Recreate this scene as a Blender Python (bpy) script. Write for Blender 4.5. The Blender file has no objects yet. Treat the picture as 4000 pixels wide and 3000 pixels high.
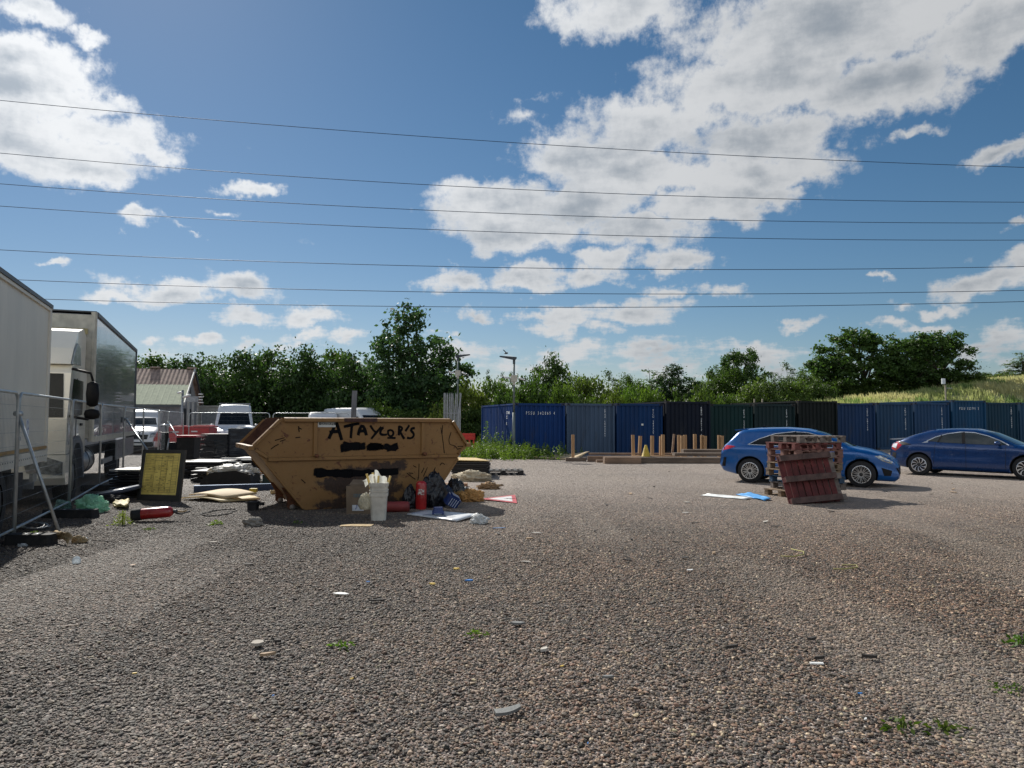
import bpy, bmesh, math, random
import numpy as np
from mathutils import Vector, Matrix, noise
from mathutils.bvhtree import BVHTree
PI = math.pi
rad = math.radians
scn = bpy.context.scene
COL = scn.collection
random.seed(7)

# ------------------------------------------------------------------ camera
F, HC, PT, RL = 2850.0, 1.6, rad(2.95), rad(0.15)
cp, sp, cr, sr = math.cos(PT), math.sin(PT), math.cos(RL), math.sin(RL)
def ray(px, py):
    a = (px - 2000) / F; b = (1500 - py) / F
    a, b = a * cr - b * sr, a * sr + b * cr
    return (a, cp - b * sp, sp + b * cp)
def at(px, py, Y):
    d = ray(px, py); k = Y / d[1]
    return Vector((d[0] * k, Y, HC + d[2] * k))
def gd(px, py, z=0.0):
    d = ray(px, py); k = (z - HC) / d[2]
    return Vector((d[0] * k, d[1] * k, z))
def onplane(px, py, p0, ang):
    d = ray(px, py); u = (math.cos(ang), math.sin(ang)); n = (-u[1], u[0])
    k = (p0[0] * n[0] + p0[1] * n[1]) / (d[0] * n[0] + d[1] * n[1])
    x, y, z = d[0] * k, d[1] * k, HC + d[2] * k
    return ((x - p0[0]) * u[0] + (y - p0[1]) * u[1], z)
cam = bpy.data.cameras.new('camera'); co = bpy.data.objects.new('camera', cam); COL.objects.link(co)
cam.sensor_width = 36; cam.lens = F / 4000 * 36; cam.clip_start = 0.05; cam.clip_end = 6000
right = Vector((cr, -sr * -sp * 0 + 0, 0))
fw = Vector((0, cp, sp)); up0 = Vector((0, -sp, cp)); rt0 = Vector((1, 0, 0))
# roll: objects lean clockwise in the picture
rt = rt0 * cr + up0 * sr; up = up0 * cr - rt0 * sr
M = Matrix((rt, up, -fw)).transposed().to_4x4(); M.translation = Vector((0, 0, HC))
co.matrix_world = M
scn.camera = co

# ------------------------------------------------------------------ materials
def newmat(name):
    m = bpy.data.materials.new(name); m.use_nodes = True
    nt = m.node_tree; nt.nodes.clear()
    return m, nt
def N(nt, t, **kw):
    n = nt.nodes.new(t)
    for k, v in kw.items():
        if k.startswith('i_'):
            n.inputs[int(k[2:])].default_value = v
        else: setattr(n, k, v)
    return n
def L(nt, a, b): nt.links.new(a, b)
def c4(c): return (c[0], c[1], c[2], 1)
def math_(nt, op, a, b=None, c=None, clamp=False):
    n = nt.nodes.new('ShaderNodeMath'); n.operation = op; n.use_clamp = clamp
    for i, v in enumerate((a, b, c)):
        if v is None: continue
        if hasattr(v, 'is_linked') or hasattr(v, 'links'): nt.links.new(v, n.inputs[i])
        else: n.inputs[i].default_value = v
    return n.outputs[0]
def mixc(nt, fac, a, b, mode='MIX'):
    n = nt.nodes.new('ShaderNodeMix'); n.data_type = 'RGBA'; n.blend_type = mode
    for k, v in ((0, fac), (6, a), (7, b)):
        s = n.inputs[k]
        if hasattr(v, 'links'): nt.links.new(v, s)
        elif k == 0: s.default_value = v
        else: s.default_value = c4(v)
    return n.outputs[2]
def sstep(nt, v, lo, hi):
    n = nt.nodes.new('ShaderNodeMapRange'); n.interpolation_type = 'SMOOTHSTEP'
    nt.links.new(v, n.inputs[0]); n.inputs[1].default_value = lo; n.inputs[2].default_value = hi
    return n.outputs[0]
def noisef(nt, vec, scale, detail=5, rough=0.6, dist=0.0):
    n = nt.nodes.new('ShaderNodeTexNoise'); n.inputs['Scale'].default_value = scale
    n.inputs['Detail'].default_value = detail; n.inputs['Roughness'].default_value = rough
    n.inputs['Distortion'].default_value = dist
    if vec is not None: nt.links.new(vec, n.inputs['Vector'])
    return n
MC = {}
def mat(name, col, rough=0.6, metal=0.0, var=0.18, scale=5.0, col2=None, bump=0.15, bscale=30.0, dirt=None, coat=0.0,
        transl=0.0, alpha=1.0, stretch=None, spec=0.5, emit=None):
    if name in MC: return MC[name]
    m, nt = newmat(name)
    tc = N(nt, 'ShaderNodeTexCoord'); vec = tc.outputs['Object']
    if stretch:
        mp = N(nt, 'ShaderNodeMapping'); mp.inputs['Scale'].default_value = stretch; L(nt, vec, mp.inputs[0]); vec = mp.outputs[0]
    n1 = noisef(nt, vec, scale, 6, 0.6)
    c_lo = tuple(v * (1 - var) for v in col); c_hi = col2 if col2 else tuple(min(1, v * (1 + var)) for v in col)
    f = sstep(nt, n1.outputs[0], 0.3, 0.7)
    c = mixc(nt, f, c_lo, c_hi)
    if dirt:
        dc, ds, lo, hi = dirt
        n2 = noisef(nt, vec, ds, 8, 0.68)
        c = mixc(nt, sstep(nt, n2.outputs[0], lo, hi), c, dc)
    b = N(nt, 'ShaderNodeBsdfPrincipled')
    L(nt, c, b.inputs['Base Color'])
    b.inputs['Metallic'].default_value = metal
    rr = math_(nt, 'ADD', math_(nt, 'MULTIPLY', n1.outputs[0], 0.2), rough - 0.1, clamp=True); L(nt, rr, b.inputs['Roughness'])
    b.inputs['Specular IOR Level'].default_value = spec
    b.inputs['Coat Weight'].default_value = coat; b.inputs['Coat Roughness'].default_value = 0.04
    if bump:
        n3 = noisef(nt, vec, bscale, 4, 0.6)
        bp = N(nt, 'ShaderNodeBump'); bp.inputs['Strength'].default_value = bump; bp.inputs['Distance'].default_value = 0.02
        L(nt, n3.outputs[0], bp.inputs['Height']); L(nt, bp.outputs[0], b.inputs['Normal'])
    out = N(nt, 'ShaderNodeOutputMaterial'); sh = b.outputs[0]
    if transl:
        t = N(nt, 'ShaderNodeBsdfTranslucent'); L(nt, c, t.inputs[0]); ms = N(nt, 'ShaderNodeMixShader'); ms.inputs[0].default_value = transl
        L(nt, sh, ms.inputs[1]); L(nt, t.outputs[0], ms.inputs[2]); sh = ms.outputs[0]
    if alpha < 1:
        t = N(nt, 'ShaderNodeBsdfTransparent'); ms = N(nt, 'ShaderNodeMixShader'); ms.inputs[0].default_value = alpha
        L(nt, t.outputs[0], ms.inputs[1]); L(nt, sh, ms.inputs[2]); sh = ms.outputs[0]
    L(nt, sh, out.inputs[0])
    MC[name] = m
    return m
def attr_mat(name, transl=0.35, rough=0.6, objtint=True, bump=False, tt=(1.05, 1.18, 0.62)):
    m, nt = newmat(name)
    a = N(nt, 'ShaderNodeAttribute', attribute_name='col'); c = a.outputs['Color']
    if objtint:
        oi = N(nt, 'ShaderNodeObjectInfo'); c = mixc(nt, 1.0, c, oi.outputs['Color'], 'MULTIPLY')
    b = N(nt, 'ShaderNodeBsdfPrincipled'); L(nt, c, b.inputs['Base Color']); b.inputs['Roughness'].default_value = rough
    b.inputs['Specular IOR Level'].default_value = 0.3
    sh = b.outputs[0]
    if transl:
        t = N(nt, 'ShaderNodeBsdfTranslucent'); c2 = mixc(nt, 1.0, c, tt, 'MULTIPLY'); L(nt, c2, t.inputs[0])
        ms = N(nt, 'ShaderNodeMixShader'); ms.inputs[0].default_value = transl
        L(nt, sh, ms.inputs[1]); L(nt, t.outputs[0], ms.inputs[2]); sh = ms.outputs[0]
    o = N(nt, 'ShaderNodeOutputMaterial'); L(nt, sh, o.inputs[0]); MC[name] = m
    return m

# ------------------------------------------------------------------ mesh building
def rotz(a): return Matrix.Rotation(a, 4, 'Z')
class MB:
    def __init__(s): s.v = []; s.f = []; s.mi = []; s.sm = []; s.col = []
    def add(s, vs, fs, m=0, smooth=False, M=None):
        o = len(s.v)
        for p in vs:
            p = Vector(p)
            if M is not None: p = M @ p
            s.v.append(p)
        for f in fs:
            s.f.append(tuple(i + o for i in f)); s.mi.append(m); s.sm.append(smooth)
        return s
    def box(s, c, d, m=0, M=None, taper=None, bev=0.0):
        x, y, z = d[0] / 2, d[1] / 2, d[2] / 2; t = taper or (1, 1)
        if bev > 0:
            b = min(bev, x * .9, y * .9)
            pts = [(-x + b, -y), (x - b, -y), (x, -y + b), (x, y - b), (x - b, y), (-x + b, y), (-x, y - b), (-x, -y + b)]
            vs = [(c[0] + p[0], c[1] + p[1], c[2] - z) for p in pts] + [(c[0] + p[0] * t[0], c[1] + p[1] * t[1], c[2] + z) for p in pts]
            fs = [tuple(range(7, -1, -1)), tuple(range(8, 16))] + [(i, (i + 1) % 8, 8 + (i + 1) % 8, 8 + i) for i in range(8)]
            return s.add(vs, fs, m, False, M)
        vs = [(c[0] + a * x * (t[0] if q > 0 else 1), c[1] + b * y * (t[1] if q > 0 else 1), c[2] + q * z) for q in (-1, 1) for b in (-1, 1) for a in (-1, 1)]
        return s.add(vs, [(0, 2, 3, 1), (4, 5, 7, 6), (0, 1, 5, 4), (2, 6, 7, 3), (0, 4, 6, 2), (1, 3, 7, 5)], m, False, M)
    def beam(s, a, b, w, h, m=0, up=(0, 0, 1), M=None):
        a = Vector(a); b = Vector(b); d = (b - a); l = d.length; d.normalize()
        u = Vector(up); x = d.cross(u)
        if x.length < 1e-4: x = d.cross(Vector((1, 0, 0)))
        x.normalize(); y = x.cross(d)
        R = Matrix((x, d, y)).transposed().to_4x4(); R.translation = (a + b) / 2
        if M is not None: R = M @ R
        return s.box((0, 0, 0), (w, l, h), m, R)
    def tube(s, pts, r, n=8, m=0, M=None, caps=True, smooth=True):
        pts = [Vector(p) for p in pts]; k = len(pts); rs = r if isinstance(r, (list, tuple)) else [r] * k
        vs = []; pu = None
        for i, p in enumerate(pts):
            d = (pts[min(i + 1, k - 1)] - pts[max(i - 1, 0)]).normalized()
            if pu is None:
                pu = d.cross(Vector((0, 0, 1)))
                if pu.length < 1e-3: pu = d.cross(Vector((1, 0, 0)))
            pu = (pu - d * pu.dot(d)).normalized(); w = d.cross(pu)
            for j in range(n):
                a = 2 * PI * j / n; vs.append(p + (pu * math.cos(a) + w * math.sin(a)) * rs[i])
        fs = [(i * n + j, i * n + (j + 1) % n, (i + 1) * n + (j + 1) % n, (i + 1) * n + j) for i in range(k - 1) for j in range(n)]
        if caps: fs += [tuple(range(n - 1, -1, -1)), tuple((k - 1) * n + j for j in range(n))]
        return s.add(vs, fs, m, smooth, M)
    def lathe(s, prof, n=20, m=0, M=None, smooth=True, cap=True):
        vs = [(r * math.cos(2 * PI * j / n), r * math.sin(2 * PI * j / n), z) for r, z in prof for j in range(n)]
        k = len(prof)
        fs = [(i * n + j, i * n + (j + 1) % n, (i + 1) * n + (j + 1) % n, (i + 1) * n + j) for i in range(k - 1) for j in range(n)]
        if cap: fs += [tuple(range(n - 1, -1, -1)), tuple((k - 1) * n + j for j in range(n))]
        return s.add(vs, fs, m, smooth, M)
    def prism(s, poly, t0, t1, m=0, M=None, axis='y'):
        k = len(poly)
        def P(p, t): return {'y': (p[0], t, p[1]), 'z': (p[0], p[1], t), 'x': (t, p[0], p[1])}[axis]
        vs = [P(p, t0) for p in poly] + [P(p, t1) for p in poly]
        fs = [tuple(range(k)), tuple(range(2 * k - 1, k - 1, -1))] + [((i + 1) % k, i, k + i, k + (i + 1) % k) for i in range(k)]
        return s.add(vs, fs, m, False, M)
    def grid(s, fn, nu, nv, m=0, M=None, smooth=True):
        vs = [fn(i / nu, j / nv) for j in range(nv + 1) for i in range(nu + 1)]
        fs = [(j * (nu + 1) + i, j * (nu + 1) + i + 1, (j + 1) * (nu + 1) + i + 1, (j + 1) * (nu + 1) + i) for j in range(nv) for i in range(nu)]
        return s.add(vs, fs, m, smooth, M)
    def mesh(s, name, mats):
        me = bpy.data.meshes.new(name); me.from_pydata([tuple(v) for v in s.v], [], s.f)
        for mm in (mats if isinstance(mats, (list, tuple)) else [mats]): me.materials.append(mm)
        me.polygons.foreach_set('material_index', s.mi); me.polygons.foreach_set('use_smooth', s.sm); me.update()
        bm = bmesh.new(); bm.from_mesh(me); bmesh.ops.recalc_face_normals(bm, faces=bm.faces); bm.to_mesh(me); bm.free()
        return me
    def build(s, name, mats, parent=None):
        return link(name, s.mesh(name, mats), parent)
def link(name, me, parent=None):
    o = bpy.data.objects.new(name, me); COL.objects.link(o)
    if parent is not None: o.parent = parent
    return o
def tag(o, label=None, cat=None, group=None, kind=None):
    if label: o['label'] = label
    if cat: o['category'] = cat
    if group: o['group'] = group
    if kind: o['kind'] = kind
    return o
def thing(name, label, cat, loc=(0, 0, 0), rz=0.0, group=None, rot=None):
    o = bpy.data.objects.new(name, None); COL.objects.link(o); o.location = loc
    o.rotation_euler = rot if rot else (0, 0, rz); o.empty_display_size = 0.2
    return tag(o, label, cat, group)
def dup(root, loc, rz, label, group=None):
    r = root.copy(); COL.objects.link(r); r.location = loc; r.rotation_euler = (0, 0, rz); r['label'] = label
    if group: r['group'] = group
    for ch in list(root.children):
        c = ch.copy(); COL.objects.link(c); c.parent = r
        for g in list(ch.children):
            e = g.copy(); COL.objects.link(e); e.parent = c
    return r
def fastmesh(name, V, Fc, colors=None, mats=(), smooth=False):
    me = bpy.data.meshes.new(name); V = np.asarray(V, dtype=np.float32); Fc = np.asarray(Fc, dtype=np.int32); k = Fc.shape[1]
    me.vertices.add(len(V)); me.vertices.foreach_set('co', V.ravel())
    me.loops.add(Fc.size); me.loops.foreach_set('vertex_index', Fc.ravel())
    me.polygons.add(len(Fc)); me.polygons.foreach_set('loop_start', np.arange(0, Fc.size, k, dtype=np.int32))
    try: me.polygons.foreach_set('loop_total', np.full(len(Fc), k, dtype=np.int32))
    except Exception: pass
    me.update(calc_edges=True)
    if colors is not None:
        at_ = me.attributes.new('col', 'FLOAT_COLOR', 'POINT')
        C = np.ones((len(V), 4), dtype=np.float32); C[:, :3] = colors; at_.data.foreach_set('color', C.ravel())
    for m in mats: me.materials.append(m)
    me.polygons.foreach_set('use_smooth', np.full(len(Fc), smooth)); me.update()
    return me
def text_mesh(s, size, name, m, parent, M, extrude=0.001, space=1.0, stack=False, align='LEFT', narrow=1.0):
    mbs = MB()
    items = [(ch, i) for i, ch in enumerate(s)] if stack else [(s, 0)]
    for ch, i in items:
        if ch == ' ': continue
        cu = bpy.data.curves.new('t', 'FONT'); cu.body = ch; cu.size = size; cu.extrude = extrude; cu.space_character = space; cu.resolution_u = 2
        cu.align_x = 'CENTER' if stack else align
        ob = bpy.data.objects.new('t', cu); me = bpy.data.meshes.new_from_object(ob)
        mbs.add([(v.co.x * narrow, v.co.y - (i * size * 0.92 if stack else 0), v.co.z) for v in me.vertices], [tuple(p.vertices) for p in me.polygons])
        bpy.data.objects.remove(ob); bpy.data.curves.remove(cu); bpy.data.meshes.remove(me)
    o = mbs.build(name, m, parent); o.matrix_local = M
    return o
# text frame helper: x axis along dx, y axis = up
def frame(loc, dx, dy):
    dx = Vector(dx).normalized(); dy = Vector(dy).normalized(); dz = dx.cross(dy)
    R = Matrix((dx, dy, dz)).transposed().to_4x4(); R.translation = Vector(loc); return R
def sm(t): t = max(0, min(1, t)); return t * t * (3 - 2 * t)
def interp(x, tab):
    if x <= tab[0][0]: return tab[0][1]
    for (a, b), (c, d) in zip(tab, tab[1:]):
        if x <= c: return b + (d - b) * (x - a) / (c - a)
    return tab[-1][1]

# ------------------------------------------------------------------ ground shape
def bankh(x, y):
    top = interp(x, [(-10, 0), (4, .4), (12, 1.7), (18, 2.7), (26, 3.1), (35, 3.95), (44, 5.2), (60, 6.8)])
    toe = 42.5 + .28 * max(0, x); t = sm((y - toe) / 13)
    return top * t
def gz(x, y): return .22 * sm((x - 8) / 20) * sm((y - 26) / 10)
# ------------------------------------------------------------------ sky and sun
SUN_D = Vector((-.63, 1.15, 1.0)).normalized()          # towards the sun
EL = math.asin(SUN_D.z); AZ = math.atan2(SUN_D.x, SUN_D.y)   # azimuth from +Y towards +X
w = bpy.data.worlds.new('World'); scn.world = w; w.use_nodes = True
nt = w.node_tree; nt.nodes.clear()
sky = N(nt, 'ShaderNodeTexSky'); sky.sky_type = 'NISHITA'; sky.sun_disc = False
sky.sun_elevation = EL; sky.sun_rotation = AZ; sky.altitude = 50; sky.air_density = 1.0; sky.dust_density = 0.15; sky.ozone_density = 3.0
# clouds: (x, y, rx, ry, rotation, strength) read off the photograph, turned into azimuth / elevation
D = 1.808
CL = [(1800, 50, 480, 130, 0, 1.3), (1340, 20, 190, 75, 25, 1.1), (1640, 170, 300, 110, 0, 1.2), (1900, 190, 250, 120, 20, 1.15), (2130, 70, 200, 150, -25, 1.1),
      (1430, 280, 260, 85, 5, 1.15), (1290, 340, 180, 80, 10, 1.05), (1640, 300, 240, 95, -10, 1.05), (1500, 375, 330, 65, 0, 1.2),
      (1100, 440, 220, 60, -5, 1.05), (1400, 440, 330, 60, 0, 1.2), (1630, 430, 130, 50, 0, 1.0), (1250, 495, 310, 55, 0, 1.1), (1010, 470, 140, 45, 0, .9),
      (1370, 560, 170, 34, 0, .95), (1060, 603, 160, 30, 0, .95), (1210, 590, 160, 28, 0, .9), (1510, 622, 130, 24, 0, .85), (1300, 680, 210, 42, 0, .95),
      (1080, 682, 130, 17, 0, .8), (1240, 712, 140, 26, 0, .8), (1725, 700, 80, 22, 0, .8), (2130, 603, 200, 48, -12, 1.0), (2195, 560, 110, 50, 0, .9),
      (2190, 350, 90, 58, -15, 1.0), (2200, 490, 55, 28, 0, .9), (1955, 295, 50, 34, -30, .7), (1900, 605, 48, 14, 0, .7), (1985, 662, 120, 26, 0, .8),
      (1950, 705, 110, 22, 0, .75), (2140, 745, 190, 60, 0, .75), (40, 300, 250, 120, 10, 1.3), (210, 280, 150, 85, 10, 1.05), (40, 130, 130, 130, 0, 1.25), (150, 200, 110, 70, 30, 1.0), (60, 200, 160, 90, 0, 1.2),
      (290, 315, 95, 55, 20, .95), (180, 365, 160, 38, 5, .9), (60, 20, 130, 45, 20, .95), (160, 78, 60, 32, 35, .75), (530, 412, 62, 28, 0, .8),
      (300, 478, 64, 42, 0, .9), (470, 450, 34, 20, 30, .65), (397, 487, 20, 34, 0, .6), (432, 507, 14, 14, 0, .5), (97, 558, 52, 20, 0, .75),
      (430, 623, 200, 40, 0, .95), (250, 640, 110, 26, 0, .8), (590, 688, 160, 32, 0, .85), (380, 735, 110, 20, 0, .7), (590, 742, 110, 22, 0, .7), (700, 725, 120, 18, 0, .7),
      (1100, 770, 260, 32, 0, .8), (1520, 765, 260, 38, 0, .85), (1300, 795, 320, 30, 0, .7), (1750, 790, 200, 24, 0, .7), (945, 730, 50, 12, 0, .6), (280, 770, 200, 30, 0, .5),
      (2100, 800, 260, 30, 0, .55), (1145, 210, 45, 20, -20, .35), (1130, 255, 60, 26, -40, .45), (1520, 335, 120, 40, 0, .5), (1400, 605, 120, 14, 0, .5)]
geo = N(nt, 'ShaderNodeTexCoord'); vec = geo.outputs['Generated']
nrm = N(nt, 'ShaderNodeVectorMath', operation='NORMALIZE'); L(nt, vec, nrm.inputs[0])
sx = N(nt, 'ShaderNodeSeparateXYZ'); L(nt, nrm.outputs[0], sx.inputs[0])
azn = math_(nt, 'ARCTAN2', sx.outputs[0], sx.outputs[1]); eln = math_(nt, 'ARCSINE', sx.outputs[2])
cb = N(nt, 'ShaderNodeCombineXYZ'); L(nt, azn, cb.inputs[0]); L(nt, eln, cb.inputs[1])
# cloud-layer coordinates (perspective of a flat layer) for the texture
zc = math_(nt, 'MAXIMUM', math_(nt, 'ADD', sx.outputs[2], 0.10), 0.03)
cl = N(nt, 'ShaderNodeCombineXYZ'); L(nt, math_(nt, 'DIVIDE', sx.outputs[0], zc), cl.inputs[0]); L(nt, math_(nt, 'DIVIDE', sx.outputs[1], zc), cl.inputs[1])
def n2d(v, scale, det, rough):
    n = nt.nodes.new('ShaderNodeTexNoise'); n.noise_dimensions = '2D'; n.inputs['Scale'].default_value = scale
    n.inputs['Detail'].default_value = det; n.inputs['Roughness'].default_value = rough; L(nt, v, n.inputs['Vector']); return n
def vm(op, a, b):
    n = N(nt, 'ShaderNodeVectorMath', operation=op)
    for i, v in enumerate((a, b)):
        if hasattr(v, 'links'): L(nt, v, n.inputs[i])
        else: n.inputs[i].default_value = v
    return n.outputs[0]
KE = 3.2                                    # blobs are circles after stretching elevation
st_ = vm('MULTIPLY', cb.outputs[0], (1, KE, 1))
wn = n2d(cb.outputs[0], 11, 5, .62)
wv = vm('ADD', st_, vm('MULTIPLY', vm('SUBTRACT', wn.outputs['Color'], (.5, .5, .5)), (.10, .20, 0)))
tot = None
def ae(px, py):
    d = Vector(ray(px, py)).normalized(); return (math.atan2(d.x, d.y), math.asin(d.z))
for (x, y, rx, ry, ro, st) in CL:
    x *= D; y *= D; rx *= D; ry *= D
    asp = rx / ry; n = 1 if asp < 4.6 else 2
    for k in range(n):
        xx = x + (0 if n == 1 else (k - .5) * rx * .85); yy = y + (0 if n == 1 else (k - .5) * rx * .85 * math.tan(rad(ro)))
        r_ = math.sqrt((rx if n == 1 else rx * .62) * ry * KE)
        a0, e0 = ae(xx, yy); a1, _ = ae(xx + r_, yy)
        dn = N(nt, 'ShaderNodeVectorMath', operation='DISTANCE'); L(nt, wv, dn.inputs[0]); dn.inputs[1].default_value = (a0, e0 * KE, 0)
        v = math_(nt, 'MULTIPLY_ADD', dn.outputs['Value'], -st / abs(a1 - a0), 1.25 * st)
        tot = v if tot is None else math_(nt, 'MAXIMUM', tot, v)
tot = math_(nt, 'MAXIMUM', tot, 0)
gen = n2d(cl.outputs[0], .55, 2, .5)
back = sstep(nt, sx.outputs[1], 0.15, -0.25)  # cloud cover behind the camera, added thicker and brighter to fill shaded sides
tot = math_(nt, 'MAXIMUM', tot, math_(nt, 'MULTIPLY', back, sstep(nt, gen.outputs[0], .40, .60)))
f1 = n2d(cl.outputs[0], 3.4, 6, .6); f2 = n2d(cb.outputs[0], 30, 5, .66)
fr = math_(nt, 'ADD', math_(nt, 'MULTIPLY_ADD', f1.outputs[0], 1.0, -.5), math_(nt, 'MULTIPLY_ADD', f2.outputs[0], .85, -.425))
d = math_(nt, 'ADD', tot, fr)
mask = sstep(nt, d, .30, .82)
f3 = n2d(st_, 6.5, 5, .55)
core = sstep(nt, math_(nt, 'ADD', d, math_(nt, 'MULTIPLY_ADD', f3.outputs[0], 2.0, -1.0)), .50, 1.95)
sd = N(nt, 'ShaderNodeVectorMath', operation='DOT_PRODUCT'); L(nt, nrm.outputs[0], sd.inputs[0]); sd.inputs[1].default_value = SUN_D
near_sun = math_(nt, 'POWER', math_(nt, 'MAXIMUM', sd.outputs['Value'], 0), 6)
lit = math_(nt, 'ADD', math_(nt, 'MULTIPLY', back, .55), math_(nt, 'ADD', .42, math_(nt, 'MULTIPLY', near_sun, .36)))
ccol = mixc(nt, core, (.98, 1.0, 1.02), (.47, .53, .60))
litc = N(nt, 'ShaderNodeVectorMath', operation='SCALE'); L(nt, ccol, litc.inputs[0]); L(nt, lit, litc.inputs['Scale'])
SKY_S = 0.062
EXPO = 2 ** .45
ss = N(nt, 'ShaderNodeSeparateColor'); L(nt, sky.outputs[0], ss.inputs[0]); sc_ = N(nt, 'ShaderNodeCombineColor')
for k, (g_, c_) in enumerate(((1.3, .86), (1.05, .74), (1.0, .76))):   # clearer, deeper air than the model's default
    L(nt, math_(nt, 'MULTIPLY', math_(nt, 'POWER', math_(nt, 'MULTIPLY', ss.outputs[k], SKY_S * EXPO), g_), c_ / EXPO / SKY_S), sc_.inputs[k])
bg1 = N(nt, 'ShaderNodeBackground'); L(nt, sc_.outputs[0], bg1.inputs[0]); bg1.inputs[1].default_value = SKY_S
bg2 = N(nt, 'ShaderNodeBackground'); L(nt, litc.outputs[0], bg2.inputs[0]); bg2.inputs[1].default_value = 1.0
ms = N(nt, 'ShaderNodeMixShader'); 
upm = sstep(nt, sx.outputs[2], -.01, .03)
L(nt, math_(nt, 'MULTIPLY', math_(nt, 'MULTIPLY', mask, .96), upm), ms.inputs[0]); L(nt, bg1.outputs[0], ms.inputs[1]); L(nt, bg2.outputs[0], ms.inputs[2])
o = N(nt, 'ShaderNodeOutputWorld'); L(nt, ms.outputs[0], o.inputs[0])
sl = bpy.data.lights.new('sun', 'SUN'); sl.energy = 4.7; sl.angle = rad(.53); sl.color = (1, .95, .87)
so = bpy.data.objects.new('sun', sl); COL.objects.link(so); so.rotation_euler = (-SUN_D).to_track_quat('-Z', 'Y').to_euler()
scn.view_settings.view_transform = 'Standard'; scn.view_settings.look = 'None'; scn.view_settings.exposure = 0.45; scn.view_settings.gamma = 1
scn.cycles.use_denoising = True; scn.cycles.denoiser = 'OPENIMAGEDENOISE'; scn.cycles.denoising_input_passes = 'RGB_ALBEDO_NORMAL'; scn.cycles.denoising_prefilter = 'ACCURATE'
scn.cycles.max_bounces = 8; scn.cycles.transparent_max_bounces = 16

w.cycles.sampling_method = 'MANUAL'; w.cycles.sample_map_resolution = 512
# ------------------------------------------------------------------ ground sheet
def ground_mat():
    m, nt = newmat('gravel_ground')
    g = N(nt, 'ShaderNodeNewGeometry'); pos = g.outputs['Position']
    vo = N(nt, 'ShaderNodeTexVoronoi'); vo.inputs['Scale'].default_value = 70; L(nt, pos, vo.inputs['Vector'])
    sp_ = N(nt, 'ShaderNodeSeparateColor'); L(nt, vo.outputs['Color'], sp_.inputs[0])
    cr_ = N(nt, 'ShaderNodeValToRGB'); e = cr_.color_ramp; e.interpolation = 'CONSTANT'
    pal = [(0, (.065, .06, .058)), (.2, (.13, .115, .108)), (.42, (.19, .155, .14)), (.6, (.09, .088, .09)), (.75, (.27, .235, .205)), (.92, (.40, .37, .33))]
    e.elements[0].color = c4(pal[0][1]); e.elements[1].position = pal[1][0]; e.elements[1].color = c4(pal[1][1])
    for p, c in pal[2:]: el = e.elements.new(p); el.color = c4(c)
    L(nt, sp_.outputs[0], cr_.inputs[0])
    n1 = noisef(nt, pos, .35, 4, .6); n2 = noisef(nt, pos, 2.2, 5, .6)
    c = mixc(nt, sstep(nt, n1.outputs[0], .35, .65), cr_.outputs[0], mixc(nt, 1.0, cr_.outputs[0], (1.22, 1.12, 1.05), 'MULTIPLY'))
    sxy = N(nt, 'ShaderNodeSeparateXYZ'); L(nt, pos, sxy.inputs[0])
    # crushed, dustier surface towards the containers
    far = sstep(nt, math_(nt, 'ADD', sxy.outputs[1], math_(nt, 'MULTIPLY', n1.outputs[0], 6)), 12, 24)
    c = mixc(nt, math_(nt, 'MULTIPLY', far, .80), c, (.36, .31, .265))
    c = mixc(nt, math_(nt, 'MULTIPLY', sstep(nt, n2.outputs[0], .55, .75), .3), c, (.11, .095, .085))
    # grass beyond the yard
    gr = sstep(nt, math_(nt, 'ADD', sxy.outputs[1], math_(nt, 'MULTIPLY', n2.outputs[0], 4)), 52, 56)
    c = mixc(nt, gr, c, (.09, .10, .035))
    b = N(nt, 'ShaderNodeBsdfPrincipled'); L(nt, c, b.inputs['Base Color']); b.inputs['Roughness'].default_value = .9; b.inputs['Specular IOR Level'].default_value = .2
    bp = N(nt, 'ShaderNodeBump'); bp.inputs['Strength'].default_value = .8; bp.inputs['Distance'].default_value = .015
    L(nt, math_(nt, 'MULTIPLY', vo.outputs['Distance'], -1), bp.inputs['Height']); L(nt, bp.outputs[0], b.inputs['Normal'])
    o = N(nt, 'ShaderNodeOutputMaterial'); L(nt, b.outputs[0], o.inputs[0]); return m
xs = sorted(set([-2500, -900, -400, -200, -120, -80] + list(range(-60, 90, 3)) + [100, 130, 200, 400, 900, 2500]))
ys = sorted(set([-600, -200, -60, -20] + list(range(-8, 110, 3)) + [120, 150, 200, 300, 500, 900, 1600, 3000]))
V = [(x, y, gz(x, y)) for y in ys for x in xs]; nx = len(xs)
Fc = [(j * nx + i, j * nx + i + 1, (j + 1) * nx + i + 1, (j + 1) * nx + i) for j in range(len(ys) - 1) for i in range(nx - 1)]
g = link('gravel_ground', fastmesh('gravel_ground', V, Fc, mats=[ground_mat()], smooth=True)); tag(g, kind='structure')

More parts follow.
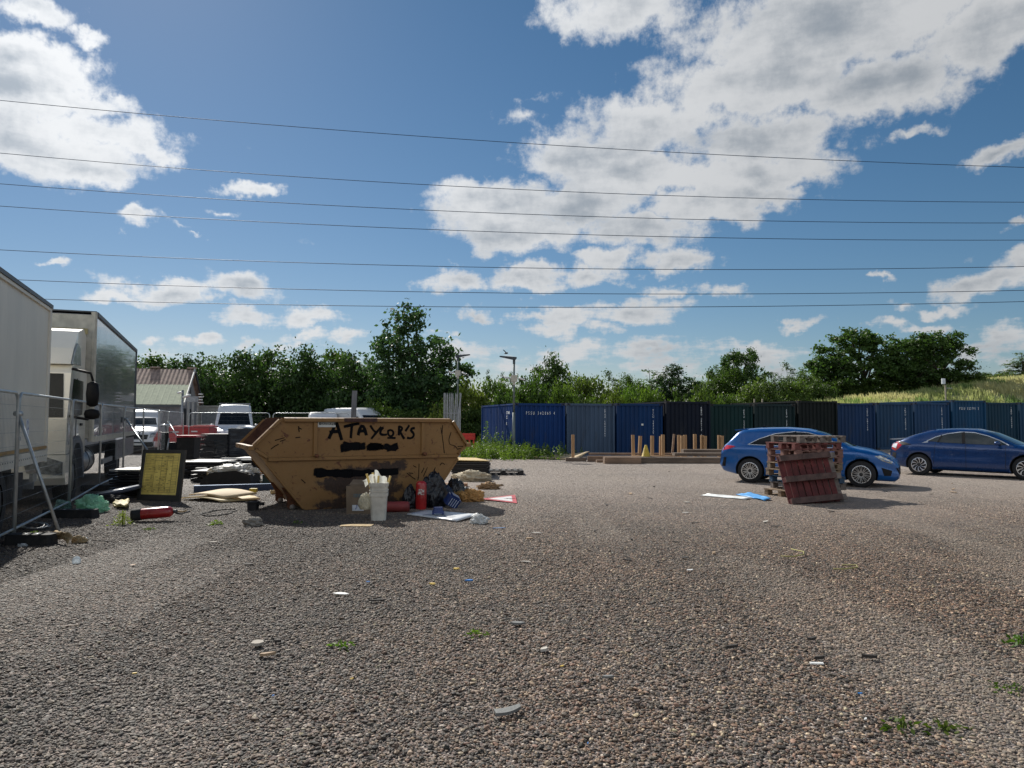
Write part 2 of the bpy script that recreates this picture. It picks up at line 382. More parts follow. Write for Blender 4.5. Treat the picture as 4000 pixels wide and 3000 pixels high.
# loose stones: five one-metre patches of modelled stones repeated over the yard
ico = bmesh.new(); bmesh.ops.create_icosphere(ico, subdivisions=1, radius=1); IV = np.array([v.co[:] for v in ico.verts]); IF = np.array([[v.index for v in f.verts] for f in ico.faces]); ico.free()
PAL = np.array([(.052, .05, .047), (.105, .096, .088), (.21, .165, .14), (.085, .083, .083), (.31, .26, .215), (.155, .118, .10), (.50, .45, .38), (.27, .19, .155), (.04, .039, .04)])
PW = np.array([.15, .19, .16, .15, .10, .12, .045, .055, .03]); PW /= PW.sum()
def stone_patch(seed, n=4300):
    r = np.random.default_rng(seed); V = []; Fs = []; C = []
    k = len(IV)
    size = .0044 + .0046 * r.random(n) + .010 * (r.random(n) ** 9)
    asp = np.stack([1 + .45 * r.random(n), .75 + .3 * r.random(n), .42 + .3 * r.random(n)], 1)
    ang = r.random(n) * 2 * PI; tilt = r.normal(0, .28, n); px = r.random(n) - .5; py = r.random(n) - .5
    jit = 1 + r.normal(0, .13, (n, k, 1))
    P = IV[None] * jit * (asp * size[:, None])[:, None, :]
    ct, st = np.cos(tilt)[:, None], np.sin(tilt)[:, None]
    y = P[..., 1] * ct - P[..., 2] * st; z = P[..., 1] * st + P[..., 2] * ct; x = P[..., 0]
    ca, sa = np.cos(ang)[:, None], np.sin(ang)[:, None]
    X = x * ca - y * sa + px[:, None]; Y = x * sa + y * ca + py[:, None]; Z = z + (size * (.15 + .45 * r.random(n)))[:, None]
    V = np.stack([X, Y, Z], -1).reshape(-1, 3)
    Fs = (IF[None] + (np.arange(n) * k)[:, None, None]).reshape(-1, 3)
    ci = r.choice(len(PAL), n, p=PW); col = PAL[ci] * (1 + r.normal(0, .14, (n, 1))) * (1 + r.normal(0, .03, (n, 3))) * np.array([.84, .745, .62])
    return V, Fs, np.repeat(np.clip(col, .02, .8), k, 0)
def stone_mat():
    m, nt = newmat('stone')
    a = N(nt, 'ShaderNodeAttribute', attribute_name='col'); g = N(nt, 'ShaderNodeNewGeometry'); pos = g.outputs['Position']
    n1 = noisef(nt, pos, .35, 4, .6); n2 = noisef(nt, pos, 1.7, 5, .65)
    c = mixc(nt, sstep(nt, n1.outputs[0], .35, .65), a.outputs['Color'], mixc(nt, 1.0, a.outputs['Color'], (1.22, 1.12, 1.05), 'MULTIPLY'))
    c = mixc(nt, math_(nt, 'MULTIPLY', sstep(nt, n2.outputs[0], .52, .72), .38), c, mixc(nt, 1.0, c, (.5, .48, .5), 'MULTIPLY'))
    sxy = N(nt, 'ShaderNodeSeparateXYZ'); L(nt, pos, sxy.inputs[0])
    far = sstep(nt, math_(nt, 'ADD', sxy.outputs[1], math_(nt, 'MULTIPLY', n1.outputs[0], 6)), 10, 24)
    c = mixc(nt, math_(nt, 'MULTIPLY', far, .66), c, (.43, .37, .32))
    tr_ = N(nt, 'ShaderNodeMapping'); tr_.inputs['Scale'].default_value = (.55, .10, 1); tr_.inputs['Rotation'].default_value = (0, 0, -.35); L(nt, pos, tr_.inputs[0]); n4 = noisef(nt, tr_.outputs[0], 1.0, 3, .5)
    c = mixc(nt, math_(nt, 'MULTIPLY', sstep(nt, n4.outputs[0], .50, .64), .35), c, (.33, .275, .22))
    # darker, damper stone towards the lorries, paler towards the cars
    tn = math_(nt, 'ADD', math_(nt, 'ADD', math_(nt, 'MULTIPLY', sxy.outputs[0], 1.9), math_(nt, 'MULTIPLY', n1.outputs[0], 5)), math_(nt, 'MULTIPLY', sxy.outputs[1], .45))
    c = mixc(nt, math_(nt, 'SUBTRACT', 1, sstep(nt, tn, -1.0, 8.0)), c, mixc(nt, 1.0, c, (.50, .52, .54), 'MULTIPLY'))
    b = N(nt, 'ShaderNodeBsdfPrincipled'); L(nt, c, b.inputs['Base Color']); b.inputs['Roughness'].default_value = .72; b.inputs['Specular IOR Level'].default_value = .45
    o = N(nt, 'ShaderNodeOutputMaterial'); L(nt, b.outputs[0], o.inputs[0]); return m
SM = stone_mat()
pv = []
for k in range(5):
    Vv, Ff, Cc = stone_patch(100 + k); ob = bpy.data.objects.new('stone_patch', fastmesh('stone_patch', Vv, Ff, Cc, [SM])); pv.append(ob)
pts = []; rots = []; idx = []; scl = []
rr = random.Random(3)
for iy in range(1, 37):
    for ix in range(-40, 40):
        if abs(ix) < .78 * iy + 4:
            x = ix + .5; y = iy + .5; pts.append((x, y, gz(x, y))); fl_ = sm((y + 5 * noise.noise(Vector((x * .13, y * .1, 4))) - 9) / 9); scl.append((1, 1, (1 - .58 * fl_) * (1 - .45 * sm(noise.noise(Vector((x * .35 + 3, y * .12, 7))) * 2)))); rots.append((0, 0, rr.randrange(4) * PI / 2)); idx.append(rr.randrange(5))
me = bpy.data.meshes.new('gravel_stones'); me.from_pydata(pts, [], [])
a = me.attributes.new('rot', 'FLOAT_VECTOR', 'POINT'); a.data.foreach_set('vector', np.array(rots, dtype=np.float32).ravel())
a = me.attributes.new('scl', 'FLOAT_VECTOR', 'POINT'); a.data.foreach_set('vector', np.array(scl, dtype=np.float32).ravel())
a = me.attributes.new('pick', 'INT', 'POINT'); a.data.foreach_set('value', np.array(idx, dtype=np.int32))
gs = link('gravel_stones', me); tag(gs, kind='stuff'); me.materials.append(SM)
ng = bpy.data.node_groups.new('scatter', 'GeometryNodeTree')
ng.interface.new_socket('Geometry', in_out='INPUT', socket_type='NodeSocketGeometry'); ng.interface.new_socket('Geometry', in_out='OUTPUT', socket_type='NodeSocketGeometry')
gi = ng.nodes.new('NodeGroupInput'); go = ng.nodes.new('NodeGroupOutput'); jo = ng.nodes.new('GeometryNodeJoinGeometry')
for ob in reversed(pv):
    oi = ng.nodes.new('GeometryNodeObjectInfo'); oi.inputs['Object'].default_value = ob; oi.inputs['As Instance'].default_value = True
    ng.links.new(oi.outputs['Geometry'], jo.inputs[0])
ip = ng.nodes.new('GeometryNodeInstanceOnPoints'); ip.inputs['Pick Instance'].default_value = True
ra = ng.nodes.new('GeometryNodeInputNamedAttribute'); ra.data_type = 'FLOAT_VECTOR'; ra.inputs[0].default_value = 'rot'
pa = ng.nodes.new('GeometryNodeInputNamedAttribute'); pa.data_type = 'INT'; pa.inputs[0].default_value = 'pick'
er = ng.nodes.new('FunctionNodeEulerToRotation'); sa_ = ng.nodes.new('GeometryNodeInputNamedAttribute'); sa_.data_type = 'FLOAT_VECTOR'; sa_.inputs[0].default_value = 'scl'; ng.links.new(sa_.outputs[0], ip.inputs['Scale'])
mp = ng.nodes.new('GeometryNodeMeshToPoints')
ng.links.new(gi.outputs[0], ip.inputs['Points']); ng.links.new(jo.outputs[0], ip.inputs['Instance'])
ng.links.new(pa.outputs[0], ip.inputs['Instance Index']); ng.links.new(ra.outputs[0], er.inputs[0]); ng.links.new(er.outputs[0], ip.inputs['Rotation'])
ng.links.new(ip.outputs[0], go.inputs[0]); ng.nodes.remove(mp)
md = gs.modifiers.new('scatter', 'NODES'); md.node_group = ng

# ------------------------------------------------------------------ grass bank behind the containers
def bank_mat():
    m, nt = newmat('bank_soil')
    g = N(nt, 'ShaderNodeNewGeometry'); n1 = noisef(nt, g.outputs['Position'], .25, 6, .6); n2 = noisef(nt, g.outputs['Position'], 1.8, 5, .6)
    c = mixc(nt, sstep(nt, n1.outputs[0], .4, .6), (.28, .30, .13), (.40, .37, .20)); c = mixc(nt, sstep(nt, n2.outputs[0], .55, .75), c, (.16, .20, .06))
    b = N(nt, 'ShaderNodeBsdfPrincipled'); L(nt, c, b.inputs['Base Color']); b.inputs['Roughness'].default_value = .95
    o = N(nt, 'ShaderNodeOutputMaterial'); L(nt, b.outputs[0], o.inputs[0]); return m
V = []; nx = 70; ny = 40
for j in range(ny + 1):
    for i in range(nx + 1):
        x = -12 + i * 2.2; y = 40 + j * 2.2 + (0 if j < 30 else (j - 30) * 14); V.append((x, y, bankh(x, y) - .03 + .22 * (noise.noise(Vector((x * .2, y * .2, 0)))) * sm(bankh(x, y))))
Fc = [(j * (nx + 1) + i, j * (nx + 1) + i + 1, (j + 1) * (nx + 1) + i + 1, (j + 1) * (nx + 1) + i) for j in range(ny) for i in range(nx)]
tag(link('grass_bank', fastmesh('grass_bank', V, Fc, mats=[bank_mat()], smooth=True)), kind='structure')
# long grass on the bank
r = np.random.default_rng(5); V = []; Fs = []; C = []
GM = attr_mat('grass_blade', .5, .8, objtint=False, tt=(1, 1, .9))
nb = 0
for t in range(17000):
    x = 8 + r.random() * 52; yy = 43 + .28 * x + r.random() ** 1.3 * 34
    if x / yy > .86: continue
    z = bankh(x, yy)
    if z < .3: continue
    pn = noise.noise(Vector((x * .16, yy * .16, 3))); p2 = noise.noise(Vector((x * .5, yy * .5, 9)))
    tall = .22 + .26 * r.random() + .2 * max(0, pn)
    if pn > .1: base = (.46, .44, .22)
    elif p2 > .12: base = (.17, .26, .08)
    elif p2 < -.25: base = (.36, .41, .14)
    else: base = (.35, .38, .16)
    for b in range(5):
        a = r.random() * 2 * PI; ln = tall * (.7 + .6 * r.random()); wd = .02 + .03 * r.random(); bx = x + r.normal(0, .16); by = yy + r.normal(0, .16)
        lx, ly = math.cos(a) * ln * .3, math.sin(a) * ln * .3; k = .8 + .45 * r.random()
        V += [(bx - wd, by, z - .05), (bx + wd, by, z - .05), (bx + lx * .4 + wd * .8, by + ly * .4, z + ln * .6), (bx + lx, by + ly, z + ln)]
        C += [tuple(q * k for q in base)] * 4; Fs.append((nb, nb + 1, nb + 2, nb + 3)); nb += 4
tag(link('long_grass', fastmesh('long_grass', V, Fs, C, [GM])), 'long dry and green grass growing over the bank', 'grass', kind='stuff')

# ------------------------------------------------------------------ trees
LEAF = attr_mat('leaf', .38, .55)
BARK = mat('bark', (.075, .06, .045), .95, var=.3, scale=8, bump=.6)
def crown(seed, lobes, nclump, nleaf, leaf, cr, cdark, clight, fill=.18, droop=0.0, shape=.9):
    r = np.random.default_rng(seed); wts = np.array([l[3] * l[4] + l[3] * l[5] for l in lobes]); wts = wts / wts.sum()
    V = []; C = []
    li = r.choice(len(lobes), nclump, p=wts); Lb = np.array(lobes)[li]
    dr = r.normal(0, 1, (nclump, 3)); dr[:, 2] = dr[:, 2] * .8 + .25; dr /= np.linalg.norm(dr, axis=1)[:, None]
    rd = np.where(r.random(nclump) < fill, r.random(nclump) * .8, .78 + .3 * r.random(nclump) ** 1.5)
    ctr = Lb[:, :3] + dr * Lb[:, 3:6] * rd[:, None]
    keep = np.ones(nclump, bool)
    cb_ = np.clip(.55 + .5 * r.random(nclump), 0, 1.2)
    crs = cr * (.6 + .8 * r.random(nclump))
    # leaves
    n = nclump * nleaf; ci = np.repeat(np.arange(nclump), nleaf)
    off = r.normal(0, 1, (n, 3)) * crs[ci][:, None] * np.array([1, 1, .65]) * .55
    # streaks along the growing direction give ragged outlines
    ext = (r.random(n) ** 3)[:, None] * dr[ci] * cr * 1.1; off += ext
    if droop: off[:, 2] -= droop * np.linalg.norm(off[:, :2], axis=1)
    P = ctr[ci] + off
    nr = r.normal(0, 1, (n, 3)); nr[:, 2] += .7; nr /= np.linalg.norm(nr, axis=1)[:, None]
    t = r.normal(0, 1, (n, 3)); u = np.cross(nr, t); u /= np.linalg.norm(u, axis=1)[:, None]; v = np.cross(nr, u)
    s = (leaf * (.55 + .75 * r.random(n)))[:, None]
    Q = np.stack([P - u * s, P + v * s * .62, P + u * s, P - v * s * .62], 1).reshape(-1, 3)
    mixf = np.clip(cb_[ci] + r.normal(0, .16, n), 0, 1.25)[:, None]; base = np.array(cdark) + (np.array(clight) - np.array(cdark)) * mixf
    base *= (1 + r.normal(0, .12, (n, 1)))
    return Q, np.repeat(np.clip(base, .008, .6), 4, 0)
TB = {}
def tree_mesh(name, seed, lobes, nclump, nleaf, leaf, cr, cd, cl_, **kw):
    Q, C = crown(seed, lobes, nclump, nleaf, leaf, cr, cd, cl_, **kw)
    Fs = np.arange(len(Q), dtype=np.int32).reshape(-1, 4); TB[seed, lobes[0][5], nclump] = (float(np.percentile(Q[:, 0], 99.2) - np.percentile(Q[:, 0], .8)), float(np.percentile(Q[:, 2], 99.7))); return fastmesh(name, Q, Fs, C, [LEAF])
def trunk_mesh(seed, H, r0, lobes, multi=1):
    rnd = random.Random(seed); b = MB()
    for k in range(multi):
        ox = 0 if multi == 1 else rnd.uniform(-.4, .4); top = Vector((ox * 1.6, rnd.uniform(-.2, .2), H * .72))
        mids = [Vector((ox, 0, -.2)), Vector((ox + rnd.uniform(-.15, .15), rnd.uniform(-.1, .1), H * .25)), Vector((ox * 1.3, rnd.uniform(-.15, .15), H * .5)), top]
        b.tube(mids, [r0, r0 * .75, r0 * .5, r0 * .2], 7)
    for l in lobes:
        c = Vector(l[:3]); s0 = Vector((0, 0, max(H * .18, c.z * rnd.uniform(.35, .6))))
        b.tube([s0, s0.lerp(c, .5) + Vector((0, 0, -.1 * H * .3)), c, c + Vector((rnd.uniform(-.5, .5) * l[3], rnd.uniform(-.5, .5) * l[4], l[5] * .7))], [r0 * .42, r0 * .3, r0 * .18, r0 * .06], 5)
    return b.mesh('trunk', [BARK])
def mk_kind(kind, seed):
    rnd = random.Random(seed)
    if kind == 'dense':       # broad leafy hedgerow tree, foliage to the ground: W 6, H 7
        lb = [(0, 0, 4.9, 2.2, 1.9, 1.9), (-1.5, 0, 3.6, 1.7, 1.7, 1.7), (1.6, .2, 3.4, 1.7, 1.7, 1.8), (0, -.6, 2.2, 2.3, 1.9, 1.9), (.5, .3, 5.7, 1.2, 1.2, 1.2), (-1.8, -.2, 1.7, 1.4, 1.5, 1.6), (1.9, -.2, 1.6, 1.3, 1.5, 1.5)]
        lb = [tuple(q * rnd.uniform(.88, 1.12) if i > 2 else q + rnd.uniform(-.35, .35) for i, q in enumerate(l)) for l in lb]
        return tree_mesh('crown', seed, lb, 250, 46, .15, .62, (.016, .036, .010), (.105, .155, .036)), trunk_mesh(seed, 6, .2, lb[:4]), 6.4, 7.0
    if kind == 'sycamore':
        lb = [(-1.5, 0, 6.9, 1.3, 1.3, 1.7), (-.9, 0, 8.3, .62, .6, 1.1), (-.1, 0, 7.9, .5, .5, 1.3), (-2.1, 0, 5.2, 1.4, 1.4, 1.5), (.4, 0, 5.6, 1.7, 1.6, 1.5), (1.7, .2, 5.7, 1.4, 1.3, 1.4),
              (2.5, 0, 4.2, 1.1, 1.2, 1.4), (-.5, -.3, 3.4, 2.4, 1.9, 1.6), (1.3, -.3, 3.0, 1.8, 1.6, 1.5), (-2.0, 0, 2.6, 1.5, 1.4, 1.6), (-1.0, 0, 1.2, 1.8, 1.5, 1.3), (3.1, 0, 5.0, .5, .5, .8)]
        return tree_mesh('crown', seed, lb, 300, 50, .15, .5, (.013, .034, .015), (.085, .140, .045), fill=.10), trunk_mesh(seed, 8.5, .26, lb[:9]), 7.0, 9.4
    if kind == 'oak':
        lb = [(0, 0, 6.6, 3.0, 2.4, 1.9), (-2.8, 0, 5.3, 2.2, 2.0, 1.7), (2.9, 0, 5.4, 2.2, 2.0, 1.8), (-1.3, 0, 7.6, 1.7, 1.5, 1.2), (1.5, 0, 7.4, 1.9, 1.6, 1.2), (0, -.5, 4.0, 3.2, 2.2, 1.5), (-3.6, 0, 3.6, 1.5, 1.5, 1.3), (3.7, 0, 3.6, 1.5, 1.5, 1.4), (-1.8, -.4, 2.4, 2.0, 1.8, 1.2), (2.0, -.4, 2.3, 2.0, 1.7, 1.2)]
        lb = [tuple(q * rnd.uniform(.85, 1.12) if i > 2 else q + rnd.uniform(-.4, .4) for i, q in enumerate(l)) for l in lb]
        return tree_mesh('crown', seed, lb, 300, 46, .17, .46, (.014, .034, .012), (.080, .130, .036), fill=.06), trunk_mesh(seed, 7, .42, lb), 10.2, 8.9
    if kind == 'bush':
        lb = [(0, 0, 1.5, 1.7, 1.5, 1.4), (-1.1, 0, 1.1, 1.1, 1.2, 1.1), (1.1, 0, 1.2, 1.1, 1.2, 1.2), (.2, 0, 2.3, .9, .9, .8)]
        lb = [tuple(q * rnd.uniform(.85, 1.15) if i > 2 else q + rnd.uniform(-.2, .2) for i, q in enumerate(l)) for l in lb]
        return tree_mesh('crown', seed, lb, 130, 44, .105, .38, (.022, .042, .010), (.105, .150, .032)), trunk_mesh(seed, 2.2, .09, lb, 2), 4.2, 3.1
    if kind == 'birch':
        lb = [(rnd.uniform(-.45, .45), rnd.uniform(-.4, .4), 1.6 + i * .62, .75 - i * .06, .7 - i * .05, .55) for i in range(9)]
        return tree_mesh('crown', seed, lb, 95, 26, .10, .34, (.03, .05, .03), (.10, .14, .07), fill=.3, droop=.5), trunk_mesh(seed, 7, .09, lb[::2]), 2.4, 7.4
    if kind == 'conifer':
        lb = [(0, 0, .8 + i * .62, 1.35 * (1 - i / 9.5), 1.35 * (1 - i / 9.5), .42) for i in range(9)] + [(0, 0, 6.2, .16, .16, .6)]
        return tree_mesh('crown', seed, lb, 150, 34, .10, .30, (.014, .032, .016), (.045, .085, .038), fill=.15, droop=.25), trunk_mesh(seed, 6.5, .12, lb[:2]), 2.9, 6.6
KM = {}
def kindmesh(kind, v):
    if (kind, v) not in KM:
        r_ = mk_kind(kind, 11 + v * 17 + len(kind)); KM[(kind, v)] = (r_[0], r_[1]) + list(TB.values())[-1]
    return KM[(kind, v)]
def tree(kind, v, px, top, wpx, Y, label, name='tree', cat='tree', group=None, gy=None, tint=(1, 1, 1), mirror=False, rz=0.0):
    cm, tm, W0, H0 = kindmesh(kind, v); t = at(px, top, Y); base = gz(t.x, Y) if gy is None else gy
    wid = wpx / F * Y; s = wid / W0; sz = (t.z - base + .15) / H0
    root = thing(name, label, cat, (t.x, Y, base - .15), rz, group); root.scale = (s * (-1 if mirror else 1), s, sz)
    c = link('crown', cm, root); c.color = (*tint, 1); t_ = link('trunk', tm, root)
    return root
WOOD = 'trees of the dark wood behind the vans'
wood = [(500, 1390, 230, 54), (610, 1375, 250, 57), (740, 1372, 240, 52), (850, 1388, 230, 57), (960, 1358, 250, 53), (1080, 1352, 270, 56), (1190, 1345, 250, 52), (1290, 1352, 250, 56), (1385, 1372, 240, 51), (1470, 1400, 220, 55)]
wl = ['tree top rising directly over the lorry roof', 'tree crown above the ridge of the shed roof', 'pale topped tree over the gable end of the shed', 'dark dense tree just beyond the shed gable', 'broad tree standing over the tall white van',
      'yellow green crowned tree beyond the tall white van', 'highest crowned tree in the middle of the wood', 'tree of the wood above the skip\'s sloping end', 'dark tree behind the post sticking out of the skip', 'last tree of the wood beside the big loose crowned tree']
for i, (px, ty, wp, Y) in enumerate(wood):
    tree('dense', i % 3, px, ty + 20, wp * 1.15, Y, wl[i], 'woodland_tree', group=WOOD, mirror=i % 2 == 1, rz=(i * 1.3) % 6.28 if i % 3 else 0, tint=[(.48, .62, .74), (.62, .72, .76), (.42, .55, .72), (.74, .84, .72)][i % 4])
for i, px in enumerate((440, 560, 690, 820, 950, 1080, 1210, 1340, 1460, 1580, 1700)):
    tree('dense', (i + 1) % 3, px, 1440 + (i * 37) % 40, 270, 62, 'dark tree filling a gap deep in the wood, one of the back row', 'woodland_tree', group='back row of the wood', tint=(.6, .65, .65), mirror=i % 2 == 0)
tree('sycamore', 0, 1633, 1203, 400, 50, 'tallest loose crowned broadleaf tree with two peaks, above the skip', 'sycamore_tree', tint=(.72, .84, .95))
sh = [('bush', 0, 1480, 1560, 190, 47, (.9, 1, .8), 'dark round bush at the foot of the tallest tree'), ('bush', 1, 1600, 1600, 200, 45, (.75, .85, .8), 'low dark bush beyond the white van roof'),
      ('bush', 2, 1720, 1572, 130, 43, (1.5, 1.4, .9), 'yellow green bush touching the palisade panel'), ('bush', 0, 1845, 1490, 170, 45, (1.5, 1.35, .9), 'bright yellow green bush between palisade and first blue container'),
      ('bush', 1, 1850, 1590, 150, 44, (.7, .8, .8), 'dark low bush beside the far end of the first blue container'), ('bush', 1, 1930, 1478, 170, 47, (.9, 1, .85), 'bush with small conifer tips over it, beside the lamp post'),
      ('bush', 2, 2080, 1458, 250, 48, (.72, .88, .75), 'wide round dark green bush behind the lamp post'), ('bush', 0, 2205, 1490, 150, 46, (1.15, 1.25, .9), 'pointed light green bush above the first container gap'),
      ('bush', 1, 2300, 1472, 210, 49, (1.1, 1.05, 1), 'pale olive bush above the grey container'), ('bush', 2, 2400, 1510, 150, 46, (1.2, 1.15, .8), 'yellow tinged bush above the grey and blue containers'),
      ('bush', 0, 2455, 1505, 130, 47, (1.1, 1.3, .9), 'small mid green bush above the plain blue container'), ('bush', 1, 2545, 1520, 140, 45, (1.25, 1.35, .85), 'bright low bush under the feathery birch'),
      ('bush', 2, 2745, 1492, 160, 47, (1.05, 1.1, .85), 'olive bush between two dark trees'), ('bush', 0, 2955, 1478, 190, 56, (1.1, 1.1, 1.25), 'grey green willow like bush left of the big oaks'),
      ('bush', 1, 3075, 1490, 170, 60, (1.1, 1.15, 1.1), 'pale round bush beside the first big oak'), ('bush', 2, 3185, 1480, 150, 66, (.7, .8, .8), 'dark undergrowth bush at the foot of the first oak'),
      ('bush', 0, 3800, 1452, 110, 70, (1.0, 1.1, .9), 'light green bush at the far side of the oaks'), ('bush', 1, 3850, 1455, 60, 84, (.8, .9, .9), 'small distant round tree on the bank'), ('bush', 2, 3925, 1448, 130, 82, (1.1, 1.1, 1.0), 'thin hedge bush on the skyline of the bank'),
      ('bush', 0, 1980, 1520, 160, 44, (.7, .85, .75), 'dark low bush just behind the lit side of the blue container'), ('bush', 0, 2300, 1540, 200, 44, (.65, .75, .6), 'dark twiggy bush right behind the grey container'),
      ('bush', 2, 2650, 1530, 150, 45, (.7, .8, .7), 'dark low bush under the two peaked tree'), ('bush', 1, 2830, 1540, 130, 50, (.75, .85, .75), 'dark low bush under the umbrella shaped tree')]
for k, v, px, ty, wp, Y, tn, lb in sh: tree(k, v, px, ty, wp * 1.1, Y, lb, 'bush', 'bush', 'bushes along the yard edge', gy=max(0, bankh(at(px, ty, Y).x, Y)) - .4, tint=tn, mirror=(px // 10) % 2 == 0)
tr = [('dense', 0, 2150, 1393, 185, 60, (.6, .7, .8), 'dark dome shaped tree behind the lamp post bush'), ('conifer', 0, 1905, 1452, 60, 54, (1, 1, 1), 'small spiky conifer nearest the tall loose tree'), ('conifer', 0, 1960, 1462, 55, 56, (.9, 1, 1), 'small spiky conifer left of the lamp post'),
      ('conifer', 0, 1995, 1460, 60, 55, (1, 1, .9), 'small spiky conifer touching the lamp pole'), ('dense', 1, 2265, 1475, 150, 58, (.8, .9, .85), 'mid green tree between dark dome tree and olive bush'),
      ('birch', 0, 2385, 1448, 70, 60, (1.1, 1.1, 1.1), 'thin feathery tree above the grey container edge'), ('dense', 2, 2440, 1468, 130, 60, (.85, .95, .85), 'pointed green tree beside the thin feathery tree'),
      ('birch', 1, 2545, 1447, 105, 62, (1.3, 1.35, 1.5), 'pale see through birch above the plain blue container'), ('dense', 0, 2490, 1490, 130, 56, (1.0, 1.1, .8), 'light green tree left of the pale birch'),
      ('sycamore', 0, 2650, 1428, 190, 60, (.55, .62, .7), 'darkest tree with two peaks above the black container'), ('dense', 1, 2780, 1465, 150, 62, (.75, .85, .8), 'dark bushy tree joined to the umbrella shaped tree'),
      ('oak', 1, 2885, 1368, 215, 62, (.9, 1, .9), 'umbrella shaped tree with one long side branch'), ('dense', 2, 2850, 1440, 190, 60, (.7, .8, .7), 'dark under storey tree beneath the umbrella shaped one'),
      ('birch', 0, 3082, 1415, 62, 66, (1.1, 1.15, 1.3), 'slim pale birch standing alone before the oaks'), ('birch', 1, 3025, 1455, 70, 70, (1, 1.05, 1.1), 'thin distant tree beside the slim birch'),
      ('dense', 0, 3130, 1458, 130, 68, (1, 1.05, .9), 'small green tree leaning against the first oak'),
      ('birch', 1, 3995, 1382, 120, 78, (1.2, 1.2, 1.2), 'pale wispy tree at the very edge of the bank'), ('dense', 2, 2045, 1492, 130, 55, (.8, .9, .8), 'dark green tree right behind the lamp post')]
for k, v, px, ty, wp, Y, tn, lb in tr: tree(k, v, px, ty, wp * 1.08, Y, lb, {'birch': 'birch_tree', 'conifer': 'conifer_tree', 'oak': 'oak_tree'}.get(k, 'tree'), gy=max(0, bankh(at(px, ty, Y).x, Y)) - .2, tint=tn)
ok = [('oak', 0, 3370, 1288, 395, 72, 'first and tallest of the big oaks on the bank', (.95, 1.05, .95)), ('oak', 1, 3560, 1325, 270, 76, 'middle big oak with sky showing through its crown', (.85, .95, .9)), ('oak', 2, 3640, 1298, 290, 71, 'last big oak sloping down to the open bank', (.85, .95, .85)), ('oak', 2, 3235, 1390, 210, 73, 'low side oak at the near end of the oak group', (.9, 1, .9))]
for k, v, px, ty, wp, Y, lb, tn in ok: tree(k, v, px, ty, wp * 1.03, Y, lb, 'oak_tree', 'tree', 'big oaks on the bank', gy=bankh(at(px, ty, Y).x, Y) - .3, tint=tn)
for i, (px, ty, wp) in enumerate(((3260, 1475, 170), (3400, 1478, 190), (3530, 1470, 180), (3660, 1462, 180), (3740, 1465, 110))):
    Y = 70 + i * .5; tree('bush', i % 3, px, ty, wp, Y, ['undergrowth bush under the tallest oak, nearest the birch', 'undergrowth bush in the centre of the oak group', 'undergrowth bush below the middle oak', 'undergrowth bush below the last oak', 'undergrowth bush where the oaks meet the open grass'][i], 'bush', 'bush', 'undergrowth below the oaks', gy=bankh(at(px, ty, Y).x, Y) - .4, tint=(.62, .72, .6))
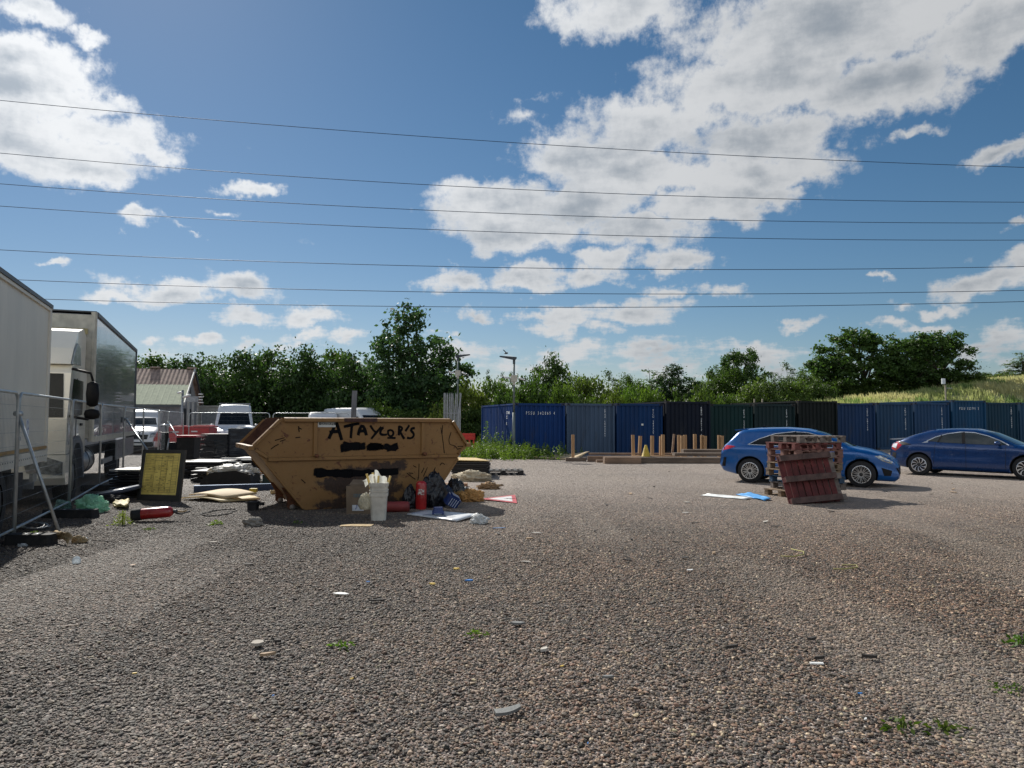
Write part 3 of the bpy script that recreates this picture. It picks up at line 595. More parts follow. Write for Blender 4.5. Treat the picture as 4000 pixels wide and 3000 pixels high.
# ------------------------------------------------------------------ shipping containers
CP, CTH = 2.55, rad(17.0)
CU = Vector((math.cos(CTH), math.sin(CTH), 0)); CW = Vector((-math.sin(CTH), math.cos(CTH), 0)); C0 = Vector((12 / F * 33.3, 33.3, 0))
def corr(L_, p, dpt, z0, z1, m, b, M=None, axis='x'):
    pts = []; n = max(2, round(L_ / p)); p = L_ / n
    for i in range(n):
        x = i * p
        pts += [(x, 0), (x + p * .36, 0), (x + p * .5, dpt), (x + p * .86, dpt)]
    pts.append((L_, 0))
    vs = [(x, y, z0) for x, y in pts] + [(x, y, z1) for x, y in pts]; k = len(pts)
    b.add(vs, [(i, i + 1, k + i + 1, k + i) for i in range(k - 1)], m, False, M)
def container(i, col, label, text, dz=0.0, dy=0.0, vert=True, rough=.5, tz=.02, sticker=False):
    col = tuple(q * .55 for q in col)
    W, Ln, H = 2.438, 6.06, 2.56
    o = C0 + CU * (i * CP) + CW * dy; z = -.10 + i * .018 + gz(o.x, o.y) * .55 + dz
    pm = mat('container_paint_%d' % i, col, rough + .12, .0, .16, 1.3, bump=.12, bscale=3, stretch=(1, 1, .25), dirt=(tuple(q * .45 + .02 for q in col), 2.2, .56, .72), spec=.25)
    root = thing('shipping_container', label, 'shipping container', (o.x, o.y, z), CTH, 'shipping containers standing in a row')
    b = MB(); MY = Matrix.Translation((.07, .04, 0)); corr(W - .14, .225, .045, .12, H - .12, 0, b, MY)
    b.build('end_wall', pm, root)
    b = MB(); corr(Ln - .2, .275, .038, .14, H - .09, 0, b, Matrix.Translation((.03, Ln - .1, 0)) @ rotz(-PI / 2)); corr(Ln - .2, .275, .038, .14, H - .09, 0, b, Matrix.Translation((W - .03, .1, 0)) @ rotz(PI / 2)); corr(W - .14, .25, .04, .12, H - .12, 0, b, Matrix.Translation((W - .07, Ln - .04, 0)) @ rotz(PI))
    b.build('side_wall', pm, root)
    b = MB(); R_ = Matrix.Rotation(rad(90), 4, 'Y'); n = 20
    for k in range(n):
        y0 = .12 + k * (Ln - .24) / n; st = (Ln - .24) / n
        b.add([(.05, y0, H - .05), (W - .05, y0, H - .05), (W - .05, y0 + st * .4, H - .05), (.05, y0 + st * .4, H - .05), (W - .05, y0 + st * .5, H - .012), (.05, y0 + st * .5, H - .012), (W - .05, y0 + st * .9, H - .012), (.05, y0 + st * .9, H - .012), (W - .05, y0 + st, H - .05), (.05, y0 + st, H - .05)],
              [(0, 1, 2, 3), (3, 2, 4, 5), (5, 4, 6, 7), (7, 6, 8, 9)])
    b.build('roof', pm, root)
    b = MB()
    for x in (.045, W - .045):
        b.box((x, .05, H / 2), (.09, .1, H - .26)); b.box((x, Ln - .05, H / 2), (.09, .1, H - .26))
        b.box((x, Ln / 2, H - .06), (.07, Ln - .36, .07)); b.box((x, Ln / 2, .08), (.07, Ln - .36, .14))
    for y in (.04, Ln - .04): b.box((W / 2, y, H - .07), (W - .36, .075, .10)); b.box((W / 2, y, .08), (W - .36, .075, .14))
    b.build('frame', pm, root)
    cm = mat('container_casting_%d' % i, tuple(q * .55 for q in col), .6, .2, dirt=((.12, .06, .03), 9, .5, .7)); cme = None
    for x in (.09, W - .09):
        for y in (.085, Ln - .085):
            for zz in (.065, H - .065):
                if cme is None:
                    q = MB(); q.box((0, 0, 0), (.185, .175, .125), 0); q.lathe([(.034, 0), (.034, .01)], 10, 1, Matrix.Translation((0, -.0885, 0)) @ Matrix.Rotation(rad(90), 4, 'X')); cme = q.mesh('corner_casting', [cm, mat('black_hole', (.004, .004, .004), .9)])
                c = link('corner_casting', cme, root); c.location = (x, y, zz)
    wm = mat('white_stencil', (.80, .82, .82), .7, dirt=((.4, .42, .45), 30, .6, .8))
    if text:
        if vert: text_mesh(text, .12, 'serial_number', wm, root, frame((W * .80, .036, H * .86), (1, 0, 0), (0, 0, 1)), .003, stack=True)
        else: text_mesh(text, .21, 'serial_number', wm, root, frame((W * .22, .033, H * .79), (1, 0, 0), (0, 0, 1)), .003, space=2.0, narrow=.55)
    if i == 0:
        for tx_, zz in (('SY3468', .80), ('22', .72), ('B', .60)): text_mesh(tx_, .2, 'side_marking', wm, root, frame((-.012, 1.35, H * zz), (0, -1, 0), (0, 0, 1)), .003, narrow=.9)
    if sticker: q = MB(); q.box((W * .56, .032, H * .60), (.11, .006, .09)); q.build('sticker', mat('sticker_white', (.6, .62, .6), .5), root)
    return root
cts = [((.003, .055, .24), 'bright blue shipping container with sunlit ribbed side, nearest the lamp post', 'PSSU 342869 4', 0, 0, False),
       ((.095, .155, .25), 'slate grey shipping container between the first two blue ones', 'CTXU 5062565', 0, .05, True),
       ((.003, .05, .18), 'plain blue shipping container with a small white sticker', 'VICU 244425 5', 0, .05, True),
       ((.002, .009, .028), 'navy black shipping container standing a little taller behind the timber posts', 'BBEU 200717 1', .11, -.12, True),
       ((.0025, .04, .04), 'dark green shipping container behind the rear of the bright blue hatchback', 'GETU 2225013', -.02, .05, True),
       ((.010, .036, .040), 'dark grey green shipping container above the hatchback roof', 'SETU 250168', -.02, .05, True),
       ((.002, .008, .008), 'almost black shipping container standing tallest above the pallet stack', '', .13, -.08, True),
       ((.013, .055, .16), 'slate blue shipping container just beyond the black one', 'SETU 281150', 0, .03, True),
       ((.026, .085, .18), 'dull grey blue shipping container behind the gap between the cars', 'SKYU 228410', 0, .03, True),
       ((.026, .09, .21), 'grey blue ribbed shipping container above the boot of the dark blue car', 'SETU 250012', 0, .03, True),
       ((.008, .085, .20), 'blue shipping container with a row of white numbers above the dark blue car roof', 'PSSU 322791 3', .12, -.08, False),
       ((.008, .06, .11), 'dark teal shipping container above the bonnet of the dark blue car', 'TGHU 200465', 0, .02, True)]
cts.append(((.02, .09, .18), 'grey blue shipping container cut off by the picture edge', 'SETU 271904', 0, .02, True))
for i, (c, lb, tx, dz, dy, vt) in enumerate(cts): container(i, c, lb, tx, dz, dy, vt, sticker=(i == 2))

# ------------------------------------------------------------------ lamp posts, palisade, barrier, bird
GAL = mat('galvanised', (.26, .275, .29), .5, .6, .2, 12, bump=.1)
DGREY = mat('dark_grey_metal', (.05, .06, .07), .45, .3)
WPL = mat('white_plastic', (.60, .61, .60), .4)
def lamp(px, top, Y, label, flip, dz=0):
    t = at(px, top, Y); base = gz(t.x, Y); h = t.z - base
    r_ = thing('lamp_post', label, 'lamp post', (t.x, Y, base), 0)
    b = MB(); b.tube([(0, 0, -.1), (0, 0, h * .45)], .062, 12); b.tube([(0, 0, h * .45), (0, 0, h - .12)], .045, 12); b.box((0, 0, .35), (.13, .13, .7), 0, bev=.03); b.build('pole', mat('lamp_pole', (.13, .16, .155), .5, .3), r_)
    s = -1 if flip else 1
    b = MB(); b.box((0, 0, h - .12), (.11, .09, .30)); b.prism([(-s * .12, h - .02), (-s * .05, h - .1), (s * .62, h + .04), (s * .66, h + .07), (s * .6, h + .085), (-s * .12, h + .03)], -.12, .12); b.build('lamp_head', DGREY, r_)
    hh = h - .93
    b = MB(); b.box((0, -.07, hh), (.30, .12, .30), bev=.03); b.box((0, -.05, hh - .22), (.12, .1, .14)); b.build('junction_box', mat('cream_plastic', (.42, .40, .34), .5), r_)
    for sx_, dd in ((-1, .02), (1, -.12)):
        b = MB(); b.tube([(sx_ * .15, -.08, hh), (sx_ * .24, -.09, hh + .02)], .02, 6)
        b.tube([(sx_ * .22, -.09, hh + .02 - dd * .1), (sx_ * .50, -.12, hh + .04 + dd)], .045, 10); b.tube([(sx_ * .46, -.12, hh + .04 + dd * .9), (sx_ * .53, -.12, hh + .045 + dd)], .05, 10, 1); b.build('security_camera', [WPL, DGREY], r_)
    return r_
lamp(2008, 1398, 32.6, 'grey lamp post with two security cameras beside the bright blue container', True)
lamp(1789, 1390, 39.0, 'grey lamp post rising behind the palisade panel, in front of the tall tree', False)
# palisade panel
pa = thing('palisade_panel', 'narrow galvanised palisade panel with splayed pales standing behind the skip', 'fence panel', at(1766, 1640, 27) * 1, 0); p0 = pa.location.copy(); pa.location = (p0.x, 27, 0)
wd = 62 / F * 27; tz_ = at(1766, 1535, 27).z
for x in (-wd / 2, wd / 2): b = MB(); b.box((x, 0, tz_ / 2), (.05, .05, tz_)); b.build('post', GAL, pa)
rnd = random.Random(4)
for k in range(8):
    x = -wd / 2 + .06 + k * (wd - .12) / 7; b = MB(); tp = x + (rnd.uniform(-.02, .12) if k % 2 else rnd.uniform(-.02, .02)); y = -.04 if k % 2 else .05
    b.prism([(x - .026, .05), (x + .026, .05), (x + .026, tz_ * .72), (tp + .022, tz_ - .06), (tp, tz_ + .02), (tp - .022, tz_ - .06), (x - .026, tz_ * .72)], y, y + .006); b.build('pale', GAL, pa)
for zz in (.35, tz_ - .75): b = MB(); b.box((0, .01, zz), (wd - .05, .03, .05)); b.build('rail', GAL, pa)
# red plastic barrier
t = at(1800, 1692, 35.2); br = thing('plastic_barrier', 'red plastic barrier between the skip and the first blue container', 'barrier', (t.x, 35.2, 0), 0)
RED = mat('red_plastic', (.55, .03, .02), .45)
b = MB()
b.box((0, 0, t.z - .16), (1.4, .09, .30), 0, bev=.02); b.box((0, 0, .14), (1.4, .09, .14))
for k in range(7): b.box((-.62 + k * .207, 0, t.z / 2 - .04), (.07, .06, t.z - .5))
b.build('panel', RED, br)
for x in (-.5, .5): b = MB(); b.box((x, 0, .04), (.16, .5, .08), bev=.03); b.build('foot', RED, br)
# bird
t = at(1978, 1380, 45); b = MB()
b.tube([(0, -.16, 0), (0, -.08, .01), (0, .04, 0), (0, .12, -.01), (0, .2, 0)], [.01, .05, .055, .03, .012], 8)
b.add([(0, -.06, .02), (0, .06, .02), (.28, .02, .13), (.30, .09, .12)], [(0, 1, 3, 2)]); b.add([(0, -.06, .02), (0, .06, .02), (-.2, .02, .2), (-.24, .09, .22)], [(0, 1, 3, 2)])
bd = b.build('bird', mat('bird_black', (.02, .02, .02), .7)); bd.location = t; bd.rotation_euler = (0, 0, .8); tag(bd, 'small dark bird flying above the lamp post', 'bird')

# ------------------------------------------------------------------ timber in front of the containers
WOOD_L = mat('pale_timber', (.36, .215, .105), .8, var=.25, scale=9, stretch=(1, 1, .15), bump=.2)
WOOD_D = mat('weathered_timber', (.13, .095, .07), .85, var=.35, scale=5, stretch=(.2, 1, 1), bump=.3, dirt=((.04, .035, .03), 6, .55, .75))
WOOD_M = mat('brown_timber', (.20, .13, .085), .85, var=.3, scale=5, stretch=(.2, 1, 1), bump=.3, dirt=((.07, .05, .04), 6, .55, .75))
PLY = mat('plywood', (.50, .38, .22), .75, var=.2, scale=4, stretch=(.4, 2, 1), dirt=((.30, .22, .12), 3, .55, .75))
posts = [(2238, 1698, 30.2, 0, 'upright timber post standing alone before the grey container'), (2473, 1699, 30.4, -.02, 'upright timber post first on the cone\'s far side, before the plain blue container'), (2499, 1703, 31.2, .06, 'tilted upright timber post just before the yellow cone'),
         (2547, 1702, 30.4, .01, 'upright timber post just past the yellow cone'), (2581, 1704, 30.9, .02, 'thin upright post half hidden in the pair after the cone'), (2589, 1698, 30.4, 0, 'front upright post of the pair after the cone'),
         (2628, 1695, 32.2, .1, 'thin grey leaning post furthest back before the navy container'), (2652, 1699, 30.8, 0, 'first upright post of the group of three'), (2664, 1702, 30.5, 0, 'middle upright post of the group of three'), (2676, 1699, 31.2, 0, 'last upright post of the group of three'),
         (2714, 1696, 31.4, 0, 'single upright post between the group of three and the pair'), (2742, 1700, 31.3, 0, 'taller post of the pair before the navy container edge'), (2753, 1703, 31.2, .03, 'shorter post of the pair before the navy container edge'),
         (2809, 1700, 31.6, 0, 'upright post of the last pair, further from the hatchback'), (2819, 1702, 31.5, .03, 'tilted post closest to the hatchback\'s rear window')]
for px, ty, Y, tl, lb in posts:
    t = at(px, ty, Y); b = MB(); wdt = .125 if Y < 32 else .08; b.box((0, 0, t.z / 2), (wdt, .10, t.z)); o = b.build('timber_post', WOOD_L if Y < 32 else WOOD_M); o.location = (t.x - tl * .5, Y, 0); o.rotation_euler = (0, tl, px * .7 % .5 - .1); tag(o, lb, 'timber post', 'upright timber posts in front of the containers')
def beamthing(x0, x1, y0, y1, Y, dY, lb, m, name='timber_beam', cat='timber beam', rz=0.0, grp='long timbers lying before the containers'):
    a = at(x0, y1, Y); c = at(x1, y1, Y); tp = at((x0 + x1) / 2, y0, Y); h = tp.z - max(0, a.z); z0 = max(0, a.z) if abs(a.z) > .06 else 0
    b = MB(); b.box((0, 0, h / 2), (c.x - a.x, dY, h)); o = b.build(name, m); o.location = ((a.x + c.x) / 2, Y + dY / 2, z0); o.rotation_euler = (0, 0, rz); tag(o, lb, cat, grp); return o
beamthing(2362, 2505, 1786, 1812, 27.9, .5, 'grey sawn timber block nearest the camera, with pale top', WOOD_M)
beamthing(2500, 2818, 1798, 1811, 28.2, .6, 'lowest long timber of the stack beside the hatchback', WOOD_D)
beamthing(2500, 2830, 1787, 1797, 28.3, .55, 'second long timber of the stack beside the hatchback', WOOD_D)
beamthing(2636, 2835, 1770, 1781, 29.1, .5, 'third long timber, set further back in the stack', WOOD_D)
beamthing(2670, 2840, 1756, 1768, 29.7, .5, 'top long timber of the stack beside the hatchback', WOOD_D)
beamthing(2330, 2500, 1793, 1803, 28.8, .25, 'short split timber poking out beside the grey block', WOOD_M, rz=.06)
beamthing(2297, 2560, 1778, 1800, 29.3, .22, 'long brown timber frame member behind the grey block', WOOD_M)
beamthing(2300, 2640, 1770, 1776, 31.0, .2, 'thin pale batten lying behind the yellow cone', WOOD_M)
beamthing(2210, 2290, 1783, 1797, 29.5, .3, 'short timber bearer under the raised plywood corner', WOOD_D)
beamthing(2470, 2650, 1779, 1783, 29.8, .18, 'narrow pale batten running behind the cone base', WOOD_L)
# bent plywood sheet
q = [gd(2086, 1785), at(2300, 1768, 29.0), at(2240, 1776, 30.4), at(2110, 1776, 30.6)]
def sheet(corners, bend, th, m, name, label, cat, group=None, n=8, seed=1, wob=.0):
    a, b_, c, d = [Vector(v) for v in corners]; mb = MB(); rnd = random.Random(seed)
    def S(o_):
        def f(u, v):
            p = a.lerp(b_, u).lerp(d.lerp(c, u), v); z = bend * (-(4 * u * (1 - u))) + wob * noise.noise(Vector((u * 3 + seed, v * 3, 0)))
            return (p.x, p.y, max(p.z + z, .012) + o_)
        return f
    mb.grid(S(th), n, n, 0, None, True); mb.grid(S(0), n, n, 0, None, True)
    k = n + 1; N2 = k * k; ring = [i for i in range(k)] + [j * k + n for j in range(1, k)] + [n * k + i for i in range(n - 1, -1, -1)] + [j * k for j in range(n - 1, 0, -1)]
    for i in range(len(ring)):
        x, y = ring[i], ring[(i + 1) % len(ring)]; mb.f.append((x, y, y + N2, x + N2)); mb.mi.append(0); mb.sm.append(False)
    o = mb.build(name, m); tag(o, label, cat, group); return o
sheet([at(2086, 1786, 31.5), at(2250, 1794, 30.4), at(2302, 1764, 31.2), at(2170, 1776, 33)], .03, .02, PLY, 'plywood_sheet', 'pale plywood sheet curling up at one end before the grey container', 'plywood sheet')
# cone
def cone(px, ty, by, Y, z0, label):
    t = at(px, ty, Y); r_ = thing('traffic_cone', label, 'traffic cone', (t.x, Y, z0)); h = t.z - z0
    b = MB(); b.lathe([(.19, .03), (.17, .05), (.05, h - .02), (.035, h)], 20); b.build('cone_body', mat('dirty_yellow', (.52, .36, .04), .6, dirt=((.12, .09, .04), 7, .5, .7)), r_)
    b = MB(); b.box((0, 0, .02), (.44, .44, .04), bev=.06); b.build('base', mat('black_rubber', (.015, .015, .015), .8), r_)
cone(2523, 1738, 1786, 28.9, at(2523, 1787, 28.9).z, 'dirty yellow traffic cone standing on the timber stack')

# ------------------------------------------------------------------ weeds
WL = attr_mat('weed_leaf', .4, .55, objtint=True)
def weed_mesh(seed, n, w_, h, leaf=.035, sp=22, cl_=((.05, .10, .015), (.19, .27, .04))):
    r = np.random.default_rng(seed); V = []; C = []
    for i in range(n):
        x, y = r.normal(0, w_ * .42), r.normal(0, w_ * .3); hh = h * (.45 + .6 * r.random()); lx, ly = r.normal(0, .1, 2) * hh; kk = r.random()
        for j in range(sp):
            t = (j + r.random()) / sp; cx, cy, cz = x + lx * t, y + ly * t, hh * t; a = r.random() * 2 * PI; rr_ = (.10 * (1 - t) + .02) * (.6 + .8 * r.random())
            p = np.array([cx + math.cos(a) * rr_, cy + math.sin(a) * rr_, cz]); s = leaf * (.6 + .9 * r.random()) * (1.25 - .6 * t)
            u = np.array([math.cos(a), math.sin(a), .5 * r.normal()]); u /= np.linalg.norm(u); v = np.cross(u, r.normal(0, 1, 3)); v /= np.linalg.norm(v)
            V += [p - u * s, p + v * s * .5, p + u * s, p - v * s * .5]; k = kk * .5 + r.random() * .5; c = np.array(cl_[0]) * (1 - k) + np.array(cl_[1]) * k; C += [c] * 4
        V += [(x - .006, y, -.05), (x + .006, y, -.05), (x + lx + .004, y + ly, hh), (x + lx - .004, y + ly, hh)]; C += [np.array((.10, .14, .04))] * 4
    return fastmesh('weed', V, np.arange(len(V)).reshape(-1, 4), C, [WL])
def weed(px, by, wpx, hpx, label, n, seed, name='weed', cl_=None, kind=None, leaf=.035, sp=22, tint=(1, 1, 1)):
    g_ = gd(px, by); wd = wpx / F * g_.y; h = hpx / F * g_.y
    o = link(name, weed_mesh(seed, n, wd, h, leaf, sp, cl_ or ((.05, .10, .015), (.19, .27, .04)))); o.location = g_; o.color = (*tint, 1); tag(o, label, 'weed' if kind is None else 'weeds', kind=kind); return o
wp = weed(1960, 1788, 250, 62, 'mass of low bright weeds round the foot of the lamp post', 420, 3, 'weeds', kind='stuff', leaf=.05)
for k, (px, by, wx, hp, lb) in enumerate([(1905, 1778, 22, 130, 'tallest slender weed against the lit container side'), (1935, 1780, 24, 88, 'bushy tall weed between the slender one and the lamp post'), (1983, 1782, 26, 100, 'tall leafy weed touching the lamp post'), (2078, 1780, 28, 96, 'tall dark weed before the blue container end'), (2055, 1786, 34, 70, 'leafy weed clump just past the lamp post'), (1868, 1776, 30, 80, 'tall weed beside the far corner of the lit container side'), (2220, 1772, 14, 26, 'small green weed at the grey container corner'), (2798, 1757, 16, 45, 'thin weed behind the last pair of timber posts')]):
    weed(px, by, wx, hp, lb, 12, 40 + k, leaf=.055, tint=(.9, .95, .8), sp=34)
# ------------------------------------------------------------------ cars
def decal_mesh(bvh, poly, axis, off, cell=.07, mb=None, m=0, side=1):
    """lay a 2-D outline onto the body surface; axis 'y' casts sideways (x,z), axis 'z' casts down (x,y), 'x' casts along the car"""
    bm = bmesh.new(); vs = [bm.verts.new((p[0], p[1], 0)) for p in poly]; bm.faces.new(vs)
    for ax in (0, 1):
        lo = min(p[ax] for p in poly); hi = max(p[ax] for p in poly); n = int((hi - lo) / cell)
        for i in range(1, n + 1):
            c = lo + i * (hi - lo) / (n + 1); co_ = (c, 0, 0) if ax == 0 else (0, c, 0); no = (1, 0, 0) if ax == 0 else (0, 1, 0)
            bmesh.ops.bisect_plane(bm, geom=bm.verts[:] + bm.edges[:] + bm.faces[:], plane_co=co_, plane_no=no)
    out = []; 
    for v in bm.verts:
        a, b = v.co.x, v.co.y
        if axis == 'y': o_, d_ = Vector((a, 3 * side, b)), Vector((0, -side, 0))
        elif axis == 'z': o_, d_ = Vector((a, b, 4)), Vector((0, 0, -1))
        else: o_, d_ = Vector((6 * side + (2 if side > 0 else -2), a, b)), Vector((-side, 0, 0))
        h = bvh.ray_cast(o_, d_)
        if h[0] is None:
            h2 = bvh.find_nearest(o_ + d_ * (3 - .8)); loc, nr = h2[0], h2[1]
        else: loc, nr = h[0], h[1]
        if nr.dot(d_) > 0: nr = -nr
        out.append(loc + nr * off)
    bm.verts.index_update(); fs = [tuple(v.index for v in f.verts) for f in bm.faces]; bm.free()
    mb = mb or MB(); mb.add(out, fs, m, True); return mb
def strip(a, b, w):  # thin rectangle polygon between two 2-D points
    dx, dy = b[0] - a[0], b[1] - a[1]; l = math.hypot(dx, dy); nx, ny = -dy / l * w / 2, dx / l * w / 2
    return [(a[0] + nx, a[1] + ny), (b[0] + nx, b[1] + ny), (b[0] - nx, b[1] - ny), (a[0] - nx, a[1] - ny)]
def car(name, label, loc, rz, sp):
    Ln, W = sp['L'], sp['W']; root = thing(name, label, 'car', loc, rz)
    paint = sp['paint']; glass = mat('car_glass', (.004, .005, .006), .08, 0, .1, bump=0, coat=0, spec=.35)
    blk = mat('car_black_plastic', (.008, .008, .009), .6, bump=.05, spec=.2); dark = mat('wheel_well', (.006, .006, .006), .95, bump=0)
    prof, belt = sp['top'], sp['belt']; n = 84; b = MB(); K = 15; xs_ = [Ln * (.5 - .5 * math.cos(PI * i / n)) * .35 + Ln * i / n * .65 for i in range(n + 1)]
    def half(x):
        w = W / 2
        if x < .75: w -= sp['rt'] * (1 - x / .75) ** 2.2
        if x > Ln - 1.0: w -= sp['ft'] * ((x - Ln + 1.0) / 1.0) ** 2.4
        return w
    def sill(x): return interp(x, sp['sill'])
    rings = []
    for x in xs_:
        w = half(x); zt = interp(x, prof); zb = min(interp(x, belt), zt - .05); s = sill(x); zb = max(zb, s + .08)
        gh = max(0, zt - .06 - zb); wr = w - .055 - gh * sp.get('tumble', .46)
        hip = sp.get('hip', .02)
        pts = [(0, s + .02), (w - .12, s + .01), (w - .035, s + .05), (w - .005, s + (zb - s) * .28), (w - .012, s + (zb - s) * .50), (w - hip, s + (zb - s) * .72), (w - .004, s + (zb - s) * .88), (w - .03, zb - .015), (w - .05, zb + .01)]
        if gh > .05: pts += [(w - .055 - gh * .2, zb + gh * .4), (wr + .015, zb + gh * .85), (wr - .035, zt - .035), (wr - .15, zt - .008), (wr * .45, zt + .012), (0, zt + .02)]
        else: pts += [(w - .10, zt - .02), (w - .2, zt - .005), (w * .66, zt + .004), (w * .5, zt + .012), (w * .25, zt + .02), (0, zt + .022)]
        rings.append([(x, p[0], p[1]) for p in pts])
    vs = []
    for r_ in rings:
        full = r_ + [(p[0], -p[1], p[2]) for p in r_[-2:0:-1]]; vs += full
    m_ = len(rings[0]) * 2 - 2; fs = [(i * m_ + j, i * m_ + (j + 1) % m_, (i + 1) * m_ + (j + 1) % m_, (i + 1) * m_ + j) for i in range(n) for j in range(m_)]
    fs += [tuple(range(m_ - 1, -1, -1)), tuple(n * m_ + j for j in range(m_))]
    b.add(vs, fs, 0, True); bme = b.mesh('body', [paint, dark]); bo = bpy.data.objects.new('tmp', bme); COL.objects.link(bo)
    bmm = bmesh.new(); bmm.from_mesh(bme); bvh = BVHTree.FromBMesh(bmm); bmm.free()
    for ax_ in sp['wheels']:
        c = MB(); R_ = sp['R'] + .045
        for s_ in (-1, 1):
            c.lathe([(R_, 0), (R_, .62)], 40, 0, Matrix.Translation((ax_, s_ * (W / 2 + .35), sp['R'] + .012)) @ Matrix.Rotation(rad(90) * s_, 4, 'X'))
        cme = c.mesh('c', [dark]); cobj = bpy.data.objects.new('c', cme); COL.objects.link(cobj)
        md = bo.modifiers.new('b', 'BOOLEAN'); md.object = cobj; md.operation = 'DIFFERENCE'; md.solver = 'EXACT'; md.material_mode = 'TRANSFER'
    dg = bpy.context.evaluated_depsgraph_get(); me = bpy.data.meshes.new_from_object(bo.evaluated_get(dg))
    for o_ in [o_ for o_ in COL.objects if o_.name in ('tmp', 'c') or o_.name.startswith('c.0') or o_.name.startswith('tmp.')]: bpy.data.objects.remove(o_)
    body = link('body', me, root)
    for nm_, mt, lst in sp['decals']:
        for one in (lst if nm_ in sp['each'] else [lst]):
            mb = MB()
            for (axis, off, poly, side) in (one if isinstance(one, list) else [one]):
                sides = (-1, 1) if side == 0 else (side,)
                for s_ in sides: decal_mesh(bvh, poly, axis, off, .06, mb, 0, s_)
            mb.build(nm_, mt, root)
    rubber = mat('tyre_rubber', (.012, .012, .013), .85, bump=.1)
    R = sp['R']; wh = MB()
    wh.lathe([(R * .66, -.10), (R * .93, -.10), (R * .985, -.075), (R, -.03), (R, .03), (R * .985, .075), (R * .93, .10), (R * .66, .10)], 40, 0, Matrix.Rotation(rad(90), 4, 'X'), cap=False)
    wh.lathe([(.02, .02), (R * .68, .02), (R * .68, .08)], 30, 1, Matrix.Rotation(rad(90), 4, 'X')); wme = wh.mesh('wheel', [rubber, dark])
    rim = MB(); sp['rim'](rim, R); rme = rim.mesh('rim', [mat('alloy', (.62, .63, .64), .28, .9, .05, bump=0), mat('black_alloy', (.012, .012, .013), .35)])
    for ax_ in sp['wheels']:
        for s_ in (-1, 1):
            o_ = link('wheel', wme, root); o_.location = (ax_, s_ * (W / 2 - .125), R); rm = link('rim', rme, o_)
            if s_ > 0: o_.rotation_euler = (0, 0, PI)
    # mirrors
    for s_ in (-1, 1):
        mx, mz = sp['mirror']; b = MB(); w = half(mx); b.lathe([(.01, -.09), (.06, -.08), (.085, 0), (.06, .09), (.01, .1)], 12, 0, Matrix.Translation((mx, s_ * (w + .10), mz + .03)) @ Matrix.Rotation(rad(90), 4, 'X') @ Matrix.Diagonal((.9, .75, 1.1, 1)))
        b.beam((mx + .03, s_ * (w - .06), mz - .02), (mx, s_ * (w + .06), mz), .06, .035, 1); b.build('wing_mirror', [paint, blk], root)
    return root, bvh
def rimA(b, R):
    r_ = R * .68; MX = Matrix.Rotation(rad(90), 4, 'X')
    b.lathe([(r_ * .93, .115), (r_, .118), (r_, .085), (r_ * .93, .085)], 40, 0, MX, cap=False); b.lathe([(.0, .10), (r_ * .16, .105), (r_ * .2, .08)], 16, 1, MX, cap=False)
    for k in range(10):
        a = 2 * PI * k / 10; wdt = .10 if k % 1 == 0 else 0
        for s in (-1, 1):
            a0 = a + s * .16; a1 = a + s * (.20)
            b.beam((math.cos(a0) * r_ * .2, -.102, math.sin(a0) * r_ * .2), (math.cos(a1) * r_ * .95, -.108, math.sin(a1) * r_ * .95), .012, .012, 0, up=(0, 1, 0))
        b.beam((math.cos(a - .2) * r_ * .93, -.108, math.sin(a - .2) * r_ * .93), (math.cos(a + .2) * r_ * .93, -.108, math.sin(a + .2) * r_ * .93), .012, .012, 0, up=(0, 1, 0))
        b.beam((math.cos(a) * r_ * .12, -.090, math.sin(a) * r_ * .12), (math.cos(a) * r_ * .9, -.094, math.sin(a) * r_ * .9), .045, .01, 1, up=(0, 1, 0))
def rimB(b, R):
    r_ = R * .66; MX = Matrix.Rotation(rad(90), 4, 'X')
    b.lathe([(r_ * .93, .113), (r_, .115), (r_, .085), (r_ * .93, .085)], 40, 0, MX, cap=False); b.lathe([(.0, .10), (r_ * .2, .105), (r_ * .24, .08)], 16, 1, MX, cap=False)
    for k in range(10):
        a = 2 * PI * k / 10
        def P(rr, aa, y): return (math.cos(aa) * rr * r_, y, math.sin(aa) * rr * r_)
        b.add([P(.22, a - .08, -.1), P(.22, a + .12, -.1), P(.6, a + .22, -.106), P(.95, a + .48, -.108), P(.95, a + .18, -.108), P(.6, a + .04, -.106)], [(0, 1, 2, 5), (5, 2, 3, 4)], 0)
        b.add([P(.3, a + .2, -.096), P(.92, a + .62, -.096), P(.92, a + .5, -.096), P(.3, a + .14, -.096)], [(0, 1, 2, 3)], 1)
blk = mat('car_black_plastic', (.008, .008, .009), .6, bump=.05, spec=.2); glass = mat('car_glass', (.004, .005, .006), .08, 0, .1, bump=0, coat=0, spec=.35)
redl = mat('tail_lamp', (.45, .02, .025), .12, bump=0, coat=1); chrome = mat('chrome_strip', (.6, .62, .64), .2, .9, bump=0); lampg = mat('headlamp', (.30, .31, .30), .12, .3, .5, 14, bump=0, coat=1); seam = mat('seam', (.004, .006, .012), .8, bump=0)
paintA = mat('blue_car_paint', (.002, .085, .30), .30, .25, .04, 3, bump=0, coat=.6); paintB = mat('dark_blue_car_paint', (.0015, .032, .13), .28, .3, .04, 3, bump=0, coat=.6)
yel = mat('plate_yellow', (.65, .42, .03), .5)
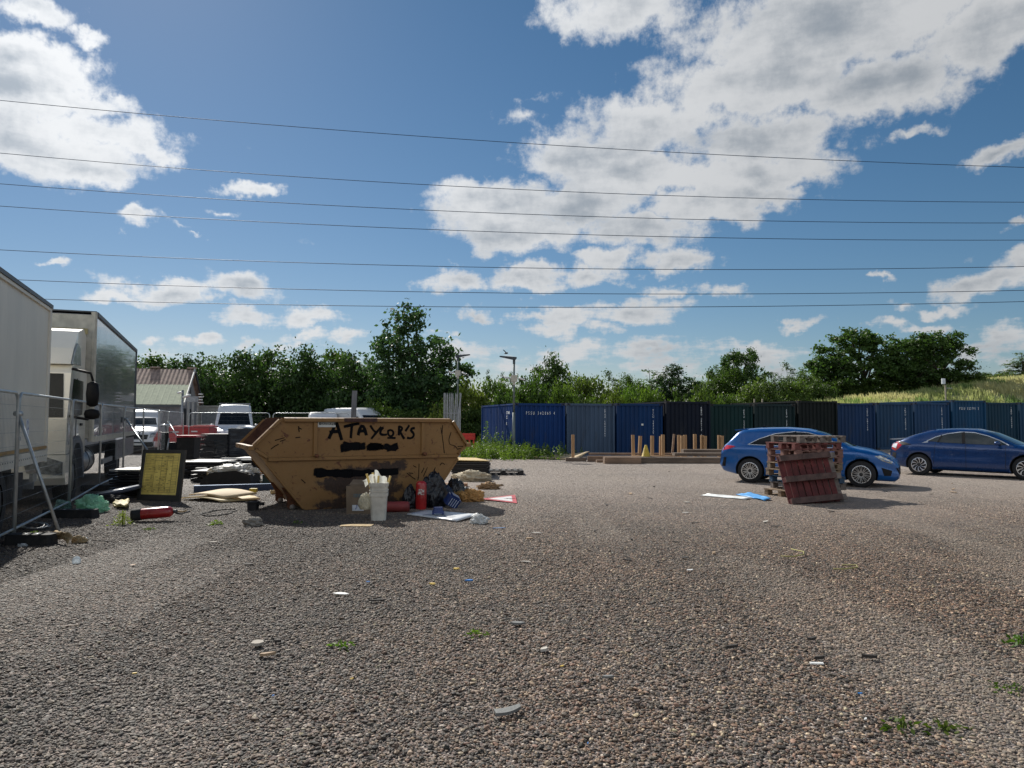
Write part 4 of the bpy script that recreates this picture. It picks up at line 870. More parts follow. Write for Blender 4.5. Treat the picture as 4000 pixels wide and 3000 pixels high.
sA = dict(L=4.30, W=1.80, R=.325, wheels=(.83, 3.48), paint=paintA, rt=.26, ft=.42, hip=.035, mirror=(2.93, .98), rim=rimA,
    top=[(0, .60), (.03, .84), (.10, .99), (.20, 1.06), (.50, 1.36), (.62, 1.405), (1.0, 1.44), (1.7, 1.455), (2.2, 1.42), (2.6, 1.33), (2.95, 1.17), (3.25, 1.00), (3.36, .965), (3.6, .925), (3.9, .84), (4.12, .745), (4.25, .64), (4.30, .52)],
    belt=[(0, .80), (.3, .96), (1.0, .955), (2.0, .92), (3.0, .89), (3.4, .88), (3.9, .80), (4.15, .69), (4.3, .5)],
    sill=[(0, .42), (.08, .28), (.5, .20), (1.2, .17), (3.0, .16), (3.9, .16), (4.2, .14), (4.3, .22)], each=('tail_lamp', 'headlamp', 'door_handle', 'door_seam', 'bumper_vent'))
sideA = [(.78, 1.01), (1.05, 1.16), (1.45, 1.30), (1.9, 1.355), (2.25, 1.335), (2.6, 1.235), (2.95, 1.06), (3.06, .965), (2.4, .965), (1.6, .985)]
sA['decals'] = [('side_window', glass, [('y', .004, sideA, 0)]),
    ('window_trim', chrome, [('y', .007, strip(p, q, .018), 0) for p, q in zip(sideA, sideA[1:] + sideA[:1])]),
    ('window_pillar', blk, [('y', .009, strip((1.98, .975), (1.93, 1.35), .07), 0)]),
    ('windscreen', glass, [('z', .005, [(2.42, -.50), (2.42, .50), (2.9, .60), (3.22, .66), (3.30, .35), (3.32, 0), (3.30, -.35), (3.22, -.66), (2.9, -.60)], 1)]),
    ('rear_window', glass, [('z', .005, [(.24, -.52), (.24, .52), (.47, .46), (.47, -.46)], 1)]),
    ('tail_lamp', redl, [[('y', .006, [(.0, .86), (.0, .95), (.12, .985), (.34, .975), (.46, .955), (.30, .89), (.12, .85)], s)] for s in (-1, 1)]),
    ('headlamp', lampg, [[('y', .006, [(3.78, .78), (4.0, .80), (4.2, .72), (4.26, .60), (4.15, .585), (3.95, .66)], s)] for s in (-1, 1)]),
    ('door_handle', paintA, [[('y', .02, [(1.35, .855), (1.37, .885), (1.56, .885), (1.58, .86), (1.5, .845)], s)] for s in (-1, 1)] + [[('y', .02, [(2.30, .835), (2.32, .865), (2.51, .862), (2.53, .84), (2.45, .825)], s)] for s in (-1, 1)]),
    ('door_seam', seam, [[('y', .003, strip((1.22, .38), (1.30, .62), .012), 0), ('y', .003, strip((1.30, .62), (1.22, .98), .012), 0)], [('y', .003, strip((2.02, .26), (2.02, .96), .012), 0)], [('y', .003, strip((3.0, .27), (3.03, .93), .012), 0)]]),
    ('sill_trim', blk, [('y', .004, [(1.2, .175), (3.1, .17), (3.1, .25), (1.2, .255)], 0)]),
    ('rear_vent', blk, [('y', .005, [(.06, .42), (.12, .66), (.20, .66), (.17, .42)], 0)]),
    ('rear_bumper_trim', blk, [('x', .006, [(-.6, .40), (.6, .40), (.6, .52), (-.6, .52)], -1)]),
    ('number_plate', yel, [('x', .008, [(-.26, .62), (.26, .62), (.26, .73), (-.26, .73)], -1)]),
    ('front_grille', blk, [('x', .006, [(-.45, .30), (.45, .30), (.52, .50), (-.52, .50)], 1)]),
    ('bumper_vent', blk, [[('y', .005, [(3.98, .30), (4.12, .30), (4.15, .42), (3.92, .50)], s)] for s in (-1, 1)])]
pr, pf = gd(2925, 1886), gd(3374, 1905)
def place(pr, pf, wb0, side_off):
    d_ = (pf - pr); d_.z = 0; a = math.atan2(d_.y, d_.x); return a
# contact points are those of the side facing the camera (local y = -W/2)
a = place(pr, pf, 0, 0); mid = (pr + pf) / 2; ux = Vector((math.cos(a), math.sin(a), 0)); uy = Vector((-math.sin(a), math.cos(a), 0))
org = mid - ux * ((.83 + 3.48) / 2) + uy * (.80)
ra_, bvA = car('blue_hatchback', 'bright blue hatchback parked behind the stack of pallets', (org.x, org.y, 0), a, sA)
b = MB(); b.prism([(.36, 1.395), (.70, 1.435), (.70, 1.405), (.40, 1.375)], -.52, .52); b.build('spoiler', paintA, ra_)
b = MB(); b.prism([(1.0, 1.45), (1.22, 1.468), (1.02, 1.51)], -.02, .02); b.build('roof_aerial', blk, ra_)
sB = dict(L=4.50, W=1.80, R=.325, wheels=(.90, 3.60), paint=paintB, rt=.30, ft=.40, hip=.03, mirror=(2.98, .99), rim=rimB, tumble=.5,
    top=[(0, .66), (.03, .88), (.10, .98), (.22, 1.05), (.36, 1.085), (.75, 1.245), (1.15, 1.365), (1.45, 1.405), (1.9, 1.42), (2.35, 1.405), (2.75, 1.30), (3.1, 1.13), (3.4, .985), (3.5, .955), (3.8, .90), (4.15, .79), (4.4, .67), (4.50, .52)],
    belt=[(0, .84), (.3, .94), (.9, .97), (1.3, .95), (2.2, .92), (3.1, .90), (3.5, .88), (4.1, .74), (4.5, .5)],
    sill=[(0, .40), (.08, .27), (.5, .21), (1.2, .17), (3.2, .15), (4.1, .16), (4.4, .14), (4.5, .22)], each=sA['each'])
sideB = [(1.12, 1.045), (1.35, 1.17), (1.65, 1.27), (2.0, 1.325), (2.35, 1.31), (2.7, 1.215), (3.0, 1.09), (3.22, .965), (2.4, .975), (1.6, 1.005)]
sB['decals'] = [('side_window', mat('car_glass_light', (.008, .016, .02), .08, 0, .1, bump=0, coat=.1), [('y', .004, sideB, 0)]),
    ('window_trim', chrome, [('y', .007, strip(p, q, .022), 0) for p, q in zip(sideB[:7], sideB[1:8])] + [('y', .007, [(.98, .985), (1.14, 1.05), (1.16, 1.0)], 0)]),
    ('window_pillar', blk, [('y', .009, strip((2.10, .985), (2.05, 1.32), .08), 0), ('y', .009, strip((1.42, 1.01), (1.50, 1.22), .04), 0)]),
    ('windscreen', glass, [('z', .005, [(2.6, -.50), (2.6, .50), (3.0, .60), (3.38, .66), (3.46, .35), (3.48, 0), (3.46, -.35), (3.38, -.66), (3.0, -.60)], 1)]),
    ('rear_window', mat('pale_glass', (.10, .13, .14), .05, 0, .1, bump=0, coat=1), [('z', .005, [(.50, -.50), (.50, .50), (1.02, .44), (1.02, -.44)], 1)]),
    ('tail_lamp', redl, [[('y', .006, [(.02, .80), (.08, .985), (.24, 1.03), (.36, .99), (.42, .90), (.32, .80), (.20, .72)], s)] for s in (-1, 1)]),
    ('tail_lamp_reflector', mat('lamp_white', (.6, .62, .65), .15, bump=0, coat=1), [('y', .010, [(.08, .84), (.14, .95), (.28, .95), (.24, .80)], 0)]),
    ('tail_lamp_cover', blk, [('y', .005, [(.22, 1.02), (.36, 1.035), (.72, .93), (.36, .89), (.30, .99)], 0)]),
    ('headlamp', lampg, [[('y', .006, [(3.9, .76), (4.15, .76), (4.38, .68), (4.42, .60), (4.1, .66)], s)] for s in (-1, 1)]),
    ('door_handle', paintB, [[('y', .02, [(1.50, .835), (1.52, .865), (1.71, .865), (1.73, .84)], s)] for s in (-1, 1)] + [[('y', .02, [(2.45, .82), (2.47, .85), (2.66, .848), (2.68, .822)], s)] for s in (-1, 1)]),
    ('door_seam', seam, [[('y', .003, strip((1.30, .36), (1.36, .98), .012), 0)], [('y', .003, strip((2.16, .26), (2.16, .96), .012), 0)], [('y', .003, strip((3.14, .27), (3.15, .93), .012), 0)]]),
    ('sill_trim', blk, [('y', .004, [(1.3, .175), (3.2, .155), (3.2, .22), (1.3, .235)], 0)]),
    ('bumper_vent', blk, [[('y', .005, [(.06, .42), (.10, .68), (.24, .66), (.20, .42)], s)] for s in (-1, 1)]),
    ('number_plate', yel, [('x', .008, [(-.26, .72), (.26, .72), (.26, .83), (-.26, .83)], -1)]),
    ('rear_bumper_trim', blk, [('x', .006, [(-.6, .36), (.6, .36), (.6, .5), (-.6, .5)], -1)])]
pr, pf = gd(3596, 1856), gd(4006, 1876); a = place(pr, pf, 0, 0); mid = (pr + pf) / 2; ux = Vector((math.cos(a), math.sin(a), 0)); uy = Vector((-math.sin(a), math.cos(a), 0)); org = mid - ux * 2.25 + uy * .80
rb_, bvB = car('blue_fastback', 'darker blue fastback car partly cut off by the picture edge', (org.x, org.y, 0), a, sB)
b = MB(); b.prism([(.88, 1.335), (1.28, 1.41), (1.30, 1.38), (.93, 1.31)], -.46, .46); b.build('roof_spoiler', paintB, rb_)
b = MB(); b.prism([(.0, 1.075), (.02, 1.095), (.40, 1.11), (.40, 1.08), (.1, 1.055)], -.62, .62); b.build('boot_spoiler', mat('spoiler_grey', (.25, .27, .3), .3), rb_)
b = MB(); b.prism([(1.42, 1.385), (1.62, 1.405), (1.44, 1.44)], -.02, .02); b.build('roof_aerial', blk, rb_)

# ------------------------------------------------------------------ pallets
def pallet_parts(m, root, Lx=1.2, Ly=1.0, seed=0, boards=7, bw=.1, m2=None):
    rnd = random.Random(seed); m2 = m2 or m; j = lambda s=.006: rnd.uniform(-s, s)
    for k in range(boards):
        x = bw / 2 + k * (Lx - bw) / (boards - 1); b = MB(); b.box((x + j(), Ly / 2 + j(), .134), (bw - .004, Ly, .02)); b.build('deck_board', m, root)
    for y in (.07, Ly / 2, Ly - .07):
        b = MB(); b.box((Lx / 2, y, .113), (Lx, .1, .02)); b.build('stringer_board', m, root)
        for x in (.07, Lx / 2, Lx - .07): b = MB(); b.box((x + j(), y + j(), .061), (.135, .1, .080)); b.build('block', m, root)
        b = MB(); b.box((Lx / 2, y + j(), .010), (Lx, .115, .02)); b.build('base_board', m2, root)
def pcol(n, c): return mat(n, c, .85, var=.35, scale=6, stretch=(1, 1, 1), bump=.3, dirt=(tuple(q * .35 for q in c), 5, .5, .75))
PW_ = pcol('pallet_pine', (.22, .155, .10)); PR_ = pcol('pallet_red_brown', (.15, .045, .038)); PB_ = pcol('pallet_blue', (.035, .075, .13)); PP_ = pcol('pallet_pink_wood', (.23, .12, .095)); PRD = pcol('pallet_red', (.095, .018, .017)); PG_ = pcol('pallet_grey', (.17, .14, .12))
near = Vector((5.98 * 16.1 / 16.38, 15.25, 0)); 
near = gd(3119, 1948); rzp = math.atan2(.35, 1.10); ul = Vector((math.cos(rzp), math.sin(rzp), 0)); us = Vector((-ul.y, ul.x, 0))
SP = 'pallets in the tall stack by the hatchback'
def pallet(m, loc, rz, label, seed, group=SP, boards=7, lead=None):
    r_ = thing('wooden_pallet', label, 'pallet', loc, rz, group); pallet_parts(m, r_, seed=seed, boards=boards); return r_
st = [(PW_, -.10, -.05, .05, 'bottom pale pallet of the tall stack'), (PG_, .05, .03, -.02, 'second pallet from the ground in the tall stack'), (PB_, .02, .0, .0, 'blue pallet low in the tall stack'), (PW_, -.04, .02, .01, 'pale pallet directly on the blue one'),
      (PW_, -.03, .0, .0, 'fifth pallet from the ground, pale wood'), (PP_, -.02, .01, -.01, 'sixth pallet from the ground, pinkish wood'), (PP_, -.01, -.02, .02, 'seventh pallet from the ground, pinkish wood'), (PR_, -.05, .0, .0, 'dark red pallet second from the top of the stack'), (PG_, .10, .03, .0, 'topmost pale grey pallet shifted sideways')]
zt_ = at(3119, 1703, near.y).z; step = zt_ / 9
for i, (m, dx, dy, dr_, lb) in enumerate(st):
    p = near + ul * dx + us * dy; pallet(m, (p.x, p.y, i * step), rzp + dr_, lb, i)
# leaning pallets
bl = gd(3098, 1972); br2 = gd(3318, 1958)
# local z is the deck normal; turn it away from the camera so the underside shows
def lean2(bl, ang, tilt, roll, m, label, seed, Lx=1.14, m2=None):
    r_ = thing('wooden_pallet', label, 'pallet', bl, 0, 'pallets leaning on the tall stack')
    r_.matrix_world = Matrix.Translation(bl) @ rotz(ang) @ Matrix.Rotation(rad(90 - tilt), 4, 'X') @ Matrix.Rotation(roll, 4, 'Z') @ Matrix.Translation((Lx, 0, 0)) @ Matrix.Rotation(PI, 4, 'Y')
    pallet_parts(m, r_, Lx, 1.0, seed, 8, bw=.125, m2=m2); return r_
lean2(Vector((bl.x, bl.y, .005)), rzp - .10, 19, 0.07, PRD, 'dark red pallet leaning upright against the stack, underside showing', 31, m2=pcol('pallet_worn_red', (.085, .05, .042)))
lean2(Vector((bl.x + .17, bl.y + .22, .005)), rzp - .10, 19, 0.05, PG_, 'grey green pallet sandwiched behind the leaning red one', 32)
# sheets on the gravel beside
WHT = mat('white_sheet', (.72, .74, .72), .5); BLU = mat('light_blue_sheet', (.08, .32, .68), .45, dirt=((.45, .6, .75), 5, .6, .7))
sheet([gd(2737, 1936, .01), gd(2909, 1952, .01), gd(2940, 1945, .03), gd(2768, 1929, .03)], .0, .01, WHT, 'plastic_sheet', 'long white strip of sheet lying on the gravel before the hatchback', 'sheet', wob=.02)
sheet([gd(2875, 1931, .02), gd(2985, 1955, .02), gd(3012, 1948, .04), gd(2935, 1925, .04)], .0, .012, BLU, 'plastic_sheet', 'light blue plastic sheet lying at the foot of the pallet stack', 'sheet', wob=.03)
# ------------------------------------------------------------------ skip
SP0 = gd(1189, 1995); SPA = rad(27)
def skpt(px, py): return onplane(px, py, SP0, SPA)
SKM = Matrix.Translation((SP0.x, SP0.y, 0)) @ rotz(SPA)
skip = thing('skip', 'large rusty yellow waste skip sprayed with black lettering', 'skip', (SP0.x, SP0.y, 0), SPA)
def skip_mat(inner=False):
    m, nt = newmat('skip_inside' if inner else 'skip_paint'); tc = N(nt, 'ShaderNodeTexCoord'); v = tc.outputs['Object']
    n1 = noisef(nt, v, 1.3, 5, .6); n2 = noisef(nt, v, 7, 9, .72, .6); n3 = noisef(nt, v, 28, 6, .7)
    if inner: c = mixc(nt, sstep(nt, n2.outputs[0], .4, .65), (.055, .022, .014), (.10, .045, .025))
    else:
        c = mixc(nt, sstep(nt, n1.outputs[0], .3, .7), (.70, .43, .12), (.78, .51, .16))
        rust = mixc(nt, n3.outputs[0], (.16, .055, .022), (.06, .025, .014))
        c = mixc(nt, sstep(nt, n2.outputs[0], .575, .63), c, rust)
        gp = N(nt, 'ShaderNodeNewGeometry'); ed = math_(nt, 'ADD', gp.outputs['Pointiness'], math_(nt, 'MULTIPLY', n3.outputs[0], .08)); c = mixc(nt, math_(nt, 'MULTIPLY', sstep(nt, ed, .60, .64), .8), c, rust)
        mv = N(nt, 'ShaderNodeMapping'); mv.inputs['Scale'].default_value = (14, 14, 1.1); L(nt, v, mv.inputs[0]); n5 = noisef(nt, mv.outputs[0], 1.0, 5, .65); c = mixc(nt, math_(nt, 'MULTIPLY', sstep(nt, n5.outputs[0], .58, .76), .32), c, (.26, .11, .04))
        # old scorch patch with its own outline on the middle of the side
        sx_ = N(nt, 'ShaderNodeSeparateXYZ'); L(nt, v, sx_.inputs[0])
        def blob(cx, cz, rx, rz):
            a = math_(nt, 'MULTIPLY', math_(nt, 'SUBTRACT', sx_.outputs[0], cx), 1 / rx); b_ = math_(nt, 'MULTIPLY', math_(nt, 'SUBTRACT', sx_.outputs[2], cz), 1 / rz)
            return math_(nt, 'SUBTRACT', 1, math_(nt, 'ADD', math_(nt, 'MULTIPLY', a, a), math_(nt, 'MULTIPLY', b_, b_)))
        bl_ = None
        for q in ((.95, .58, .85, .26), (1.45, .66, .62, .24), (.62, .42, .45, .24), (1.25, .34, .8, .28), (1.8, .78, .2, .14), (1.1, .1, 1.15, .17), (1.35, .80, .3, .1)):
            t = blob(*q); bl_ = t if bl_ is None else math_(nt, 'SMOOTH_MAX', bl_, t, .3)
        nn = noisef(nt, v, 5.5, 7, .68, .4); e = math_(nt, 'ADD', bl_, math_(nt, 'MULTIPLY', math_(nt, 'SUBTRACT', nn.outputs[0], .5), 2.9))
        c = mixc(nt, math_(nt, 'MULTIPLY', sstep(nt, e, .25, .75), .95), c, mixc(nt, sstep(nt, n3.outputs[0], .4, .7), (.022, .014, .012), (.06, .03, .02)))
    b = N(nt, 'ShaderNodeBsdfPrincipled'); L(nt, c, b.inputs['Base Color']); b.inputs['Roughness'].default_value = .55 if not inner else .85; b.inputs['Specular IOR Level'].default_value = .35
    nb_ = noisef(nt, v, 3.0, 3, .5); bp = N(nt, 'ShaderNodeBump'); bp.inputs['Strength'].default_value = .35; bp.inputs['Distance'].default_value = .06; L(nt, nb_.outputs[0], bp.inputs['Height']); L(nt, bp.outputs[0], b.inputs['Normal'])
    o = N(nt, 'ShaderNodeOutputMaterial'); L(nt, b.outputs[0], o.inputs[0]); return m
SKP = skip_mat(); SKI = skip_mat(True); RUST = mat('rust_edge', (.13, .05, .022), .9, var=.4, scale=20, bump=.3)
A_, B_, C_, D_, E_, F_ = (0, .015), (2.34, .015), (3.14, 1.14), (2.80, 1.655), (-.42, 1.66), (-.90, 1.135)
SW = 1.76; T = .012
side = [A_, B_, C_, D_, E_, F_]
for y0 in (0, SW - T):
    b = MB(); b.prism(side, y0, y0 + T * .5, 0); b.prism(side, y0 + T * .5, y0 + T, 0)
    b.mi = [0] * 8 + [1] * 8 if y0 == 0 else [1] * 8 + [0] * 8
    b.build('side_wall', [SKP, SKI], skip)
def plate(p, q, th, nrm, name, m0, m1):
    b = MB(); n = Vector((nrm[0], 0, nrm[1])).normalized() * th; P, Q = Vector((p[0], 0, p[1])), Vector((q[0], 0, q[1])); Y0, Y1 = Vector((0, T, 0)), Vector((0, SW - T, 0))
    vs = [P + Y0, Q + Y0, Q + Y1, P + Y1, P + Y0 + n, Q + Y0 + n, Q + Y1 + n, P + Y1 + n]
    b.add(vs, [(0, 1, 2, 3)], 0); b.add(vs, [(4, 7, 6, 5), (0, 4, 5, 1), (1, 5, 6, 2), (2, 6, 7, 3), (3, 7, 4, 0)], 1); return b.build(name, [m0, m1], skip)
plate(A_, F_, .012, (1.1, .9), 'end_wall', SKP, SKI); plate(B_, C_, .012, (-1.1, .8), 'end_wall', SKP, SKI); plate(A_, B_, .012, (0, 1), 'floor_plate', SKP, SKI)
def rail(p, q, wdt, out=.045, name='side_rail', zofs=0):
    for y in (-out / 2 - .001, SW + out / 2 + .001):
        b = MB(); b.beam((p[0], y, p[1]), (q[0], y, q[1]), wdt, out, 0, up=(0, 1, 0)) if False else None
        d_ = Vector((q[0] - p[0], 0, q[1] - p[1])).normalized(); n_ = Vector((-d_.z, 0, d_.x)) * wdt / 2
        P, Q = Vector((p[0], y, p[1])), Vector((q[0], y, q[1])); yo = Vector((0, out / 2, 0)); s = 1 if y > 0 else -1
        ch = .012; n2 = n_ * (1 - 2 * ch / wdt)
        vs = [P - n_ - yo * s, P + n_ - yo * s, Q + n_ - yo * s, Q - n_ - yo * s, P - n2 + yo * s, P + n2 + yo * s, Q + n2 + yo * s, Q - n2 + yo * s]
        b.add(vs, [(0, 1, 2, 3), (4, 7, 6, 5), (0, 4, 5, 1), (1, 5, 6, 2), (2, 6, 7, 3), (3, 7, 4, 0)]); b.build(name, SKP, skip)
rail((-.385, 1.622), (2.765, 1.617), .085, .06, 'top_rail'); rail((-.895, 1.165), (-.455, 1.615), .07, .055, 'sloping_rail'); rail((2.835, 1.60), (3.12, 1.175), .07, .055, 'sloping_rail')
rail((-.64, .925), (2.93, .925), .075, .05, 'waist_rail'); rail((-.66, .965), (-.86, 1.10), .07, .045, 'corner_rail'); rail((2.96, .965), (3.10, 1.10), .06, .045, 'corner_rail')
for x in (.17, 2.22): rail((x, .967), (x, 1.575), .085, .035, 'upright_rib')
for (p, q) in (((-.02, .04), (-.68, .87)), ((2.36, .04), (2.96, .87))): rail(p, q, .05, .018, 'edge_flange')
for (x, z, s) in ((-.93, 1.13, -1), (3.17, 1.135, 1)):
    b = MB(); b.box((x, SW / 2, z), (.10, SW + .12, .075), 0, Matrix.Identity(4)); b.build('end_lip', SKP, skip)
for (x, z) in ((.19, .975), (2.24, .975)):
    for y in (-.075, SW + .075): b = MB(); b.tube([(x, y - .035, z), (x, y + .035, z)], .035, 12, 0); b.build('lifting_lug', RUST, skip)
for y in (.25, SW - .25):
    b = MB(); b.prism([(-.30, .40), (-.12, .16), (-.12, .05), (-.20, .0), (-.26, .05), (-.26, .22), (-.36, .40)], y - .03, y + .03); b.build('foot_bracket', RUST, skip)
    b = MB(); b.tube([(-.17, y - .06, .05), (-.17, y + .06, .05)], .05, 14); b.build('foot_roller', mat('worn_steel', (.28, .25, .22), .6, .4), skip)
# sprayed lettering: soft edged strokes lying on the steel
def spray_mat():
    m, nt = newmat('black_spray'); a = N(nt, 'ShaderNodeAttribute', attribute_name='col'); tc = N(nt, 'ShaderNodeTexCoord'); n = noisef(nt, tc.outputs['Object'], 45, 4, .6); s_ = N(nt, 'ShaderNodeSeparateColor'); L(nt, a.outputs['Color'], s_.inputs[0])
    f = sstep(nt, math_(nt, 'ADD', s_.outputs[0], math_(nt, 'MULTIPLY', math_(nt, 'SUBTRACT', n.outputs[0], .5), .7)), .2, .75)
    b = N(nt, 'ShaderNodeBsdfPrincipled'); b.inputs['Base Color'].default_value = (.006, .006, .007, 1); b.inputs['Roughness'].default_value = .9; b.inputs['Specular IOR Level'].default_value = .1
    t = N(nt, 'ShaderNodeBsdfTransparent'); x = N(nt, 'ShaderNodeMixShader'); L(nt, f, x.inputs[0]); L(nt, t.outputs[0], x.inputs[1]); L(nt, b.outputs[0], x.inputs[2])
    o = N(nt, 'ShaderNodeOutputMaterial'); L(nt, x.outputs[0], o.inputs[0]); return m
SPRAY = spray_mat()
def stroke(pts, w_, name, y=-.0035):
    P = [Vector((p[0], p[1])) for p in pts]; Q = []
    for i in range(len(P) - 1):   # resample
        n = max(1, int((P[i + 1] - P[i]).length / .03))
        Q += [P[i].lerp(P[i + 1], k / n) for k in range(n)]
    Q.append(P[-1]); d0 = (Q[0] - Q[1]).normalized() * w_ * .6; d1 = (Q[-1] - Q[-2]).normalized() * w_ * .6; Q = [Q[0] + d0] + Q + [Q[-1] + d1]
    Q2 = [Q[0]] + [(Q[i - 1] + Q[i] * 2 + Q[i + 1]) / 4 for i in range(1, len(Q) - 1)] + [Q[-1]]; V = []; C = []; Fs = []
    for i, p in enumerate(Q2):
        k_ = 0
        d_ = (Q2[min(i + 1, len(Q2) - 1)] - Q2[max(i - 1, 0)]).normalized(); n_ = Vector((-d_.y, d_.x)) * (1 + (.22 if w_ < .06 else .5) * noise.noise(Vector((p.x * 9, p.y * 9 + k_, w_ * 50)))); e = 0 if i in (0, len(Q2) - 1) else 1
        for k, al in ((-1, 0), (-.55, 1), (.55, 1), (1, 0)):
            q = p + n_ * w_ * k; V.append((q.x, y - (.0004 * (hash(name) % 5)), q.y)); C.append((al * e, 0, 0))
        if i: o_ = (i - 1) * 4; Fs += [(o_ + k, o_ + k + 1, o_ + k + 5, o_ + k + 4) for k in range(3)]
    return V, C, Fs
GX3 = lambda x, y: skpt(900 + x / 2.765, 1500 + y / 2.765)
GX4 = lambda x, y: skpt(1400 + x / 2.765, 1500 + y / 2.765)
def letters(name, strokes, w_, g=GX3, y0=-.0035):
    V = []; C = []; Fs = []
    for k, s_ in enumerate(strokes):
        v, c, f = stroke([g(*p) for p in s_], w_, name); o_ = len(V); V += [(q[0], y0 - k * .0006, q[2]) for q in v]; C += c; Fs += [tuple(i + o_ for i in q) for q in f]
    return link(name, fastmesh(name, V, Fs, C, [SPRAY]), skip)
lw = .037
letters('sprayed_letter', [[(1065, 585), (1105, 500), (1145, 410), (1172, 500), (1200, 600)], [(1075, 520), (1165, 510)]], lw)
letters('sprayed_letter', [[(1230, 460), (1385, 425)], [(1312, 440), (1300, 580)]], lw * .9)
letters('sprayed_letter', [[(1380, 548), (1395, 490), (1420, 445), (1445, 470), (1468, 550)], [(1390, 512), (1462, 500)]], lw)
letters('sprayed_letter', [[(130, 450), (160, 500), (195, 528)], [(245, 465), (180, 540), (140, 590)]], lw * .8, GX4)
letters('sprayed_letter', [[(268, 470), (240, 500), (232, 535), (262, 552), (305, 545)]], lw * .75, GX4)
letters('sprayed_letter', [[(322, 500), (318, 545), (345, 570), (378, 550), (378, 510), (345, 492), (322, 505)], [(315, 582), (398, 583)]], lw * .7, GX4)
letters('sprayed_letter', [[(440, 455), (436, 550)], [(442, 458), (478, 470), (472, 498), (445, 508), (492, 590)]], lw * .85, GX4)
letters('sprayed_letter', [[(548, 448), (508, 508)]], lw * .7, GX4)
letters('sprayed_letter', [[(605, 478), (572, 478), (562, 505), (600, 532), (596, 568), (565, 590), (528, 580)]], lw * .8, GX4)
letters('painted_out_word', [[(1205, 692), (1300, 680), (1440, 672)], [(1230, 665), (1380, 668)]], .085); letters('painted_out_word', [[(1495, 675), (1560, 690), (1640, 683)], [(1520, 668), (1620, 665)]], .075)
letters('painted_out_word', [[(100, 690), (180, 676), (245, 685)], [(130, 668), (235, 665)]], .075, GX4); letters('painted_out_word', [[(285, 672), (350, 688), (415, 672)], [(320, 700), (400, 692)]], .07, GX4)
letters('sprayed_band', [[(915, 950), (1100, 955), (1400, 965), (1800, 945)], [(940, 965), (1300, 975)]], .075)
# scratches
rs = [[(480, 610), (585, 580)], [(535, 620), (595, 600)], [(435, 705), (480, 670), (522, 650)], [(735, 455), (742, 520)], [(700, 580), (755, 575)], [(765, 1030), (810, 1070)], [(1085, 870), (1110, 1185)][:0] or [(735, 470), (770, 490)]]
letters('scratch', [q for q in rs if q], .010); letters('scratch', [[(890, 470), (905, 560), (918, 660), (928, 750)], [(908, 445), (903, 540)], [(1000, 520), (975, 600), (985, 655), (1040, 665), (1075, 710)], [(1070, 675), (1140, 672)], [(1075, 700), (1110, 695)]], .009, GX4)
letters('scratch', [[(655, 860), (650, 1000), (640, 1040)], [(710, 905), (680, 960)], [(745, 900), (700, 1000)], [(900, 850), (935, 870)], [(830, 900), (810, 950)], [(880, 880), (900, 850)], [(590, 880), (625, 900)], [(520, 960), (570, 1000), (615, 1030)], [(540, 960), (590, 965)]], .009, GX4)
# maker's plate
p0_, p1_ = GX3(945, 412), GX3(1135, 466); b = MB(); b.box(((p0_[0] + p1_[0]) / 2, -.006, (p0_[1] + p1_[1]) / 2), (abs(p1_[0] - p0_[0]), .008, abs(p0_[1] - p1_[1])), 0); pl = b.build('name_plate', mat('plate_white', (.6, .6, .56), .5, dirt=((.1, .08, .06), 12, .6, .75)), skip)
b = MB(); b.box(((p0_[0] + p1_[0]) / 2 + .01, -.0115, (p0_[1] * .70 + p1_[1] * .30)), (abs(p1_[0] - p0_[0]) * .94, .003, abs(p0_[1] - p1_[1]) * .52), 0); b.build('plate_band', mat('plate_black', (.01, .01, .01), .5), pl)
text_mesh('GILESKIPS', .058, 'plate_text', mat('plate_letters', (.6, .6, .55), .5), pl, frame((p0_[0] + .045, -.015, p0_[1] * .7 + p1_[1] * .3 - .02), (1, 0, 0), (0, 0, 1)), .001, space=1.0)
# rust patch on top edge
b = MB(); b.box(((GX3(1250, 370)[0] + GX3(1550, 370)[0]) / 2, -.034 - .03, 1.622), (.62, .004, .07)); b.build('burnt_edge', mat('burnt_paint', (.05, .02, .015), .8, var=.5, scale=15), skip)
# post sticking out of the skip
t = at(1380, 1526, 14.9); b = MB(); b.box((0, 0, 0), (.105, .05, 1.9)); o = b.build('steel_post', mat('grey_weathered_post', (.17, .175, .18), .7, var=.3, scale=4, stretch=(6, 6, .6), bump=.3)); o.location = (t.x, 14.9, t.z - .95); o.rotation_euler = (0, .03, .2); tag(o, 'grey weathered post sticking up out of the skip', 'post')
Ls = skip
# rubbish lying inside the skip bottom (gives the post something to stand in)
def blobmesh(seed, sx_, sy_, sz_, rough_=.35, sub=4, freq=1.6, flat=.0, fine=.12):
    bm = bmesh.new(); bmesh.ops.create_icosphere(bm, subdivisions=sub, radius=1); off = Vector((seed * 3.1, seed * 1.7, seed * .9))
    for v in bm.verts:
        n = noise.noise(v.co * freq + off); rdg = 1 - abs(noise.noise(v.co * freq * 2.3 + off * 2)) * 2; f = noise.noise(v.co * freq * 6 + off)
        r2 = 1 - abs(noise.noise(v.co * freq * 4.1 + off * 3)) * 2.4; v.co *= 1 + rough_ * n + rough_ * .5 * (rdg - .5) + fine * .7 * f + fine * .5 * r2
        if v.co.z < -.55: v.co.z = -.55 + (v.co.z + .55) * .1
        v.co = Vector((v.co.x * sx_, v.co.y * sy_, (v.co.z + .58) * sz_ / 1.58))
    V = [v.co[:] for v in bm.verts]; Fs = [tuple(v.index for v in f.verts) for f in bm.faces]; bm.free(); return V, Fs
